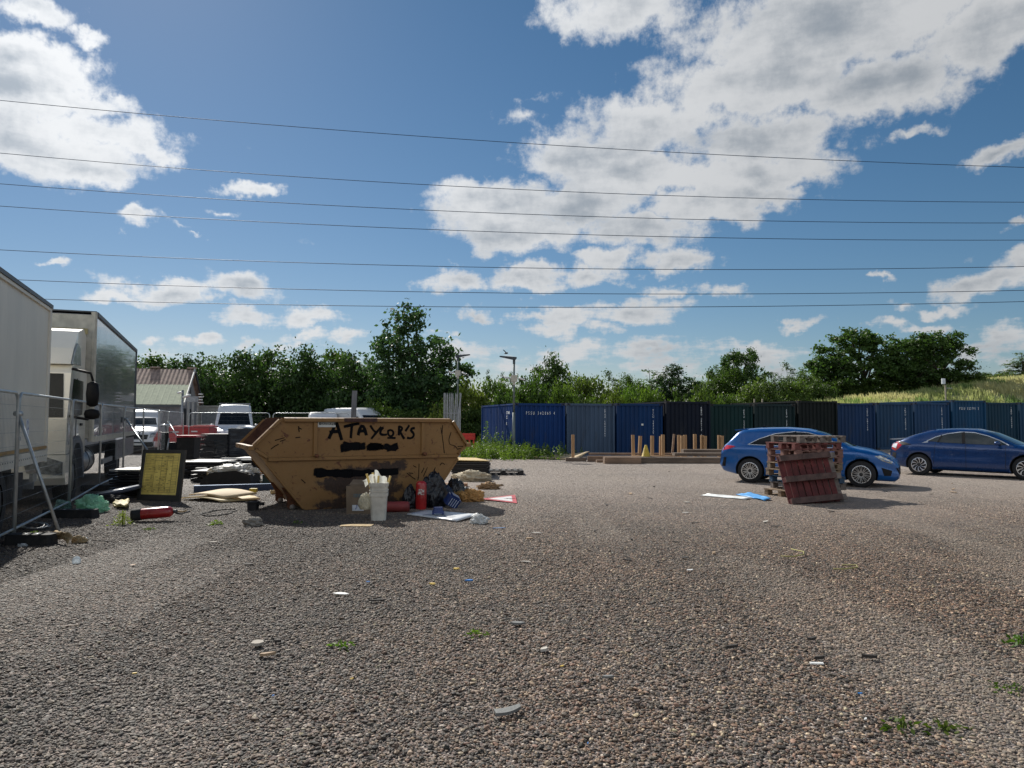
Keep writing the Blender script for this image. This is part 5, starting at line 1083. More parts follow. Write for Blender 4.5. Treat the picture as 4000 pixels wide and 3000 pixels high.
def lump(name, px, by, wpx, hpx, m, label, cat, seed, dep=.8, rough_=.35, sub=4, freq=1.6, rz=0, group=None, smooth=False, Y=None, z0=0, fine=.12):
    sub = max(sub, 5)
    g_ = gd(px, by) if Y is None else at(px, by, Y); g_.z = z0 if Y is None else g_.z; wd = wpx / F * g_.y; h = hpx / F * g_.y
    V, Fs = blobmesh(seed, wd / 2, wd / 2 * dep, h, rough_, sub, freq, fine=fine); b = MB(); b.add(V, Fs, 0, True); o = b.build(name, m); o.location = (g_.x, g_.y + wd * dep * .45, g_.z); o.rotation_euler = (0, 0, rz); return tag(o, label, cat, group)
BAG = mat('black_bin_liner', (.007, .008, .012), .34, var=.3, scale=10, bump=.5, bscale=18)
TP = lambda n, c, t=.3, r=.5: mat(n, c, r, transl=t, bump=.4, bscale=16)
# bucket stack with bag and yellow rods
def rbox(b, s0, s1, z0, z1, m, bev=.03, M=None):
    def ring(s, z, e): 
        bb = bev; return [(-s + bb, -s, z), (s - bb, -s, z), (s, -s + bb, z), (s, s - bb, z), (s - bb, s, z), (-s + bb, s, z), (-s, s - bb, z), (-s, -s + bb, z)]
    vs = ring(s0, z0, 0) + ring(s1, z1, 0); b.add(vs, [(i, (i + 1) % 8, 8 + (i + 1) % 8, 8 + i) for i in range(8)], m, False, M); return vs
PAIL = mat('white_pail', (.52, .50, .44), .45, dirt=((.28, .25, .19), 5, .6, .8), bump=.05)
def pail(loc, rz, s, h, label, lid=False, nested=False):
    r_ = thing('square_bucket', label, 'bucket', loc, rz); b = MB(); rbox(b, s * .84, s, 0, h, 0); b.add([(-s * .8, -s * .8, .004), (s * .8, -s * .8, .004), (s * .8, s * .8, .004), (-s * .8, s * .8, .004)], [(0, 1, 2, 3)]); b.build('body', PAIL, r_)
    b = MB(); rbox(b, s * 1.05, s * 1.07, h - .10, h - .045, 0); rbox(b, s * 1.07, s * .98, h - .045, h - .043, 0); rbox(b, s * .95, s * 1.05, h - .1, h - .1001, 0); rbox(b, s * 1.05, s * 1.08, h - .03, h, 0); rbox(b, s * 1.08, s * .95, h, h + .001, 0); b.build('rim', PAIL, r_)
    if nested: b = MB(); rbox(b, s * 1.0, s * 1.02, h, h + .10, 0); rbox(b, s * 1.10, s * 1.12, h + .06, h + .12, 0); rbox(b, s * 1.12, s * .98, h + .12, h + .122, 0); b.build('inner_bucket', PAIL, r_)
    if lid: b = MB(); rbox(b, s * 1.12, s * 1.12, h - .03, h + .03, 0); rbox(b, s * 1.12, s * .95, h + .03, h + .055, 0); b.add([(-s * .95, -s * .95, h + .0551), (s * .95, -s * .95, h + .0551), (s * .95, s * .95, h + .0551), (-s * .95, s * .95, h + .0551)], [(0, 1, 2, 3)]); b.build('lid', PAIL, r_)
    return r_
g1 = gd(1473, 2036); s1 = 72 / F * g1.y / 2 * .93; h1 = 118 / F * g1.y
pb = pail((g1.x, g1.y + s1, 0), .12, s1, h1, 'tall pair of nested off white square buckets in front of the skip', nested=True)
ylw = mat('yellow_rod', (.80, .62, .22), .4, transl=.3, bump=0)
for k, (dx, dy, tl, hh) in enumerate(((-.10, -.02, -.10, .42), (-.05, .03, -.06, .45), (-.02, -.05, .02, .36), (.08, .02, .10, .34))):
    b = MB(); b.tube([(dx, dy, h1 - .1), (dx + tl, dy, h1 + hh * .5 + .05)], .018, 8); o = b.build('yellow_rod', ylw); o.location = pb.location; tag(o, ['yellow rod on the bag side of the bucket, leaning out', 'tallest yellow rod standing in the nested buckets', 'short yellow rod in the middle of the nested buckets', 'yellow rod leaning towards the lidded bucket'][k], 'rod', 'yellow rods in the nested buckets')
CLR = mat('clear_polythene', (.72, .74, .70), .3, transl=.5, alpha=.75, bump=.4, bscale=12)
o = lump('plastic_bag', 1424, 1992, 46, 62, TP('milky_bag', (.62, .58, .44), .35), 'milky plastic bag hanging down the bucket side', 'plastic bag', 4, .6, .25, Y=g1.y, z0=0, smooth=True)
b = MB(); b.grid(lambda u, v: (-.22 + u * .20 - .05 * v, -.02 + .03 * math.sin(u * 6), h1 + .10 + v * .13 - (1 - u) ** 2 * .06 + .03 * math.sin(u * 5 + v * 4)), 8, 6, 0); b.grid(lambda u, v: (-.08 + u * .20, .03 + .03 * math.sin(u * 7), h1 + .02 + v * (.30 - u * .14) + .02 * math.sin(u * 9)), 8, 6, 0)
o = b.build('polythene_sheet', CLR); o.location = pb.location; tag(o, 'torn clear polythene sticking up out of the nested buckets', 'polythene')
g2 = gd(1560, 1972); s2 = 68 / F * g2.y / 2; pail((g2.x, g2.y + s2, 0), .25, s2, 82 / F * g2.y, 'lidded off white square bucket standing in the skip\'s shade', lid=True)
# cardboard box
g_ = gd(1405, 2008); wd = 108 / F * g_.y; h = 108 / F * g_.y; cb_ = thing('cardboard_box', 'open brown cardboard box behind the nested buckets', 'cardboard box', (g_.x, g_.y, 0), .05); CB = mat('cardboard', (.17, .125, .085), .85, var=.2, scale=4)
b = MB(); 
for (x0, y0, x1, y1) in ((-wd / 2, 0, wd / 2, 0), (wd / 2, 0, wd / 2, .35), (wd / 2, .35, -wd / 2, .35), (-wd / 2, .35, -wd / 2, 0)): b.add([(x0 * .94, y0, 0), (x1 * .94, y1, 0), (x1, y1, h), (x0, y0, h)], [(0, 1, 2, 3)])
b.add([(-wd / 2, 0, .01), (wd / 2, 0, .01), (wd / 2, .35, .01), (-wd / 2, .35, .01)], [(0, 1, 2, 3)]); b.build('body', CB, cb_)
b = MB(); b.add([(-wd / 2, .35, h), (wd / 2, .35, h), (wd / 2 - .05, .44, h + .07), (-wd / 2 + .05, .44, h + .08)], [(0, 1, 2, 3)]); b.build('flap', CB, cb_); b = MB(); b.add([(-wd / 2, 0, h), (-wd / 2, .35, h), (-wd / 2 - .03, .35, h - .1), (-wd / 2 - .03, 0, h - .1)], [(0, 1, 2, 3)]); b.build('flap', CB, cb_)
b = MB(); b.box((-.03, -.004, h * .22), (.2, .004, .10)); b.build('paper_label', mat('label_paper', (.55, .58, .62), .6, dirt=((.05, .08, .3), 14, .55, .6)), cb_); b = MB(); b.box((0, -.004, h * .66), (.22, .003, .06)); b.build('printed_band', mat('box_print', (.10, .13, .14), .8, dirt=((.17, .13, .09), 30, .5, .6)), cb_)
# red cylinder and extinguisher
REDP = mat('extinguisher_red', (.36, .018, .018), .3, bump=.03, coat=.4, dirt=((.14, .02, .02), 5, .6, .8))
def extinguisher(name, label, loc, rot, r_, h, lying=False, sticker_=True, hose=True):
    t_ = thing(name, label, 'fire extinguisher', loc, 0, rot=rot); b = MB(); b.lathe([(r_ * .96, .0), (r_, .012), (r_, h * .86), (r_ * .93, h * .93), (r_ * .6, h * .985), (r_ * .25, h)], 24); b.build('cylinder', REDP, t_)
    if sticker_:
        b = MB(); n = 10; b.grid(lambda u, v: (math.cos(-PI / 2 + (u - .5) * 1.2) * (r_ + .002), math.sin(-PI / 2 + (u - .5) * 1.2) * (r_ + .002), h * (.52 + .2 * v)), 8, 2); b.build('sticker', mat('torn_label', (.6, .58, .52), .6, dirt=((.25, .03, .03), 22, .46, .54)), t_)
    return t_
g_ = gd(1642, 1992); rr_ = 42 / F * g_.y / 2; extinguisher('fire_extinguisher', 'red fire extinguisher cylinder standing upright with torn white label', (g_.x, g_.y + rr_, 0), (0, 0, .1), rr_, 111 / F * g_.y)
g_ = gd(1503, 2004); b = MB(); rr_ = .095; ln_ = 92 / F * g_.y; b.lathe([(rr_ * .9, 0), (rr_, .02), (rr_, ln_ - .04), (rr_ * .8, ln_)], 24, 0, Matrix.Rotation(rad(90), 4, 'Y')); o = b.build('gas_cylinder', mat('dull_red', (.20, .028, .026), .6)); o.location = (g_.x, g_.y + rr_, rr_); o.rotation_euler = (0, 0, .12); tag(o, 'dull red cylinder lying on its side between the buckets', 'cylinder')
# bags round the skip
lump('bin_bag', 1598, 1990, 60, 90, BAG, 'black bin bag between the lidded bucket and the upright red cylinder', 'bin bag', 7, .8, .3, smooth=False, rz=1)
lump('bin_bag', 1690, 1985, 95, 128, BAG, 'biggest black bin bag leaning on the skip beside the upright red cylinder', 'bin bag', 9, .7, .32, rz=.5)
lump('bin_bag', 1735, 1975, 66, 75, mat('navy_sack', (.012, .02, .05), .4, bump=.5), 'small navy sack at the end of the black bags', 'bin bag', 12, .8, .35)
for k in range(3): pass
b = MB(); b.box((0, 0, .10), (.24, .20, .18), 0, bev=.02); b.box((.0, 0, .20), (.16, .14, .04), 0); 
for k in range(4): b.box((-.07 + k * .045, -.103, .10), (.012, .01, .15), 1)
g_ = gd(1752, 1990); o = b.build('blue_crate', [mat('navy_plastic', (.015, .035, .14), .35), mat('label_white2', (.45, .5, .6), .5)]); o.location = (g_.x, g_.y + .15, .06); o.rotation_euler = (.35, .5, .5); tag(o, 'small blue crate tipped against the black bags', 'crate')
# white board with blue motor on it
sheet([gd(1590, 2010, .02), gd(1783, 2037, .02), gd(1866, 2012, .05), gd(1668, 1996, .06)], .0, .018, mat('white_board', (.66, .68, .70), .35, bump=.02), 'white_board', 'white board lying flat in the shade before the black bags', 'board')
g_ = gd(1711, 2010, .06); hd = thing('blue_tool_case', 'small blue plastic tool lying on the white board', 'tool', (g_.x, g_.y, .075), .1); NV = mat('navy_plastic', (.015, .035, .14), .35)
b = MB(); b.box((0, 0, .06), (.17, .12, .10), 0, bev=.02, taper=(.85, .8)); b.build('case', NV, hd)
for x in (-.08, .08): b = MB(); b.box((x, -.03, .02), (.035, .05, .06), 0); b.build('clip', NV, hd)
b = MB(); b.tube([(-.05, -.08, -.005), (-.12, -.12, -.005), (-.25, -.13, -.005)], .004, 5); b.tube([(.05, -.08, -.005), (.12, -.2, -.005)], .004, 5); b.build('lead', mat('black_rubber', (.015, .015, .015), .8), hd)
lump('plastic_bag', 1870, 2049, 60, 34, TP('white_bag', (.66, .68, .68), .3), 'crumpled white plastic bag just beyond the end of the white board', 'plastic bag', 21, .8, .5, freq=2.2, fine=.2)
OR = mat('tan_cloth', (.50, .27, .09), .8, transl=.15, bump=.5, bscale=14, dirt=((.25, .13, .05), 6, .5, .7))
lump('crumpled_bag', 1838, 1962, 82, 46, OR, 'orange tan crumpled bag lying on the gravel past the skip', 'bag', 23, .6, .5, freq=2.2, fine=.22, sub=5)
lump('crumpled_bag', 1793, 1958, 62, 36, mat('ochre_bag', (.36, .24, .09), .7, bump=.5), 'ochre crumpled bag between striped bag and orange tan bag', 'bag', 24, .6, .45, freq=2, fine=.2)
lump('striped_bag', 1775, 1950, 66, 76, mat('striped_plastic', (.035, .04, .045), .35, var=.5, scale=7, dirt=((.35, .38, .38), 5, .60, .66), stretch=(1, 1, .4)), 'dark bag streaked with silver beside the end of the skip', 'bag', 26, .8, .35, fine=.15)
lump('grey_bag', 1808, 1938, 44, 34, mat('grey_sack', (.13, .15, .15), .5, bump=.5), 'small grey sack behind the ochre bag', 'bag', 27, .8, .35)
lump('cream_sack', 1745, 1930, 44, 36, mat('cream_sack', (.45, .34, .22), .8), 'cream sack tucked under the sloping end of the skip', 'bag', 28, .8, .3)
a_, c_ = gd(1724, 1902), gd(1818, 1901); b = MB(); b.box((0, .1, .045), (c_.x - a_.x + .1, .2, .085)); o = b.build('timber_offcut', mat('tan_wood', (.33, .185, .11), .8, stretch=(.2, 1, 1))); o.location = ((a_.x + c_.x) / 2, a_.y, 0); tag(o, 'tan timber offcut beyond the sloping end of the skip', 'timber')
lump('cloth_sheet', 1846, 1882, 136, 38, mat('cream_cloth', (.48, .41, .29), .85, bump=.4, dirt=((.30, .25, .18), 3, .5, .7)), 'rumpled cream dust sheet before the stack of dark boards', 'dust sheet', 31, .5, .4, freq=2.4, fine=.12, sub=5, smooth=True)
lump('brown_rag', 1910, 1912, 72, 22, mat('brown_rag', (.33, .21, .11), .85, bump=.5, dirt=((.12, .08, .05), 6, .5, .7)), 'small ragged brown heap on open gravel past the dust sheet', 'rag', 33, .5, .6, freq=2.8, fine=.3)
lump('rag', 1790, 1858, 40, 16, mat('purple_rag', (.12, .07, .10), .85), 'dull purple rag at the near end of the dust sheet', 'rag', 34, .8, .5)
# warning triangle sign lying flat
def polyplate(pts, th, m, name, parent=None, z=0): 
    b = MB(); b.prism(pts, z, z + th, 0, axis='z'); return b.build(name, m, parent)
q = [gd(1876, 1955), gd(2012, 1943), gd(2020, 1968)]; ctr = (q[0] + q[1] + q[2]) / 3; tg = thing('warning_sign', 'red bordered triangular road sign lying face up on the gravel', 'road sign', (ctr.x, ctr.y, .03)); tg.rotation_euler = (rad(2), 0, 0)
pts_ = [(v.x - ctr.x, v.y - ctr.y) for v in q]; polyplate(pts_, .006, mat('sign_red', (.48, .06, .06), .4), 'plate', tg)
polyplate([(x * .66, y * .66) for x, y in pts_], .002, mat('sign_white', (.68, .66, .64), .4), 'sign_face', tg, .0062); b = MB(); b.beam((.0, -.06, .010), (.22, .05, .010), .03, .002); b.beam((.05, .05, .010), (.16, -.1, .010), .02, .002); b.build('symbol', mat('plate_black', (.01, .01, .01), .5), tg)
# stack of dark boards on a pallet
def board_stack(x0, x1, by, topy, Y, dep, n, m, name, label, group=None, jit=.05, seed=0, top=None, rz=0.0):
    a = at(x0, by, Y); c = at(x1, by, Y); zt = at((x0 + x1) / 2, topy, Y).z; w_ = c.x - a.x; r_ = thing(name, label, 'stack of boards', ((a.x + c.x) / 2, Y, 0), rz, group); rnd = random.Random(seed); th = zt / n
    for k in range(n):
        b = MB(); jx = rnd.uniform(-jit, jit); b.box((jx, dep / 2 + rnd.uniform(-jit, jit), th * (k + .5)), (w_ * rnd.uniform(.94, 1.0), dep, th * rnd.uniform(.55, .8)), 0, rotz(rnd.uniform(-.02, .02))); o = b.build('board', top if (top and k == n - 1) else m, r_)
    return r_
DB = mat('black_board', (.012, .013, .016), .45, var=.3, bump=.05, dirt=((.06, .06, .06), 6, .6, .8))
Yd = gd(1830, 1868).y
board_stack(1758, 1908, 1868, 1803, Yd, 1.3, 9, DB, 'board_stack', 'stack of black boards with a chipboard sheet on top, past the skip', seed=5)
sheet([at(1762, 1799, Yd - .1), at(1922, 1802, Yd), at(1860, 1790, Yd + 1.3), at(1760, 1788, Yd + 1.4)], .0, .014, mat('osb', (.50, .36, .15), .8, var=.3, scale=20), 'chipboard_sheet', 'yellowish chipboard sheet lying on top of the black board stack', 'chipboard')
p_ = gd(1935, 1857); pl_ = pallet(mat('black_pallet', (.022, .02, .02), .8), (p_.x - .35, p_.y, 0), .05, 'dark pallet sticking out from under the black board stack', 77, group=None)
# ------------------------------------------------------------------ lorries
WPT = mat('lorry_white', (.68, .64, .55), .5, var=.08, scale=1.2, dirt=((.46, .43, .36), 1.6, .55, .8), stretch=(1, 1, .3), bump=.08, bscale=6)
CABW = mat('cab_white', (.74, .71, .62), .3, var=.06, scale=1, bump=0, coat=.6, dirt=((.42, .40, .35), 3, .6, .85))
GRYP = mat('lorry_grey_side', (.20, .215, .225), .22, var=.15, scale=1.2, bump=.12, bscale=2.5, stretch=(1, 1, .5), coat=.5, dirt=((.09, .095, .10), 2, .5, .8))
CHS = mat('chassis', (.02, .02, .022), .7, dirt=((.06, .05, .04), 5, .5, .8)); TYR = mat('tyre_rubber', (.012, .012, .013), .85, bump=.1)
LGL = mat('lorry_glass', (.008, .011, .013), .18, 0, .1, bump=0, spec=.2)
def lorry_wheel(x, y, R, root, w_=.28):
    b = MB(); MX = Matrix.Rotation(rad(90), 4, 'X'); b.lathe([(R * .58, -w_ / 2), (R * .95, -w_ / 2), (R, -w_ / 2 + .05), (R, w_ / 2 - .05), (R * .95, w_ / 2), (R * .58, w_ / 2)], 32, 0, MX, cap=False); o = b.build('wheel', TYR, root); o.location = (x, y, R)
    b = MB(); b.lathe([(.02, w_ / 2 - .02), (R * .25, w_ / 2 - .02), (R * .3, 0), (R * .5, -.02), (R * .6, w_ / 2 - .02)], 24, 0, MX); b.lathe([(.02, -w_ / 2 + .02), (R * .25, -w_ / 2 + .02), (R * .3, 0), (R * .5, .02), (R * .6, -w_ / 2 + .02)], 24, 0, MX); b.build('rim', mat('steel_rim', (.22, .21, .20), .5, .4), o)
def box_body(root, L_, W_, z0, z1, side_m, front_m, rail_m, ribs=0):
    b = MB(); b.box((-L_ / 2, -W_ / 2, (z0 + z1) / 2), (L_ - .1, W_ - .03, z1 - z0 - .1), 0); b.build('box_body', side_m, root)
    b = MB(); b.box((.0, -W_ / 2, (z0 + z1) / 2), (.05, W_ - .12, z1 - z0 - .14), 0); b.build('bulkhead', front_m, root)
    for x in (-.03, -L_ + .03):
        for y in (-.045, -W_ + .045): b = MB(); b.box((x, y, (z0 + z1) / 2), (.13, .11, z1 - z0), 0, bev=.03); b.build('corner_post', front_m if x > -1 else rail_m, root)
    for y in (-.005, -W_ + .005):
        b = MB(); b.box((-L_ / 2, y, z1 - .03), (L_ - .2, .05, .09), 0); b.build('roof_rail', rail_m, root)
        b = MB(); b.box((-L_ / 2, y, z0 + .05), (L_ - .2, .05, .13), 0); b.build('floor_rail', front_m, root)
    b = MB(); b.box((-L_ / 2, -W_ / 2, z1 + .005), (L_, W_, .03)); b.build('roof', rail_m, root)
DKR = mat('dark_rail', (.07, .075, .08), .5, .3)
# nearest lorry (only the end of its box is in view)
pA = Vector((-8.02, 12.62, 0)); hA = Vector((.38, -.925, 0)).normalized(); rA = math.atan2(hA.y, hA.x)
LA = thing('box_lorry', 'cream box lorry nearest the camera, its side filling the picture edge', 'lorry', pA, rA)
# local x points towards the camera; the visible side is y = 0
def shift(o_, dx): pass
sub = MB()
L1 = 8.2
b = MB(); b.box((L1 / 2, -1.25, 2.25), (L1 - .1, 2.46, 2.68)); b.build('box_body', WPT, LA)
for x in (.05, L1 - .05): b = MB(); b.box((x, -.035, 2.25), (.10, .10, 2.72), bev=.02); b.build('corner_post', WPT, LA)
b = MB(); b.box((L1 / 2, .0, 3.57), (L1, .06, .06)); b.build('roof_rail', DKR, LA); b = MB(); b.box((L1 / 2, -.005, 3.51), (L1 - .2, .035, .05)); b.build('cant_rail', WPT, LA)
b = MB(); b.box((L1 / 2, -1.25, 3.60), (L1, 2.5, .03)); b.build('roof', mat('lorry_roof', (.3, .3, .3), .7), LA)
b = MB(); b.box((L1 / 2, .0, 1.145), (L1 - .22, .04, .045)); b.build('orange_stripe', mat('amber_tape', (.38, .22, .07), .5), LA)
b = MB(); b.box((L1 / 2, -.0, 1.01), (L1 - .22, .05, .19)); b.build('floor_rail', WPT, LA)
b = MB()
for k in range(60): b.box((.2 + k * .132, .027, 1.01), (.02, .008, .02))
b.build('rivet_row', mat('rivet_grey', (.2, .2, .2), .5, .5), LA)
b = MB(); b.box((L1 / 2, -.55, .78), (L1, .09, .2)); b.box((L1 / 2, -1.95, .78), (L1, .09, .2))
for k in range(8): b.box((.5 + k, -1.25, .78), (.07, 1.4, .12))
b.build('chassis', CHS, LA); b = MB(); b.box((.12, -1.25, .52), (.08, 2.2, .16)); b.build('under_run_bar', mat('galvanised', (.20, .215, .23)), LA)
b = MB(); b.box((.55, -.08, .66), (.30, .05, .12)); b.build('marker_lamp', mat('lamp_grey', (.3, .3, .28), .3), LA)
for x in (2.75,): lorry_wheel(x, -.20, .46, LA); lorry_wheel(x, -2.2, .46, LA)
b = MB(); b.box((2.75, -.2, .95 - .02), (1.1, .3, .02)); b.build('mudguard', blk, LA)
b = MB(); b.box((1.5, -.35, .58), (.8, .5, .4), bev=.05); b.build('locker', CHS, LA); b = MB(); b.box((4, -2.4, .58), (7.6, .05, .62)); b.build('far_shade_panel', CHS, LA)  # dark far-side panel added so the space under the box stays shaded
# second lorry with cab
pB = Vector((-8.95, 15.62, 0)); LB = thing('box_lorry', 'white cabbed lorry with dark grey box side standing behind the cream one', 'lorry', pB, rA)
box_body(LB, 9.2, 2.5, 1.15, 3.93, GRYP, mat('bulkhead_cream', (.46, .44, .37), .5, dirt=((.30, .26, .14), 2, .6, .75)), DKR)
b = MB(); b.box((-6.4, .005, .82), (4.6, .03, .52)); b.build('side_skirt', mat('skirt_grey', (.22, .23, .24), .3, dirt=((.1, .1, .1), 4, .5, .8)), LB)
b = MB(); b.box((-3.4, -.5, .85), (11.0, .09, .25)); b.box((-3.4, -2.0, .85), (11.0, .09, .25)); b.build('chassis', CHS, LB)
b = MB(); b.box((-2.9, -.06, .62), (1.9, .04, .12)); b.build('side_guard', mat('galvanised', (.20, .215, .23)), LB)
CY0, CY1 = -.13, -2.37
b = MB(); prof = [(.12, .92), (.12, 2.55), (.25, 2.66), (1.75, 2.66), (1.98, 2.5), (2.26, 1.62), (2.31, .98), (1.98, .98), (1.80, 1.18), (1.45, 1.30), (.95, 1.30), (.60, 1.15), (.42, .92)]
b.prism(prof, CY0, CY1, 0); b.build('cab', CABW, LB)
b = MB(); b.prism([(1.86, .42), (2.30, .42), (2.40, .55), (2.36, .97), (2.0, .97)], CY0 + .02, CY1 - .02, 0); b.build('bumper', CABW, LB)
b = MB(); b.prism([(.42, .90), (.60, 1.14), (.95, 1.29), (1.45, 1.29), (1.80, 1.17), (1.99, .96), (1.85, .42), (1.74, .42), (1.78, .85), (1.6, 1.05), (1.4, 1.16), (1.0, 1.16), (.75, 1.02), (.62, .80), (.40, .42), (.28, .42)], CY0 + .03, CY0 - .35, 0); b.build('wheel_arch', mat('arch_grey', (.09, .10, .12), .6), LB)
b = MB(); vs_ = [(.20, 2.66), (.12, 3.36), (.5, 3.50), (1.1, 3.38), (1.6, 3.0), (1.9, 2.67)]; b.prism(vs_, CY0 - .03, CY1 + .03, 0); b.build('roof_fairing', CABW, LB)
b = MB(); b.prism([(.9, 2.7), (1.0, 3.05), (1.3, 3.12), (1.62, 2.92), (1.85, 2.68)], CY0 - .025, CY0 - .02 + .02, 0); b.build('fairing_panel', mat('fairing_grey', (.40, .42, .42), .25, coat=.5, bump=0), LB)
b = MB(); b.prism([(.62, 1.72), (.60, 2.40), (1.70, 2.40), (1.95, 1.80), (1.4, 1.68)], CY0 + .004, CY0 + .012, 0); b.build('door_window', LGL, LB)
b = MB(); b.add([(2.268, CY0 - .06, 1.66), (2.268, CY1 + .06, 1.66), (2.0, CY1 + .12, 2.48), (2.0, CY0 - .12, 2.48)], [(0, 1, 2, 3)]); b.build('windscreen', LGL, LB)
b = MB(); b.box((1.30, CY0 + .006, 1.55), (.012, .01, 1.75)); b.build('door_seam', seam, LB); b = MB(); b.box((.75, CY0 + .015, 1.52), (.18, .03, .05)); b.build('door_handle', blk, LB)
b = MB(); b.prism([(1.95, .62), (2.36, .64), (2.36, .86), (2.15, .92), (1.98, .86)], CY0 - .3, CY0 + .005, 0); b.build('headlamp', mat('headlamp', (.30, .31, .30), .12, .3, .5, 14, bump=0, coat=1), LB)
b = MB(); b.prism([(CY0 - .02, .60), (CY0 - .02, .84), (CY0 - .40, .98), (CY0 - .66, .92), (CY0 - .58, .66)], 2.30, 2.405, 0, axis='x'); b.build('headlamp', MC['headlamp'], LB)
b = MB()
for k in range(5): b.box((2.33, -1.25, 1.06 + k * .11), (.06, 1.3, .05))
b.build('front_grille', blk, LB)
b = MB(); b.box((2.05, CY0 + .01, 1.35), (.3, .02, .4), bev=.04); b.build('corner_deflector', mat('fairing_grey', (.40, .42, .42), .25), LB)
b = MB(); b.tube([(1.9, CY0, 2.58), (1.95, CY0 + .32, 2.50), (1.95, CY0 + .36, 2.35)], .025, 8); b.tube([(2.05, CY0, 1.68), (2.0, CY0 + .3, 1.62), (1.95, CY0 + .36, 1.75)], .025, 8); b.build('mirror_arm', blk, LB)
b = MB(); b.lathe([(.03, -.24), (.085, -.20), (.10, 0), (.085, .20), (.03, .24)], 14, 0, Matrix.Translation((1.95, CY0 + .36, 2.10)) @ Matrix.Diagonal((.8, 1.15, 1, 1))); b.build('mirror', blk, LB); b = MB(); b.lathe([(.03, -.10), (.10, -.07), (.115, 0), (.10, .07), (.03, .10)], 14, 0, Matrix.Translation((1.95, CY0 + .36, 1.72)) @ Matrix.Diagonal((.8, 1.2, 1, 1))); b.build('wide_angle_mirror', blk, LB)
for x, y in ((1.2, -.30), (-5.2, -.20), (1.2, -2.2), (-5.2, -2.3)): lorry_wheel(x, y, .48, LB)
b = MB(); b.tube([(-.35, -.42, .72), (-1.35, -.42, .72)], .30, 20); b.build('fuel_tank', mat('tank_alloy', (.42, .43, .44), .35, .8, stretch=(6, 1, 1)), LB)
for x in (-.5, -1.2): b = MB(); b.tube([(x - .03, -.42, .72), (x + .03, -.42, .72)], .312, 20); b.build('tank_strap', CHS, LB)
b = MB(); b.box((-4.6, -2.42, .72), (8.6, .05, .72)); b.box((-2.6, -.75, .68), (1.4, .6, .5)); b.box((-7.3, -.35, .60), (1.6, .05, .55)); b.build('underbody_shade_panels', CHS, LB)  # dark panels and block added under the box to stand in for shade
b = MB(); b.box((-6.4, .012, 1.62), (1.9, .006, .16), 0, Matrix.Identity(4)); b.build('logo_strip', mat('faded_strip', (.28, .29, .30), .4, dirt=((.14, .15, .15), 18, .5, .6)), LB)
b = MB(); b.box((.06, -.6, 3.5), (.04, .9, .12)); b.build('rust_stained_panel', mat('stain_panel', (.36, .30, .14), .6), LB)

# ------------------------------------------------------------------ vans
VW = mat('van_white', (.62, .63, .64), .32, var=.05, scale=1, bump=0, coat=.7)
def van(name, label, loc, rz, H=2.5, paint=VW, extra=None, L_=5.4, ws=None):
    hs = H / 2.5
    sp_ = dict(L=L_, W=2.0, R=.34, wheels=(1.0, L_ - 1.0), paint=paint, rt=.05, ft=.22, hip=.0, mirror=(L_ - 1.35, 1.35), rim=rimB, tumble=.10,
        top=[(0, 2.38 * hs), (.08, 2.47 * hs), (1, 2.5 * hs), (L_ - 2.3, 2.5 * hs), (L_ - 1.95, 2.40 * hs), (L_ - 1.65, 2.12 * hs), (L_ - 1.0, 1.42), (L_ - .85, 1.30), (L_ - .3, 1.10), (L_ - .08, .95), (L_, .62)],
        belt=[(0, 1.25), (L_ - 1.2, 1.25), (L_ - .8, 1.15), (L_ - .2, .9), (L_, .5)], sill=[(0, .45), (.2, .32), (L_ - .3, .28), (L_, .32)], each=('headlamp', 'side_window'))
    sp_['decals'] = [('windscreen', glass, [('x', .008, [(-.80, 1.40), (.80, 1.40), (.70, 2.02 * hs), (-.70, 2.02 * hs)], 1)]),
        ('side_window', glass, [[('y', .006, [(L_ - 2.1, 1.35), (L_ - 2.1, 1.95 * hs), (L_ - 1.75, 1.92 * hs), (L_ - 1.2, 1.38)], s)] for s in (-1, 1)]),
        ('front_grille', blk, [('x', .008, [(-.45, .70), (.45, .70), (.5, .92), (-.5, .92)], 1)]),
        ('lower_bumper', blk, [('x', .008, [(-.75, .34), (.75, .34), (.75, .58), (-.75, .58)], 1)]),
        ('headlamp', lampg, [[('x', .012, [(s * .55, .78), (s * .85, .82), (s * .80, 1.02), (s * .6, .98)], 1)] for s in (-1, 1)]),
        ('number_plate', mat('plate_pale', (.5, .5, .46), .5), [('x', .014, [(-.26, .42), (.26, .42), (.26, .52), (-.26, .52)], 1)])]
    if extra: sp_['decals'] += extra
    return car(name, label, loc, rz, sp_)[0]
def van_at(px, Y, rz, **k):
    t = at(px, 1640, Y); d_ = Vector((math.cos(rz), math.sin(rz), 0)); L_ = k.get('L_', 5.4); o_ = Vector((t.x, Y, 0)) - d_ * L_; k['loc'] = o_; k['rz'] = rz; return van(**k)
vt = van_at(914, 37.5, rad(-70), name='tall_white_van', label='tall white van facing the camera among the black wrapped stacks', H=2.47)
for y in (-.72, .72): b = MB(); b.box((3.3, y, 2.50), (1.2, .05, .04)); b.build('roof_rack_rail', GAL, vt)
b = MB(); b.box((3.2, 0, 2.53), (.08, 1.6, .05)); b.build('roof_rack_bar', GAL, vt)
for s in (-1, 1): b = MB(); b.beam((4.2, s * .1, 1.44), (4.1, s * .1 + .5, 1.50), .02, .02); b.build('wiper', blk, vt)
vr = van_at(535, 35, rad(-68), name='recovery_van', label='white van with red edges and black lettering on its bonnet, beside the dark lorry side', H=2.14,
    extra=[('red_flash', mat('van_red', (.42, .05, .04), .4), [('x', .010, [(.70, .60), (.95, .60), (.95, 1.30), (.84, 1.0)], 1)])])
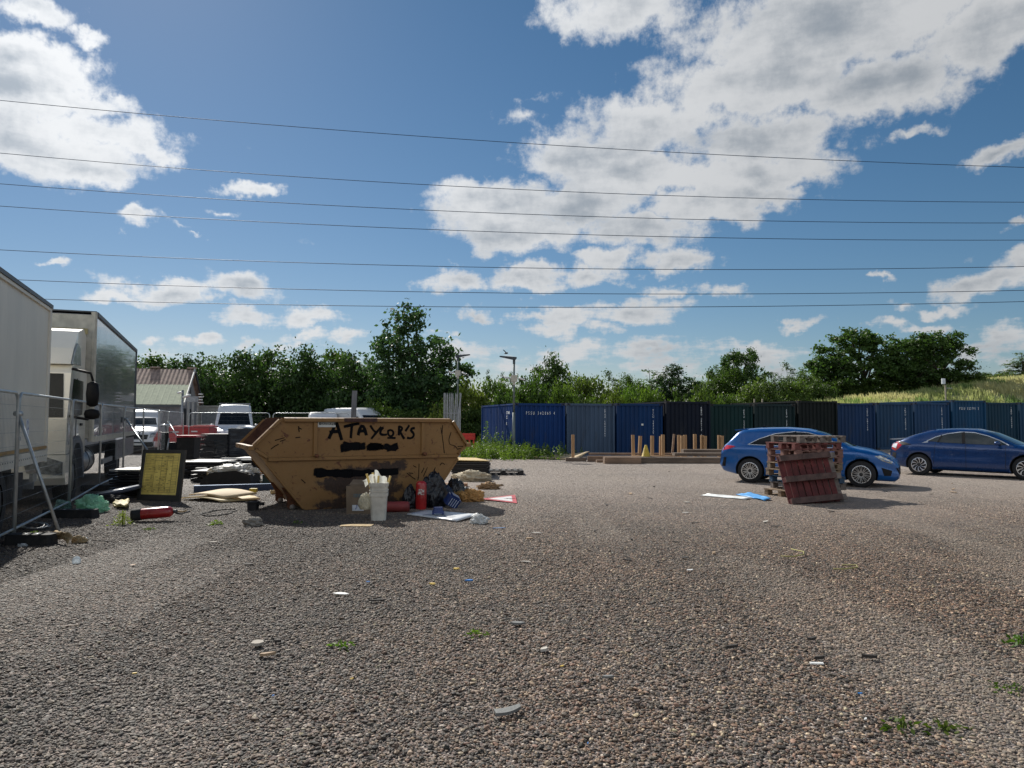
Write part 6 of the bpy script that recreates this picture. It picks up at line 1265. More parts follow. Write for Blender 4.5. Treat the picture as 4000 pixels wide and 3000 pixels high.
text_mesh('ERY', .36, 'lettering', mat('plate_black', (.01, .01, .01), .5), vr, frame((5.40, -.42, .93), (0, 1, 0), (-.7, 0, .8)), .01, space=1.1)
v3 = van_at(1512, 44.5, rad(-42), name='white_van', label='long white high roofed van showing only its roof above the skip', H=2.44, L_=5.6)
text_mesh('removals.com', .16, 'lettering', mat('grey_print', (.2, .25, .3), .5), v3, frame((1.5, -1.0, 2.02), (1, 0, 0), (0, 0, 1)), .004) if False else None
v4 = van_at(1262, 44.0, rad(-75), name='white_van', label='lower white van beside the high roofed one, only its roof line over the skip', H=2.17)
t = at(806, 1588, 46); cbn = thing('site_cabin', 'small cream cabin half hidden behind the tall white van', 'cabin', (t.x + .7, 46, 0), 0)
b = MB(); b.box((0, 1, t.z / 2), (2.6, 2, t.z - .02), bev=.05); b.build('wall', mat('cabin_cream', (.36, .36, .33), .6), cbn); b = MB(); b.box((0, 1, t.z + .02), (2.75, 2.15, .08)); b.build('roof', mat('cabin_trim', (.42, .42, .38), .6), cbn)
b = MB(); b.box((-.45, -.02, 1.75), (1.1, .05, .8)); b.build('window_frame', WPL, cbn); b = MB(); b.box((-.45, -.05, 1.75), (.96, .02, .66)); b.build('window', mat('pale_window', (.22, .24, .25), .2), cbn)

# ------------------------------------------------------------------ shed
SH = thing('shed', 'pale workshop shed with brown and cream corrugated roof beside the lorries', 'shed', (-18.2, 40, 0), rad(15.5))
ez, rz_, RY, BL = 2.60, 4.62, 3.3, 10.0
WL_ = mat('shed_wall', (.25, .25, .26), .8, dirt=((.16, .16, .17), 2, .5, .8)); FC = mat('fibre_cement', (.27, .20, .165), .9, var=.3, scale=3, dirt=((.34, .30, .14), 1.1, .66, .70)); CRM = mat('cream_sheet', (.52, .54, .40), .9, var=.1, spec=.05, bump=.02, dirt=((.25, .25, .16), 2, .6, .8)); WHB = mat('barge_white', (.5, .5, .48), .6)
b = MB(); b.box((-BL / 2, .1, ez / 2), (BL, .2, ez)); b.build('front_wall', WL_, SH)
b = MB(); b.prism([(.2, 0), (6.6, 0), (6.6, ez), (RY, rz_ - .1), (.2, ez)], -.2, 0, 0, axis='x'); b.build('gable_wall', WL_, SH)
def corr_roof(y0, z0, y1, z1, m, pitch, dep, name, over=.25):
    b = MB(); n = int((BL + over) / pitch); sl = Vector((0, y1 - y0, z1 - z0)).normalized(); nn = Vector((0, -sl.z, sl.y)); vs = []; prof = []
    for i in range(n * 6 + 1): prof.append((over - i * pitch / 6, dep * .5 * (1 + math.cos(2 * PI * i / 6)) if name != 'lower_roof' else (dep if i % 6 == 0 else 0)))
    for x, o_ in prof: vs += [(x, y0, z0 + o_), (x, y1, z1 + o_)]
    b.add(vs, [(2 * i, 2 * i + 1, 2 * i + 3, 2 * i + 2) for i in range(len(prof) - 1)], 0, name != 'lower_roof'); return b.build(name, m, SH)
fy = RY * .50; fz = ez + (rz_ - ez) * .50
corr_roof(-.3, ez - .12, fy + .04, fz + .045, CRM, .30, .008, 'lower_roof'); corr_roof(fy, fz - .01, RY, rz_, FC, .22, .045, 'upper_roof'); corr_roof(RY * 2 + .3, ez - .1, RY, rz_, FC, .22, .07, 'back_roof')
b = MB(); b.beam((.27, -.35, ez - .08), (.27, RY + .02, rz_ + .05), .05, .2); b.build('barge_board', WHB, SH); b = MB(); b.beam((.27, RY * 2 + .35, ez - .08), (.27, RY + .02, rz_ + .05), .05, .2); b.build('barge_board', DKR, SH)
b = MB(); b.box((-BL / 2 + .1, -.36, ez - .2), (BL + .3, .11, .1)); b.build('gutter', DKR, SH)
for k in range(6): b = MB(); b.box((.1 - k * 2.0, RY, rz_ + .1), (.5, .3, .09)); b.build('ridge_cap', FC, SH)
for y, w_ in ((1.6, .9), (3.55, .55)): b = MB(); b.box((.012, y, 1.15), (.03, w_, 2.3)); b.build('doorway', mat('dark_opening', (.01, .01, .012), .8), SH)
for y in (2.6, 4.4, 6.3): b = MB(); b.box((.05, y, 1.4), (.1, .22, 2.8)); b.build('pilaster', WHB, SH)
b = MB(); b.box((.03, RY, 3.4), (.06, .35, .45)); b.build('vent', DKR, SH); b = MB(); b.box((-3.6, -.06, 1.95), (.5, .16, .3)); b.build('wall_lamp', DKR, SH); b = MB(); b.box((-5.4, -.02, 1.4), (1.6, .05, 1.0)); b.build('window', glass, SH)
# pole with cameras in front of the shed
t = at(714, 1524, 36.5); cp_ = thing('camera_pole', 'grey pole with white security cameras before the shed gable', 'camera pole', (t.x, 36.5, 0), 0)
b = MB(); b.tube([(0, 0, 0), (0, 0, t.z)], .055, 10); b.build('pole', GAL, cp_)
b = MB(); b.tube([(0, -.05, t.z - .1), (-.22, -.1, t.z - .15)], .05, 8); b.build('security_camera', WPL, cp_); b = MB(); b.tube([(.05, -.05, t.z - .35), (.42, -.1, t.z - .25)], .06, 8); b.build('security_camera', WPL, cp_); b = MB(); b.box((.5, 0, t.z - .45), (.6, .2, .28), bev=.08); b.build('junction_box', GAL, cp_)
for k in range(4): b = MB(); b.tube([(.8, 0, t.z - .2 - k * .14), (1.0 + .04 * (k % 2), 0, t.z - .2 - k * .14)], .03, 6); b.build('insulator', WPL, cp_)
# camera post on the bank
t = at(3693, 1497, 44.5); b0 = bankh(t.x, 44.5); cp2 = thing('camera_post', 'thin post with a white camera head standing on the grass bank', 'camera post', (t.x, 44.5, b0), 0)
b = MB(); b.tube([(0, 0, -.2), (0, 0, t.z - b0 - .1)], .05, 8); b.build('post', mat('post_wood', (.2, .17, .12), .8), cp2); b = MB(); b.box((-.12, 0, t.z - b0 + .12), (.2, .2, .34), bev=.05); b.build('camera_head', WPL, cp2); b = MB(); b.box((.2, 0, t.z - b0 - .3), (.4, .04, .04)); b.build('bracket', GAL, cp2)
for px, lb in ((2944, 'short leaning stump post on the bank edge behind the green containers'), (2975, 'second small fence stake on the bank edge, beside the bush')):
    t = at(px, 1552, 46); b0 = bankh(t.x, 46); b = MB(); b.tube([(0, 0, 0), (.05, 0, t.z - b0)], .05, 6); o = b.build('fence_stake', mat('post_wood', (.2, .17, .12), .8)); o.location = (t.x, 46, b0 - .1); tag(o, lb, 'stake')

# ------------------------------------------------------------------ mesh fence panels
TUB = mat('fence_tube', (.42, .45, .46), .4, .55, .15, 8, bump=.05); WIRE = mat('fence_wire', (.24, .26, .27), .5, .6, bump=0)
FP = [Vector(v) for v in ((-5.45, 6.6, 0), (-6.70, 9.91, 0), (-7.95, 13.2, 0), (-9.42, 16.75, 0), (-10.66, 20.1, 0), (-11.8, 23.4, 0), (-12.95, 26.8, 0), (-14.2, 30.2, 0), (-15.1, 33.6, 0))]
def fence_panel(a, c, label, sign=False):
    d_ = c - a; L_ = d_.length - .06; root = thing('mesh_fence_panel', label, 'fence panel', a + d_.normalized() * .03, math.atan2(d_.y, d_.x), 'galvanised mesh fence panels'); H_ = 1.97; r_ = .02; z0 = .14
    b = MB(); cr_ = .14
    arc = lambda cx, cz, a0, a1: [(cx + cr_ * math.cos(rad(a0 + (a1 - a0) * k / 5)), 0, cz + cr_ * math.sin(rad(a0 + (a1 - a0) * k / 5))) for k in range(6)]
    b.tube([(0, 0, .03)] + arc(cr_, H_ - cr_, 180, 90) + arc(L_ - cr_, H_ - cr_, 90, 0) + [(L_, 0, .03)], r_, 10); b.tube([(0, 0, z0), (L_, 0, z0)], r_ * .95, 10); b.build('frame', TUB, root)
    b = MB(); w_ = .0015
    for k in range(1, 10): b.tube([(0, 0, z0 + k * .185), (L_, 0, z0 + k * .185)], w_ * 1.2, 4, caps=False, smooth=False)
    n = int(L_ / .06)
    for k in range(1, n): b.tube([(k * L_ / n, .004, z0), (k * L_ / n, .004, H_)], w_ * .62, 3, caps=False, smooth=False)
    b.build('wire_infill', WIRE, root); b = MB(); b.box((0, 0, 1.35), (.09, .05, .05)); b.build('coupler', TUB, root)
    if sign:
        b = MB(); b.box((L_ * .12, -.012, 1.50), (.14, .006, .24)); b.build('notice', mat('label_paper', (.55, .58, .62), .6, dirt=((.3, .3, .32), 30, .5, .6)), root)
    return root
fl = ['nearest mesh fence panel, mostly out of the picture, before the cream lorry', 'mesh fence panel before the cream lorry with a white notice tied on', 'mesh fence panel standing before the lorry cab', 'mesh fence panel along the dark grey lorry side', 'mesh fence panel before the white van with lettering', 'mesh fence panel between the lettered van and the shed', 'mesh fence panel before the corner of the shed', 'last mesh fence panel of the receding line, at the red bins']
for i in range(8): fence_panel(FP[i], FP[i + 1], fl[i], sign=(i == 1))
fence_panel(Vector((at(736, 1640, 33.8).x, 33.8, 0)), Vector((at(1056, 1640, 34).x, 34, 0)), 'mesh fence panel running across before the tall white van'); fence_panel(Vector((at(1064, 1640, 34).x, 34, 0)), Vector((at(1366, 1640, 34.1).x, 34.1, 0)), 'mesh fence panel running across directly behind the skip')
FOOT = mat('black_rubber_block', (.013, .013, .014), .85, bump=.2, dirt=((.05, .045, .04), 6, .5, .8))
def foot(x0, x1, y1, label, dz=.14):
    a = gd(x0, y1); c = gd(x1, y1); r_ = thing('ballast_block', label, 'ballast block', ((a.x + c.x) / 2, a.y + .11, 0), 0, 'black fence foot blocks'); w_ = c.x - a.x
    b = MB(); b.box((0, 0, dz / 2), (w_, .22, dz), bev=.03, taper=(.96, .86)); b.build('block', FOOT, r_)
    for k in (-1, 1): b = MB(); b.lathe([(.022, dz - .001), (.022, dz + .003)], 12, 0, Matrix.Translation((k * w_ * .12, 0, 0))); b.build('socket', TUB, r_)
foot(8, 193, 2133, 'black fence foot block nearest the camera'); foot(155, 367, 2026, 'black fence foot block under the light green bag')
for i in (3, 4, 5, 6, 7): 
    p = FP[i]; r_ = thing('ballast_block', ['', '', '', 'fence foot block beside the dark lorry side', 'fence foot block before the lettered van', 'fence foot block past the lettered van', 'fence foot block at the shed corner', 'fence foot block at the red bins'][i], 'ballast block', (p.x, p.y, 0), .3, 'black fence foot blocks'); b = MB(); b.box((0, 0, .065), (.7, .22, .13), bev=.03); b.build('block', FOOT, r_)
def brace(p, q, label):
    b = MB(); b.tube([p, q], .021, 10); b.tube([Vector(q) + Vector((-.02, 0, 0)), Vector(q) + Vector((.10, -.02, -.01))], .018, 8); b.tube([Vector(p) + Vector((-.05, 0, 0)), Vector(p) + Vector((.05, 0, 0))], .035, 8); o = b.build('prop_tube', TUB); tag(o, label, 'prop tube', 'diagonal braces of the mesh fence')
brace((-6.70, 9.91, 1.69), gd(236, 2092, .03), 'diagonal tube brace propping the nearest fence post'); brace(at(493, 1638, 19.9), at(588, 1775, 18.2), 'diagonal tube brace behind the yellow notice board'); brace(at(659, 1649, 30.0), at(690, 1700, 28.5), 'short far brace in front of the red bins')

# ------------------------------------------------------------------ bins, scooter, stacks
RB = mat('bin_red', (.36, .025, .028), .4, bump=.05, dirt=((.2, .03, .03), 5, .55, .8))
def bin4(px0, px1, py, Y, label, text=None):
    a = at(px0, py, Y); c = at(px1, py, Y); w_ = c.x - a.x; h = a.z; r_ = thing('wheeled_bin', label, 'bin', ((a.x + c.x) / 2, Y, 0), 0)
    b = MB(); b.box((0, .5, .18 + (h - .3) / 2), (w_ * .9, .95, h - .3), 0, taper=(1.08, 1.1)); b.build('body', RB, r_)
    b = MB(); b.box((0, .5, h - .07), (w_ * 1.02, 1.08, .07), bev=.03); b.box((0, .6, h - .02), (w_ * .9, .7, .06), 0, taper=(.8, .8)); b.build('lid', RB, r_)
    for x in (-w_ * .38, w_ * .38): b = MB(); b.tube([(x - .03, .12, .09), (x + .03, .12, .09)], .09, 12); b.build('wheel', TYR, r_)
    WM = mat('bin_white', (.6, .58, .56), .6)
    b = MB(); b.box((w_ * (-.05 if text is None else -.2), -.03, h - .3), (w_ * (.5 if text is None else .3), .01, .06)); b.build('notice_strip', WM, r_)
    if text: text_mesh(text, .27, 'lettering', WM, r_, frame((-w_ * .28, -.02, h - .72), (1, 0, 0), (0, 0, 1)), .008)
    return r_
bin4(660, 716, 1663, 35.5, 'red wheeled bin with a white strip, beside the shed gable'); bin4(736, 818, 1661, 35.6, 'red wheeled bin with large white lettering', 'Biffa')
t = at(724, 1701, 25); wb = thing('black_wheelie_bin', 'black wheelie bin with a red lid in front of the red bins', 'bin', (t.x, 25, 0), .1)
b = MB(); b.box((0, .35, t.z * .48), (.52, .55, t.z * .9), 0, taper=(1.15, 1.2)); b.build('body', FOOT, wb); b = MB(); b.box((0, .35, t.z - .03), (.70, .76, .06), bev=.06, taper=(.9, .9)); b.build('lid', RB, wb)
# small motor scooter seen from the front
t = at(640, 1640, 29); sc_ = thing('motor_scooter', 'dark motor scooter with a pale round mirror, parked behind the fence', 'scooter', (t.x, 29, 0), 0)
b = MB(); b.lathe([(.17, -.05), (.24, -.05), (.25, 0), (.24, .05), (.17, .05)], 20, 0, Matrix.Translation((0, 0, .25)) @ Matrix.Rotation(rad(90), 4, 'Y'), cap=False); b.build('wheel', TYR, sc_)
b = MB(); b.box((0, .15, .75), (.30, .2, .7), 0, bev=.06, taper=(.8, .8)); b.box((0, .6, .55), (.28, .8, .35), bev=.06); b.build('body', blk, sc_); b = MB(); b.tube([(-.3, .1, 1.15), (-.1, .15, 1.12), (.1, .15, 1.12), (.3, .1, 1.15)], .02, 8); b.build('handlebar', DKR, sc_)
b = MB(); b.lathe([(.02, -.05), (.16, -.02), (.17, .0), (.12, .05), (.01, .06)], 16, 0, Matrix.Translation((0, .08, 1.42)) @ Matrix.Diagonal((1, 1, .7, 1))); b.build('mirror', mat('mirror_pale', (.55, .57, .58), .2, .5), sc_); b = MB(); b.tube([(.06, .1, 1.15), (.02, .1, 1.4)], .012, 6); b.build('mirror_stem', DKR, sc_)
b = MB(); b.tube([(.15, 0, .3), (.18, .1, .9)], .03, 8); b.build('fork', GAL, sc_)
FILM = mat('black_film', (.014, .017, .024), .22, var=.3, scale=6, bump=.9, bscale=5, stretch=(.5, .5, 3))
def wrapped(px0, px1, ty, Y, label, cap=True):
    a = at(px0, ty, Y); c = at(px1, ty, Y); w_ = c.x - a.x; h = a.z; r_ = thing('wrapped_stack', label, 'wrapped pallet', ((a.x + c.x) / 2, Y, 0), .03); b = MB()
    n = 14
    for (u0, u1) in (((-w_ / 2, 0), (w_ / 2, 0)), ((w_ / 2, 0), (w_ / 2, 1.2)), ((w_ / 2, 1.2), (-w_ / 2, 1.2)), ((-w_ / 2, 1.2), (-w_ / 2, 0))):
        nx_, ny_ = (u1[1] - u0[1]), -(u1[0] - u0[0]); l = math.hypot(nx_, ny_); nx_ /= l; ny_ /= l
        def f(u, v):
            x, y = u0[0] + (u1[0] - u0[0]) * u, u0[1] + (u1[1] - u0[1]) * u; e = .03 * noise.noise(Vector((x * 3, y * 3, v * 9 + px0))) * (1 - abs(2 * u - 1) ** 6); return (x + nx_ * e, y + ny_ * e, .12 + v * (h - .14))
        b.grid(f, n, n, 0)
    b.grid(lambda u, v: (-w_ / 2 + u * w_, v * 1.2, h - .02 + .05 * noise.noise(Vector((u * 4, v * 4, px0)))), 10, 10, 0); b.build('film_wrap', FILM, r_)
    b = MB(); b.box((0, .6, .06), (w_ * .98, 1.18, .12)); b.build('pallet_base', mat('black_pallet', (.022, .02, .02), .8), r_)
    if cap: b = MB(); b.grid(lambda u, v: (w_ * (-.3 + u * .75), -.02 + v * .5, h + .03 + .09 * math.sin(u * 3.1) * (.6 + .4 * math.sin(v * 5 + u * 6))), 12, 5, 0); b.build('film_flap', mat('pale_film', (.45, .48, .52), .3, transl=.3), r_)
wrapped(892, 1004, 1672, 31.5, 'black film wrapped stack with a pale flap on top, before the white van'); wrapped(1006, 1060, 1690, 32.5, 'narrow black wrapped stack just showing beside the skip end', cap=False)
board_stack(779, 889, 1787, 1694, gd(800, 1787).y * .98, 1.1, 22, DB, 'board_stack', 'tall stack of black trays beside the film wrapped one', jit=.02, seed=2)
o = board_stack(724, 845, 1805, 1722, gd(760, 1805).y * .97, 1.0, 16, DB, 'board_stack', 'slanting stack of dark slatted boards in front of the tall tray stack', jit=.05, seed=3); o.rotation_euler = (0, rad(-5), 0)
EDG = mat('pale_edge_board', (.40, .40, .38), .6, dirt=((.15, .15, .15), 5, .5, .7))
board_stack(690, 870, 1850, 1803, 20.6, 1.6, 6, DB, 'board_stack', 'low wide stack of black sheets behind the yellow notice board', jit=.12, seed=4)
board_stack(868, 1048, 1858, 1793, 22.5, 1.8, 7, DB, 'board_stack', 'low stack of black sheets under pale strips, beside the skip', jit=.10, seed=6, top=EDG)
board_stack(740, 960, 1872, 1838, 19.0, 1.0, 3, DB, 'board_stack', 'lowest black sheets just behind the plastic draped bundle', jit=.15, seed=8)
board_stack(425, 548, 1950, 1832, 15.15, .8, 11, DB, 'board_stack', 'stack of black sheets standing beside the yellow notice board', jit=.04, seed=9, top=EDG)
rnd = random.Random(12)
for k, (x0, x1, y, lb) in enumerate(((872, 1046, 1790, 'long pale batten on the low stack beside the skip'), (752, 815, 1807, 'reddish offcut on the low wide stack'), (800, 925, 1803, 'pale strip lying aslant on the low black sheets'), (772, 812, 1828, 'short pale strip at the end of the low stack'), (960, 990, 1822, 'small pale block beside the orange cloth'), (700, 762, 1799, 'thin white strip on the low wide stack'), (905, 985, 1813, 'pale strip below the long batten'))):
    Yk = 20.4 + (k % 3) * .5 if x0 < 860 else 22.2; a = at(x0, y, Yk); c = at(x1, y, Yk); b = MB(); b.box((0, 0, 0), (c.x - a.x, .12, .035)); o = b.build('pale_strip', mat('red_offcut', (.3, .08, .07), .7) if k == 1 else mat('pale_strip', (.5, .5, .47), .6)); o.location = ((a.x + c.x) / 2, Yk - .1, a.z); o.rotation_euler = (0, rnd.uniform(-.03, .03), rnd.uniform(-.2, .2)); tag(o, lb, 'board strip', 'pale strips on the black stacks')
# yellow notice board in black frame
bl_, br_ = gd(536, 1954), gd(702, 1961); d_ = br_ - bl_; wB = d_.length; th_ = at(560, 1757, bl_.y + .12).z
nb_ = thing('notice_board', 'yellow printed notice board in a thick black frame leaning upright', 'notice board', bl_, math.atan2(d_.y, d_.x)); nb_.rotation_euler = (rad(-8), rad(-.5), math.atan2(d_.y, d_.x)); hB = th_ * 1.01
b = MB(); fw_ = .085
b.box((fw_ / 2, 0, hB / 2), (fw_, .06, hB), 0, bev=.01); b.box((wB - fw_ / 2, 0, hB / 2), (fw_ * 1.3, .06, hB), 0, bev=.01); b.box((wB / 2, 0, hB - .035), (wB - 2 * fw_, .055, .07)); b.box((wB / 2, 0, .06), (wB - 2 * fw_, .055, .12)); b.build('frame', mat('board_frame', (.035, .036, .034), .6), nb_)
b = MB(); b.box((wB / 2, .0, hB / 2 + .02), (wB - 1.9 * fw_, .03, hB - .15)); b.build('yellow_panel', mat('notice_yellow', (.88, .70, .20), .45, dirt=((.70, .52, .14), 3, .5, .8), bump=.03), nb_)
rnd = random.Random(2); INK = mat('notice_ink', (.26, .18, .05), .6); b = MB(); x0, x1, z0, z1 = fw_ * 1.25, wB - fw_ * 1.6, .17, hB - .12
for k in range(24):
    z = z0 + (z1 - z0) * k / 23
    segs = [(x0, x1)] if k in (0, 1, 2, 3, 20, 22, 23) else [(x0, x0 + (x1 - x0) * .28), (x0 + (x1 - x0) * .5, x0 + (x1 - x0) * .68), (x0 + (x1 - x0) * .84, x1)]
    for a_, c_ in segs: b.box(((a_ + c_) / 2, -.0165, z), (c_ - a_, .002, .005))
for fx in (0, .3, .5, .68, .84, 1): b.box((x0 + (x1 - x0) * fx, -.0165, (z0 + z1) / 2), (.005, .002, (z1 - z0)))
for k in range(60):
    z = z0 + (z1 - z0) * rnd.randrange(23) / 23 + .016; x = x0 + (x1 - x0) * rnd.uniform(.02, .85); b.box((x, -.0165, z), (rnd.uniform(.02, .07), .002, .009))
b.build('printed_grid', INK, nb_)
# black moulded panel draped with clear plastic
g_ = gd(880, 1903); b = MB(); wd = 205 / F * g_.y; hh = .40
b.prism([(-wd * .5, 0), (wd * .5, 0), (wd * .46, hh * .75), (wd * .2, hh), (-wd * .3, hh * .85), (-wd * .46, hh * .45)], 0, .7); o = b.build('black_moulding', FOOT); o.location = g_; tag(o, 'black moulded panel lying on the gravel under plastic sheeting', 'moulding')
V, Fs = blobmesh(41, wd * .42, .34, .26, .45, 5, 2.2, fine=.10); b = MB(); b.add([(x, y, z) for x, y, z in V], Fs, 0, True); o = b.build('plastic_sheeting', TP('cloudy_sheet', (.60, .60, .57), .35)); o.location = (g_.x + .02, g_.y + .42, .25); tag(o, 'cloudy white plastic sheeting heaped over the black moulding', 'plastic sheeting')
lump('foam_ball', 822, 1860, 38, 30, mat('beige_foam', (.45, .34, .16), .8), 'beige ball of foam at the end of the plastic sheeting', 'foam', 43, .9, .12, Y=gd(822, 1900).y + .2)
lump('white_cloth', 1000, 1894, 62, 22, TP('white_cloth', (.58, .56, .50), .2), 'white cloth lying behind the blue beam near the skip', 'cloth', 44, .7, .5, fine=.2)
lump('orange_cloth', 992, 1856, 40, 20, mat('orange_cloth', (.55, .20, .03), .7), 'small orange cloth beside the low black stack', 'cloth', 45, .8, .4)
g_ = gd(1040, 1895); b = MB(); b.box((0, .2, .13), (.2, .4, .26)); o = b.build('green_box', mat('dark_green_box', (.02, .04, .038), .5)); o.location = g_; tag(o, 'dark green box standing under the sloping end of the skip', 'box')
a_, c_ = gd(756, 1924), gd(1081, 1914); d_ = c_ - a_; b = MB(); hb = 26 / F * a_.y
b.box((d_.length / 2, 0, hb / 2), (d_.length, .02, hb)); b.box((d_.length / 2, .05, hb - .008), (d_.length, .10, .016), 1); b.box((d_.length / 2, .05, .008), (d_.length, .10, .016)); o = b.build('steel_beam', [mat('navy_beam', (.018, .04, .10), .4, .2), mat('beam_top', (.16, .24, .38), .35, .3)]); o.location = a_; o.rotation_euler = (0, 0, math.atan2(d_.y, d_.x)); tag(o, 'long navy blue steel beam lying on the gravel before the skip', 'steel beam')
sheet([gd(703, 1948, .03), gd(868, 1962, .02), gd(1018, 1950, .03), gd(900, 1925, .06)], -.05, .015, mat('plywood_bright', (.60, .48, .26), .7, dirt=((.45, .33, .18), 3, .55, .75)), 'plywood_sheet', 'lower yellowish plywood sheet lying before the blue beam', 'plywood sheet')
sheet([gd(738, 1935, .10), gd(872, 1950, .06), gd(1003, 1930, .16), gd(850, 1915, .16)], -.05, .018, PLY, 'plywood_sheet', 'upper bowed plywood sheet lying on top of the other', 'plywood sheet')
b = MB(); b.box((0, 0, .05), (.14, .1, .08)); o = b.build('yellow_level', mat('yellow_tool', (.45, .36, .05), .5)); o.location = gd(990, 1925, .12); tag(o, 'small yellow object lying on the end of the plywood', 'tool')
g_ = gd(1063, 1932); b = MB(); b.lathe([(.055, 0), (.07, .09), (.062, .09), (.05, .01)], 16); o = b.build('small_tub', mat('beige_tub', (.42, .33, .18), .6)); o.location = g_ + Vector((0, .07, 0)); tag(o, 'small beige tub on the gravel by the end of the blue beam', 'tub')
g_ = gd(981, 1996); hp = thing('black_hopper', 'black plastic drain hopper with a side spout on open gravel', 'drain hopper', (g_.x, g_.y + .1, 0), 0); b = MB(); b.box((0, 0, .07), (.15, .16, .14), 0, taper=(1.1, 1.1)); b.box((0, 0, .145), (.19, .2, .02)); b.build('bowl', FOOT, hp); b = MB(); b.box((.14, 0, .115), (.1, .08, .05)); b.build('spout', FOOT, hp)
g0, g1_ = gd(790, 2012), gd(920, 1992); b = MB(); pts_ = [gd(x, y, .012) for x, y in ((800, 2016), (784, 2008), (830, 1996), (880, 1990), (922, 1989), (925, 1995), (900, 2000), (908, 2003), (880, 2010), (840, 2015), (800, 2016))]; b.tube(pts_, .012, 6); o = b.build('rubber_seal', FOOT); tag(o, 'loop of black rubber seal lying on the gravel', 'rubber seal')
GRC = mat('grey_cloth', (.26, .24, .21), .85, bump=.4)
lump('grey_cloth', 980, 2058, 64, 32, GRC, 'crumpled grey cloth on the gravel before the skip\'s shadow', 'cloth', 51, .6, .5, freq=2.2, fine=.2)
# lying extinguisher
g_ = gd(500, 2042); ra2 = .088; e_ = extinguisher('fire_extinguisher', 'red fire extinguisher with black foot lying on its side on the gravel', (g_.x + .02, g_.y + ra2, ra2 + .02), (0, rad(86), rad(13)), ra2, .60, sticker_=False)
b = MB(); b.lathe([(ra2 * 1.05, -.01), (ra2 * 1.07, .02), (ra2 * 1.07, .13), (ra2 * 1.01, .135)], 24); b.build('foot_ring', FOOT, e_); b = MB(); b.tube([(0, 0, .60), (0, 0, .66)], .03, 10); b.tube([(.03, 0, .63), (.05, 0, .72), (.02, 0, .85)], .012, 6); b.build('valve', DKR, e_); b = MB(); b.tube([(0, .02, .64), (.02, .02, .74), (.0, -.02, .80)], .014, 6); b.build('hose', mat('tan_hose', (.35, .24, .12), .6), e_)
b = MB(); b.grid(lambda u, v: (math.cos(PI + (u - .5) * .9) * (ra2 + .002), math.sin(PI + (u - .5) * .9 - .3) * (ra2 + .002), .30 + .14 * v), 8, 2); b.build('sticker', mat('torn_label', (.6, .58, .52), .6, dirt=((.25, .03, .03), 22, .46, .54)), e_)
# green bag, oval table top, yellow packaging, wires, cardboard
MINT = TP('mint_bag', (.42, .78, .56), .4)
lump('green_bag', 345, 2004, 105, 62, MINT, 'light green plastic bag slumped on the fence foot block', 'plastic bag', 61, .6, .45, freq=2.2, fine=.2, sub=5); lump('green_netting', 232, 1996, 58, 40, mat('green_net', (.13, .26, .22), .7, dirt=((.05, .1, .09), 30, .48, .56)), 'folded green netting between the fence posts', 'netting', 62, .7, .3)
g_ = gd(435, 1962); tt = thing('oval_table_top', 'white oval table top with dark edge lying tilted on rubbish', 'table top', (g_.x, g_.y + .25, .20)); tt.rotation_euler = (rad(4), rad(-11), rad(14))
MXo = Matrix.Diagonal((.43, .26, 1, 1)); b = MB(); b.lathe([(1, -.03), (1.02, .0), (1, .03)], 40, 0, MXo); b.build('edge', mat('dark_edge', (.04, .05, .08), .4), tt); b = MB(); b.lathe([(.93, .031), (.93, .034)], 40, 0, MXo); b.build('top', mat('table_white', (.66, .67, .70), .25, bump=0), tt)
lump('rubbish_heap', 420, 1966, 110, 30, mat('dark_rubbish', (.02, .02, .022), .8), 'dark rubbish heaped under the oval table top', 'rubbish', 64, .6, .4)
for k in range(3):
    q = [gd(440, 1975 - k * 3, .02 + k * .035), gd(500, 1982 - k * 4, .02 + k * .035), gd(505, 1962 - k * 5, .05 + k * .04), gd(452, 1962 - k * 3, .05 + k * .04)]; sheet(q, .02, .02, mat('yellow_foam', (.50, .42, .20), .7, var=.3), 'packaging_board', ['lowest torn yellow packaging piece under the oval table top', 'middle torn yellow packaging piece under the oval table top', 'topmost torn yellow packaging piece under the oval table top'][k], 'packaging', 'torn yellow packaging pieces', seed=k, wob=.05)
b = MB(); rnd = random.Random(6)
for k in range(7):
    pts_ = []
    for j in range(9): a = j / 8 * 2 * PI + k; pts_.append(gd(132 + (62 - k * 3) * math.cos(a) + rnd.uniform(-6, 6), 2052 + 12 * math.sin(a) + rnd.uniform(-2, 2), .02 + k * .012))
    b.tube(pts_, .006, 5)
o = b.build('cable_coil', mat('grey_cable', (.30, .31, .32), .5)); tag(o, 'loose coil of pale grey cable behind the nearest fence rail', 'cable')
CB = mat('cardboard', (.17, .125, .085)); CB2 = mat('bright_cardboard', (.36, .26, .14), .8, bump=.2, dirt=((.06, .05, .04), 5, .55, .7))
sheet([gd(186, 2098, .03), gd(262, 2122, .04), gd(285, 2100, .10), gd(215, 2085, .13)], -.03, .012, CB2, 'cardboard_piece', 'crumpled cardboard piece under the foot of the fence brace', 'cardboard', wob=.08); lump('brown_wrapper', 300, 2124, 50, 26, CB2, 'torn brown wrapper next to a scrap of blue plastic', 'wrapper', 66, .7, .5, fine=.25); lump('blue_scrap', 322, 2116, 22, 17, mat('pale_blue_plastic', (.20, .45, .62), .4, transl=.3), 'scrap of pale blue plastic by the brown wrapper', 'plastic scrap', 67, .8, .5, fine=.2)
b = MB(); b.tube([gd(330, 2108, .01), gd(380, 2112, .01), gd(440, 2116, .01)], .005, 5); o = b.build('thin_rope', FOOT); tag(o, 'thin black rope running from the blue scrap over the gravel', 'rope')
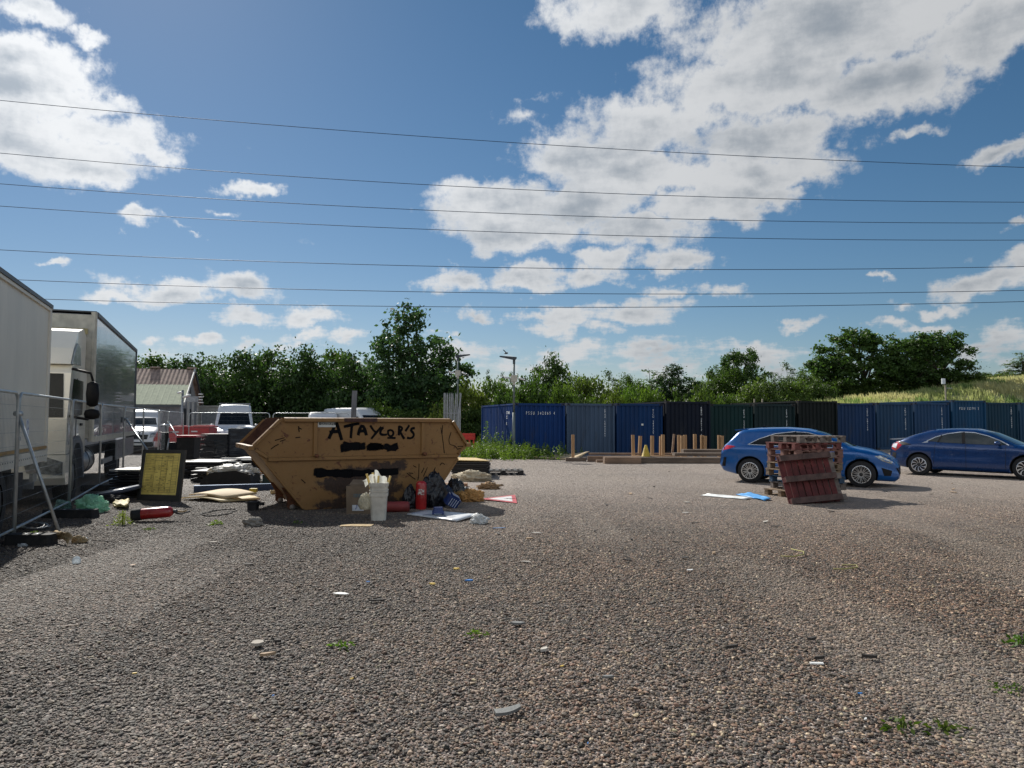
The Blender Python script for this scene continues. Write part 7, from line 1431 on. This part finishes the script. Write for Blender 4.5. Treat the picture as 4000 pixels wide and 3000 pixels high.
lump('clear_cup', 291, 2203, 30, 26, mat('clear_cup', (.6, .68, .74), .1, transl=.4, alpha=.6, bump=0), 'clear plastic cup lying alone on the gravel', 'cup', 68, .9, .06, smooth=True); lump('tissue', 80, 2137, 30, 12, TP('tissue', (.6, .62, .63), .2), 'white tissue in front of the nearest fence foot', 'tissue', 69, .8, .5)
weed(475, 2050, 34, 58, 'bright yellow green weed beside the lying extinguisher', 11, 71, leaf=.014, sp=24, tint=(1.7, 1.4, 1)); weed(847, 2050, 12, 26, 'small green weed on open gravel near the rubber loop', 4, 72, leaf=.018, sp=18, tint=(1.2, 1.2, 1)); weed(580, 2070, 12, 12, 'tiny weed under the lying extinguisher', 5, 73, leaf=.013, sp=12); weed(130, 2096, 30, 22, 'thin green blades behind the nearest fence foot', 6, 74, leaf=.02, sp=14)
# ------------------------------------------------------------------ overhead lines
WR = mat('power_line', (.02, .045, .09), .5, .3, bump=0)
for k, (y0, ym, y1, lb) in enumerate(((392, 557, 654, 'uppermost overhead line, crossing the big clouds'), (598, 739, 790, 'second overhead line from the top'), (718, 835, 871, 'third overhead line from the top'), (805, 908, 938, 'fourth overhead line from the top'), (976, 1046, 1041, 'fifth overhead line from the top'), (1090, 1145, 1134, 'overhead line second from the bottom'), (1163, 1200, 1178, 'lowest overhead line, just over the tree tops'))):
    Y = 45; A = at(0, y0, Y); Bm = at(2000, ym, Y); Cc = at(4000, y1, Y); pts_ = []
    for j in range(-6, 27):
        u = j / 20; l0, l1, l2 = (1 - u) * (1 - 2 * u), 4 * u * (1 - u), u * (2 * u - 1); pts_.append(A * l0 + Bm * l1 + Cc * l2)
    b = MB(); b.tube(pts_, .020, 5); o = b.build('overhead_line', WR); tag(o, lb, 'power line', 'overhead power lines')
# ------------------------------------------------------------------ litter on the open gravel
def flat(name, px, py, wpx, m, label, cat, seed, asp=.5, th=.012, rz=0.0, tilt=0.06, n=6):
    g_ = gd(px, py); w_ = wpx / F * g_.y; rnd = random.Random(seed); pts_ = []
    for k in range(n):
        a = 2 * PI * k / n + rnd.uniform(-.25, .25); r_ = rnd.uniform(.75, 1.1); pts_.append((math.cos(a) * w_ / 2 * r_, math.sin(a) * w_ / 2 * asp * r_))
    b = MB(); b.prism(pts_, 0, th, 0, axis='z'); o = b.build(name, m); o.location = (g_.x, g_.y, .022); o.rotation_euler = (tilt, rnd.uniform(-.05, .05), rz); return tag(o, label, cat)
D_ = 1.808; SL = mat('slate_grey', (.15, .155, .15), .7, bump=.2); PAP = mat('paper_white', (.68, .69, .67), .6); YW = mat('yellow_scrap', (.62, .42, .06), .6); BL = mat('blue_scrap', (.03, .20, .55), .4); BEI = mat('beige_slab', (.34, .30, .25), .8, bump=.2); DRK = mat('dark_bark', (.035, .03, .026), .85, bump=.3)
flat('white_paper', 1332, 2328, 62, PAP, 'torn white paper lying in the middle ground before the skip', 'paper', 1, .5, .004)
flat('yellow_scrap', 1782, 2231, 26, YW, 'pale yellow scrap, highest of the yellow ones before the skip', 'scrap', 2, .6); flat('yellow_scrap', 1689, 2291, 26, YW, 'yellow scrap lower than the blue shard', 'scrap', 3, .6); flat('blue_shard', 1834, 2277, 36, BL, 'thin blue plastic shard between yellow scraps', 'shard', 4, .35)
flat('broken_slab', 1004, 2530, 52, BEI, 'flat beige broken slab lying alone with a notched edge', 'slab', 5, .9, .02, n=7); flat('slate_piece', 2022, 2448, 56, SL, 'grey slate fragment in the middle of the gravel', 'slate', 6, .4, .015)
# curved tile in the foreground
g_ = gd(1990, 2806); b = MB(); n = 14
b.prism([(-.075 + .15 * k / n, .0 + .035 * math.sin(PI * k / n) * -.6 + .03 * k / n) for k in range(n + 1)] + [(.075 - .15 * k / n, .045 + .02 * math.sin(PI * k / n) * -.4 + .018 * (1 - k / n)) for k in range(n + 1)], 0, .016, 0, axis='z'); o = b.build('curved_tile', SL); o.location = (g_.x, g_.y, .024); o.rotation_euler = (.10, -.05, .28); tag(o, 'curved grey tile fragment, largest piece in the foreground', 'tile')
flat('slate_piece', 2372, 2660, 50, SL, 'small slate sliver above the thin dark cable', 'slate', 8, .35, .012); flat('slate_piece', 2485, 2757, 34, mat('brown_slab', (.12, .10, .09), .8), 'small brownish stone flake past the curved tile', 'stone flake', 9, .6, .012)
b = MB(); b.tube([gd(2145, 2735, .03), gd(2230, 2728, .035), gd(2340, 2708, .03)], .003, 5); o = b.build('thin_cable', DRK); tag(o, 'thin dark cable end lying straight above the curved tile', 'cable')
for k, (x, y, w_, r_, lb) in enumerate(((1583, 1406, 30, .3, 'dark bark chip in the lower half of the gravel'), (1770, 1431, 28, .3, 'dark bark chip just above the white plastic strip'), (1880, 1428, 38, -.2, 'longer dark bark chip past the white plastic strip'), (1376, 1522, 16, .1, 'tiny dark chip near the curved tile'), (600, 1395, 14, .2, 'dark chip beside the notched beige slab'))): flat('bark_chip', x * D_, y * D_, w_ * D_, DRK, lb, 'bark chip', 20 + k, .22, .02, r_)
a_ = gd(3157, 2610); b = MB(); b.box((0, 0, .004), (.085, .022, .008)); o = b.build('white_strip', PAP); o.location = (gd(3188, 2608).x, a_.y, .028); o.rotation_euler = (.1, 0, -.05); tag(o, 'small bright white plastic strip in the foreground gravel', 'plastic strip')
for k, (x, y, w_, m, nm, lb) in enumerate(((1858, 1507, 11, BL, 'blue_scrap', 'tiny blue scrap in the foreground, nearest the white strip'), (795, 1262, 10, BL, 'blue_scrap', 'tiny blue scrap between the skip and the white paper'), (1491, 1236, 20, PAP, 'white_scrap', 'small white scrap on the open gravel before the pallets'), (1078, 1144, 32, mat('pen_blue', (.08, .22, .45), .4), 'blue_straw', 'thin blue plastic piece before the white plastic bag'), (290, 1463, 12, YW, 'yellow_leaf', 'small yellow leaf in the lower gravel under the fence side'), (1214, 1447, 12, YW, 'yellow_scrap', 'yellow scrap above the slate sliver'), (460, 1175, 22, BEI, 'beige_scrap', 'small beige scrap below the rubber loop'), (1917, 1282, 16, mat('peach', (.5, .33, .2), .7), 'peach_scrap', 'pale peach scrap beyond the bent stalks'), (1870, 1563, 14, PAP, 'white_scrap', 'small white scrap lowest in the picture'), (760, 1475, 10, YW, 'yellow_leaf', 'tiny yellow leaf below the small green sprig'), (590, 1512, 8, BL, 'blue_scrap', 'tiny blue scrap at the bottom under the beige slab'), (287, 1225, 16, mat('peach', (.5, .33, .2), .7), 'peach_scrap', 'pinkish scrap between the clear cup and the beige scrap'), (430, 1113 + 40, 10, BEI, 'beige_scrap', 'tiny beige scrap close to the lying extinguisher'), (1270, 1617, 7, BL, 'blue_scrap', 'tiny blue scrap at the very bottom'), (1362, 1068, 26, mat('tan_chip', (.33, .23, .14), .8), 'wood_chip', 'tan wood chip on the far gravel before the white strip'), (2060, 1065, 28, mat('tan_chip', (.33, .23, .14), .8), 'wood_chip', 'tan wood chip on the gravel before the dark blue car'), (1845, 1047, 40, YW, 'yellow_leaf', 'yellowish leaf on the gravel before the dark blue car'))):
    flat(nm, x * D_, y * D_, w_ * D_, m, lb, 'scrap', 40 + k, .35 if 'straw' not in nm else .12, .006, .1 * k)
ST = mat('dry_stalk', (.28, .26, .08), .7)
for pts_, lb in ((((3050, 2172), (3100, 2174), (3140, 2165), (3140, 2155), (3090, 2144)), 'bent dry stalk, the one further back'), (((3255, 2222), (3300, 2222), (3350, 2216), (3345, 2207), (3290, 2206)), 'bent dry stalk with a green end, the nearer one')):
    b = MB(); b.tube([gd(x, y, .03) for x, y in pts_], .007, 6); o = b.build('dry_stalk', ST); tag(o, lb, 'stalk')
for k, (x, y, w_, h_, n_, lb, tn) in enumerate(((1948, 1575, 9, 36, 5, 'small dandelion like weed in the near gravel, taller of the two', (.6, .62, .5)), (2045, 1577, 14, 18, 6, 'low weed in the near gravel, flatter of the two', (.62, .6, .45)), (737, 1398, 12, 12, 4, 'tiny green sprig alone in the gravel below the white paper', (1, 1.2, .8)), (2208, 1392, 16, 24, 8, 'dark green weed cut by the picture edge', (.6, .8, .5)), (1035, 1370, 10, 8, 4, 'tiny sprig above the slate fragment', (1, 1.1, .7)), (2180, 1490, 22, 12, 5, 'thin scattered weed sprigs near the picture edge', (.5, .6, .4)), (645, 1132, 8, 9, 3, 'tiny sprig below the lying extinguisher nozzle', (1, 1.1, .7)))):
    weed(x * D_, y * D_, w_ * D_, h_ * D_, lb, n_, 80 + k, leaf=.020, sp=7, tint=tn)
rnd = random.Random(99)
CH = [(mat('dark_bark', (.035, .03, .026)), 'dark_chip', 'small dark chip, one of many strewn over the open gravel', 'dark chips strewn over the gravel'), (mat('pale_chip', (.45, .42, .37), .8), 'pale_chip', 'small pale chip, one of many strewn over the open gravel', 'pale chips strewn over the gravel'), (mat('tan_chip', (.33, .23, .14), .8), 'wood_splinter', 'small tan wood splinter, one of many strewn over the open gravel', 'wood splinters strewn over the gravel')]
for k in range(66):
    m_, nm_, lb_, gr_ = CH[(0, 0, 1, 2, 0, 1)[k % 6]]; y_ = rnd.uniform(5, 26); x_ = rnd.uniform(-.45, .62) * y_; s_ = rnd.uniform(.03, .085)
    if y_ > 11 and x_ < 1: continue
    b = MB(); n_ = 6; b.prism([(math.cos(2 * PI * q / n_ + rnd.uniform(-.3, .3)) * s_, math.sin(2 * PI * q / n_) * s_ * rnd.uniform(.18, .5)) for q in range(n_)], 0, rnd.uniform(.006, .018), 0, axis='z')
    o = b.build(nm_, m_); o.location = (x_, y_, gz(x_, y_) + .02); o.rotation_euler = (rnd.uniform(-.12, .12), rnd.uniform(-.12, .12), rnd.uniform(0, 3.1)); tag(o, lb_, 'chip', gr_)
g_ = gd(1390, 2058); b = MB(); b.grid(lambda u, v: (-.24 + u * .48, -.05 + v * .22 , .006 + .010 * math.sin(PI * u) * math.sin(PI * v)), 10, 6); o = b.build('sand_spill', mat('sand', (.42, .31, .17), .95, var=.3, scale=20, bump=.5)); o.location = (g_.x, g_.y, .012); tag(o, 'small spill of pale sand at the edge of the skip\'s shadow', 'sand')
for me_ in [m for m in bpy.data.meshes if m.users == 0]: bpy.data.meshes.remove(me_)
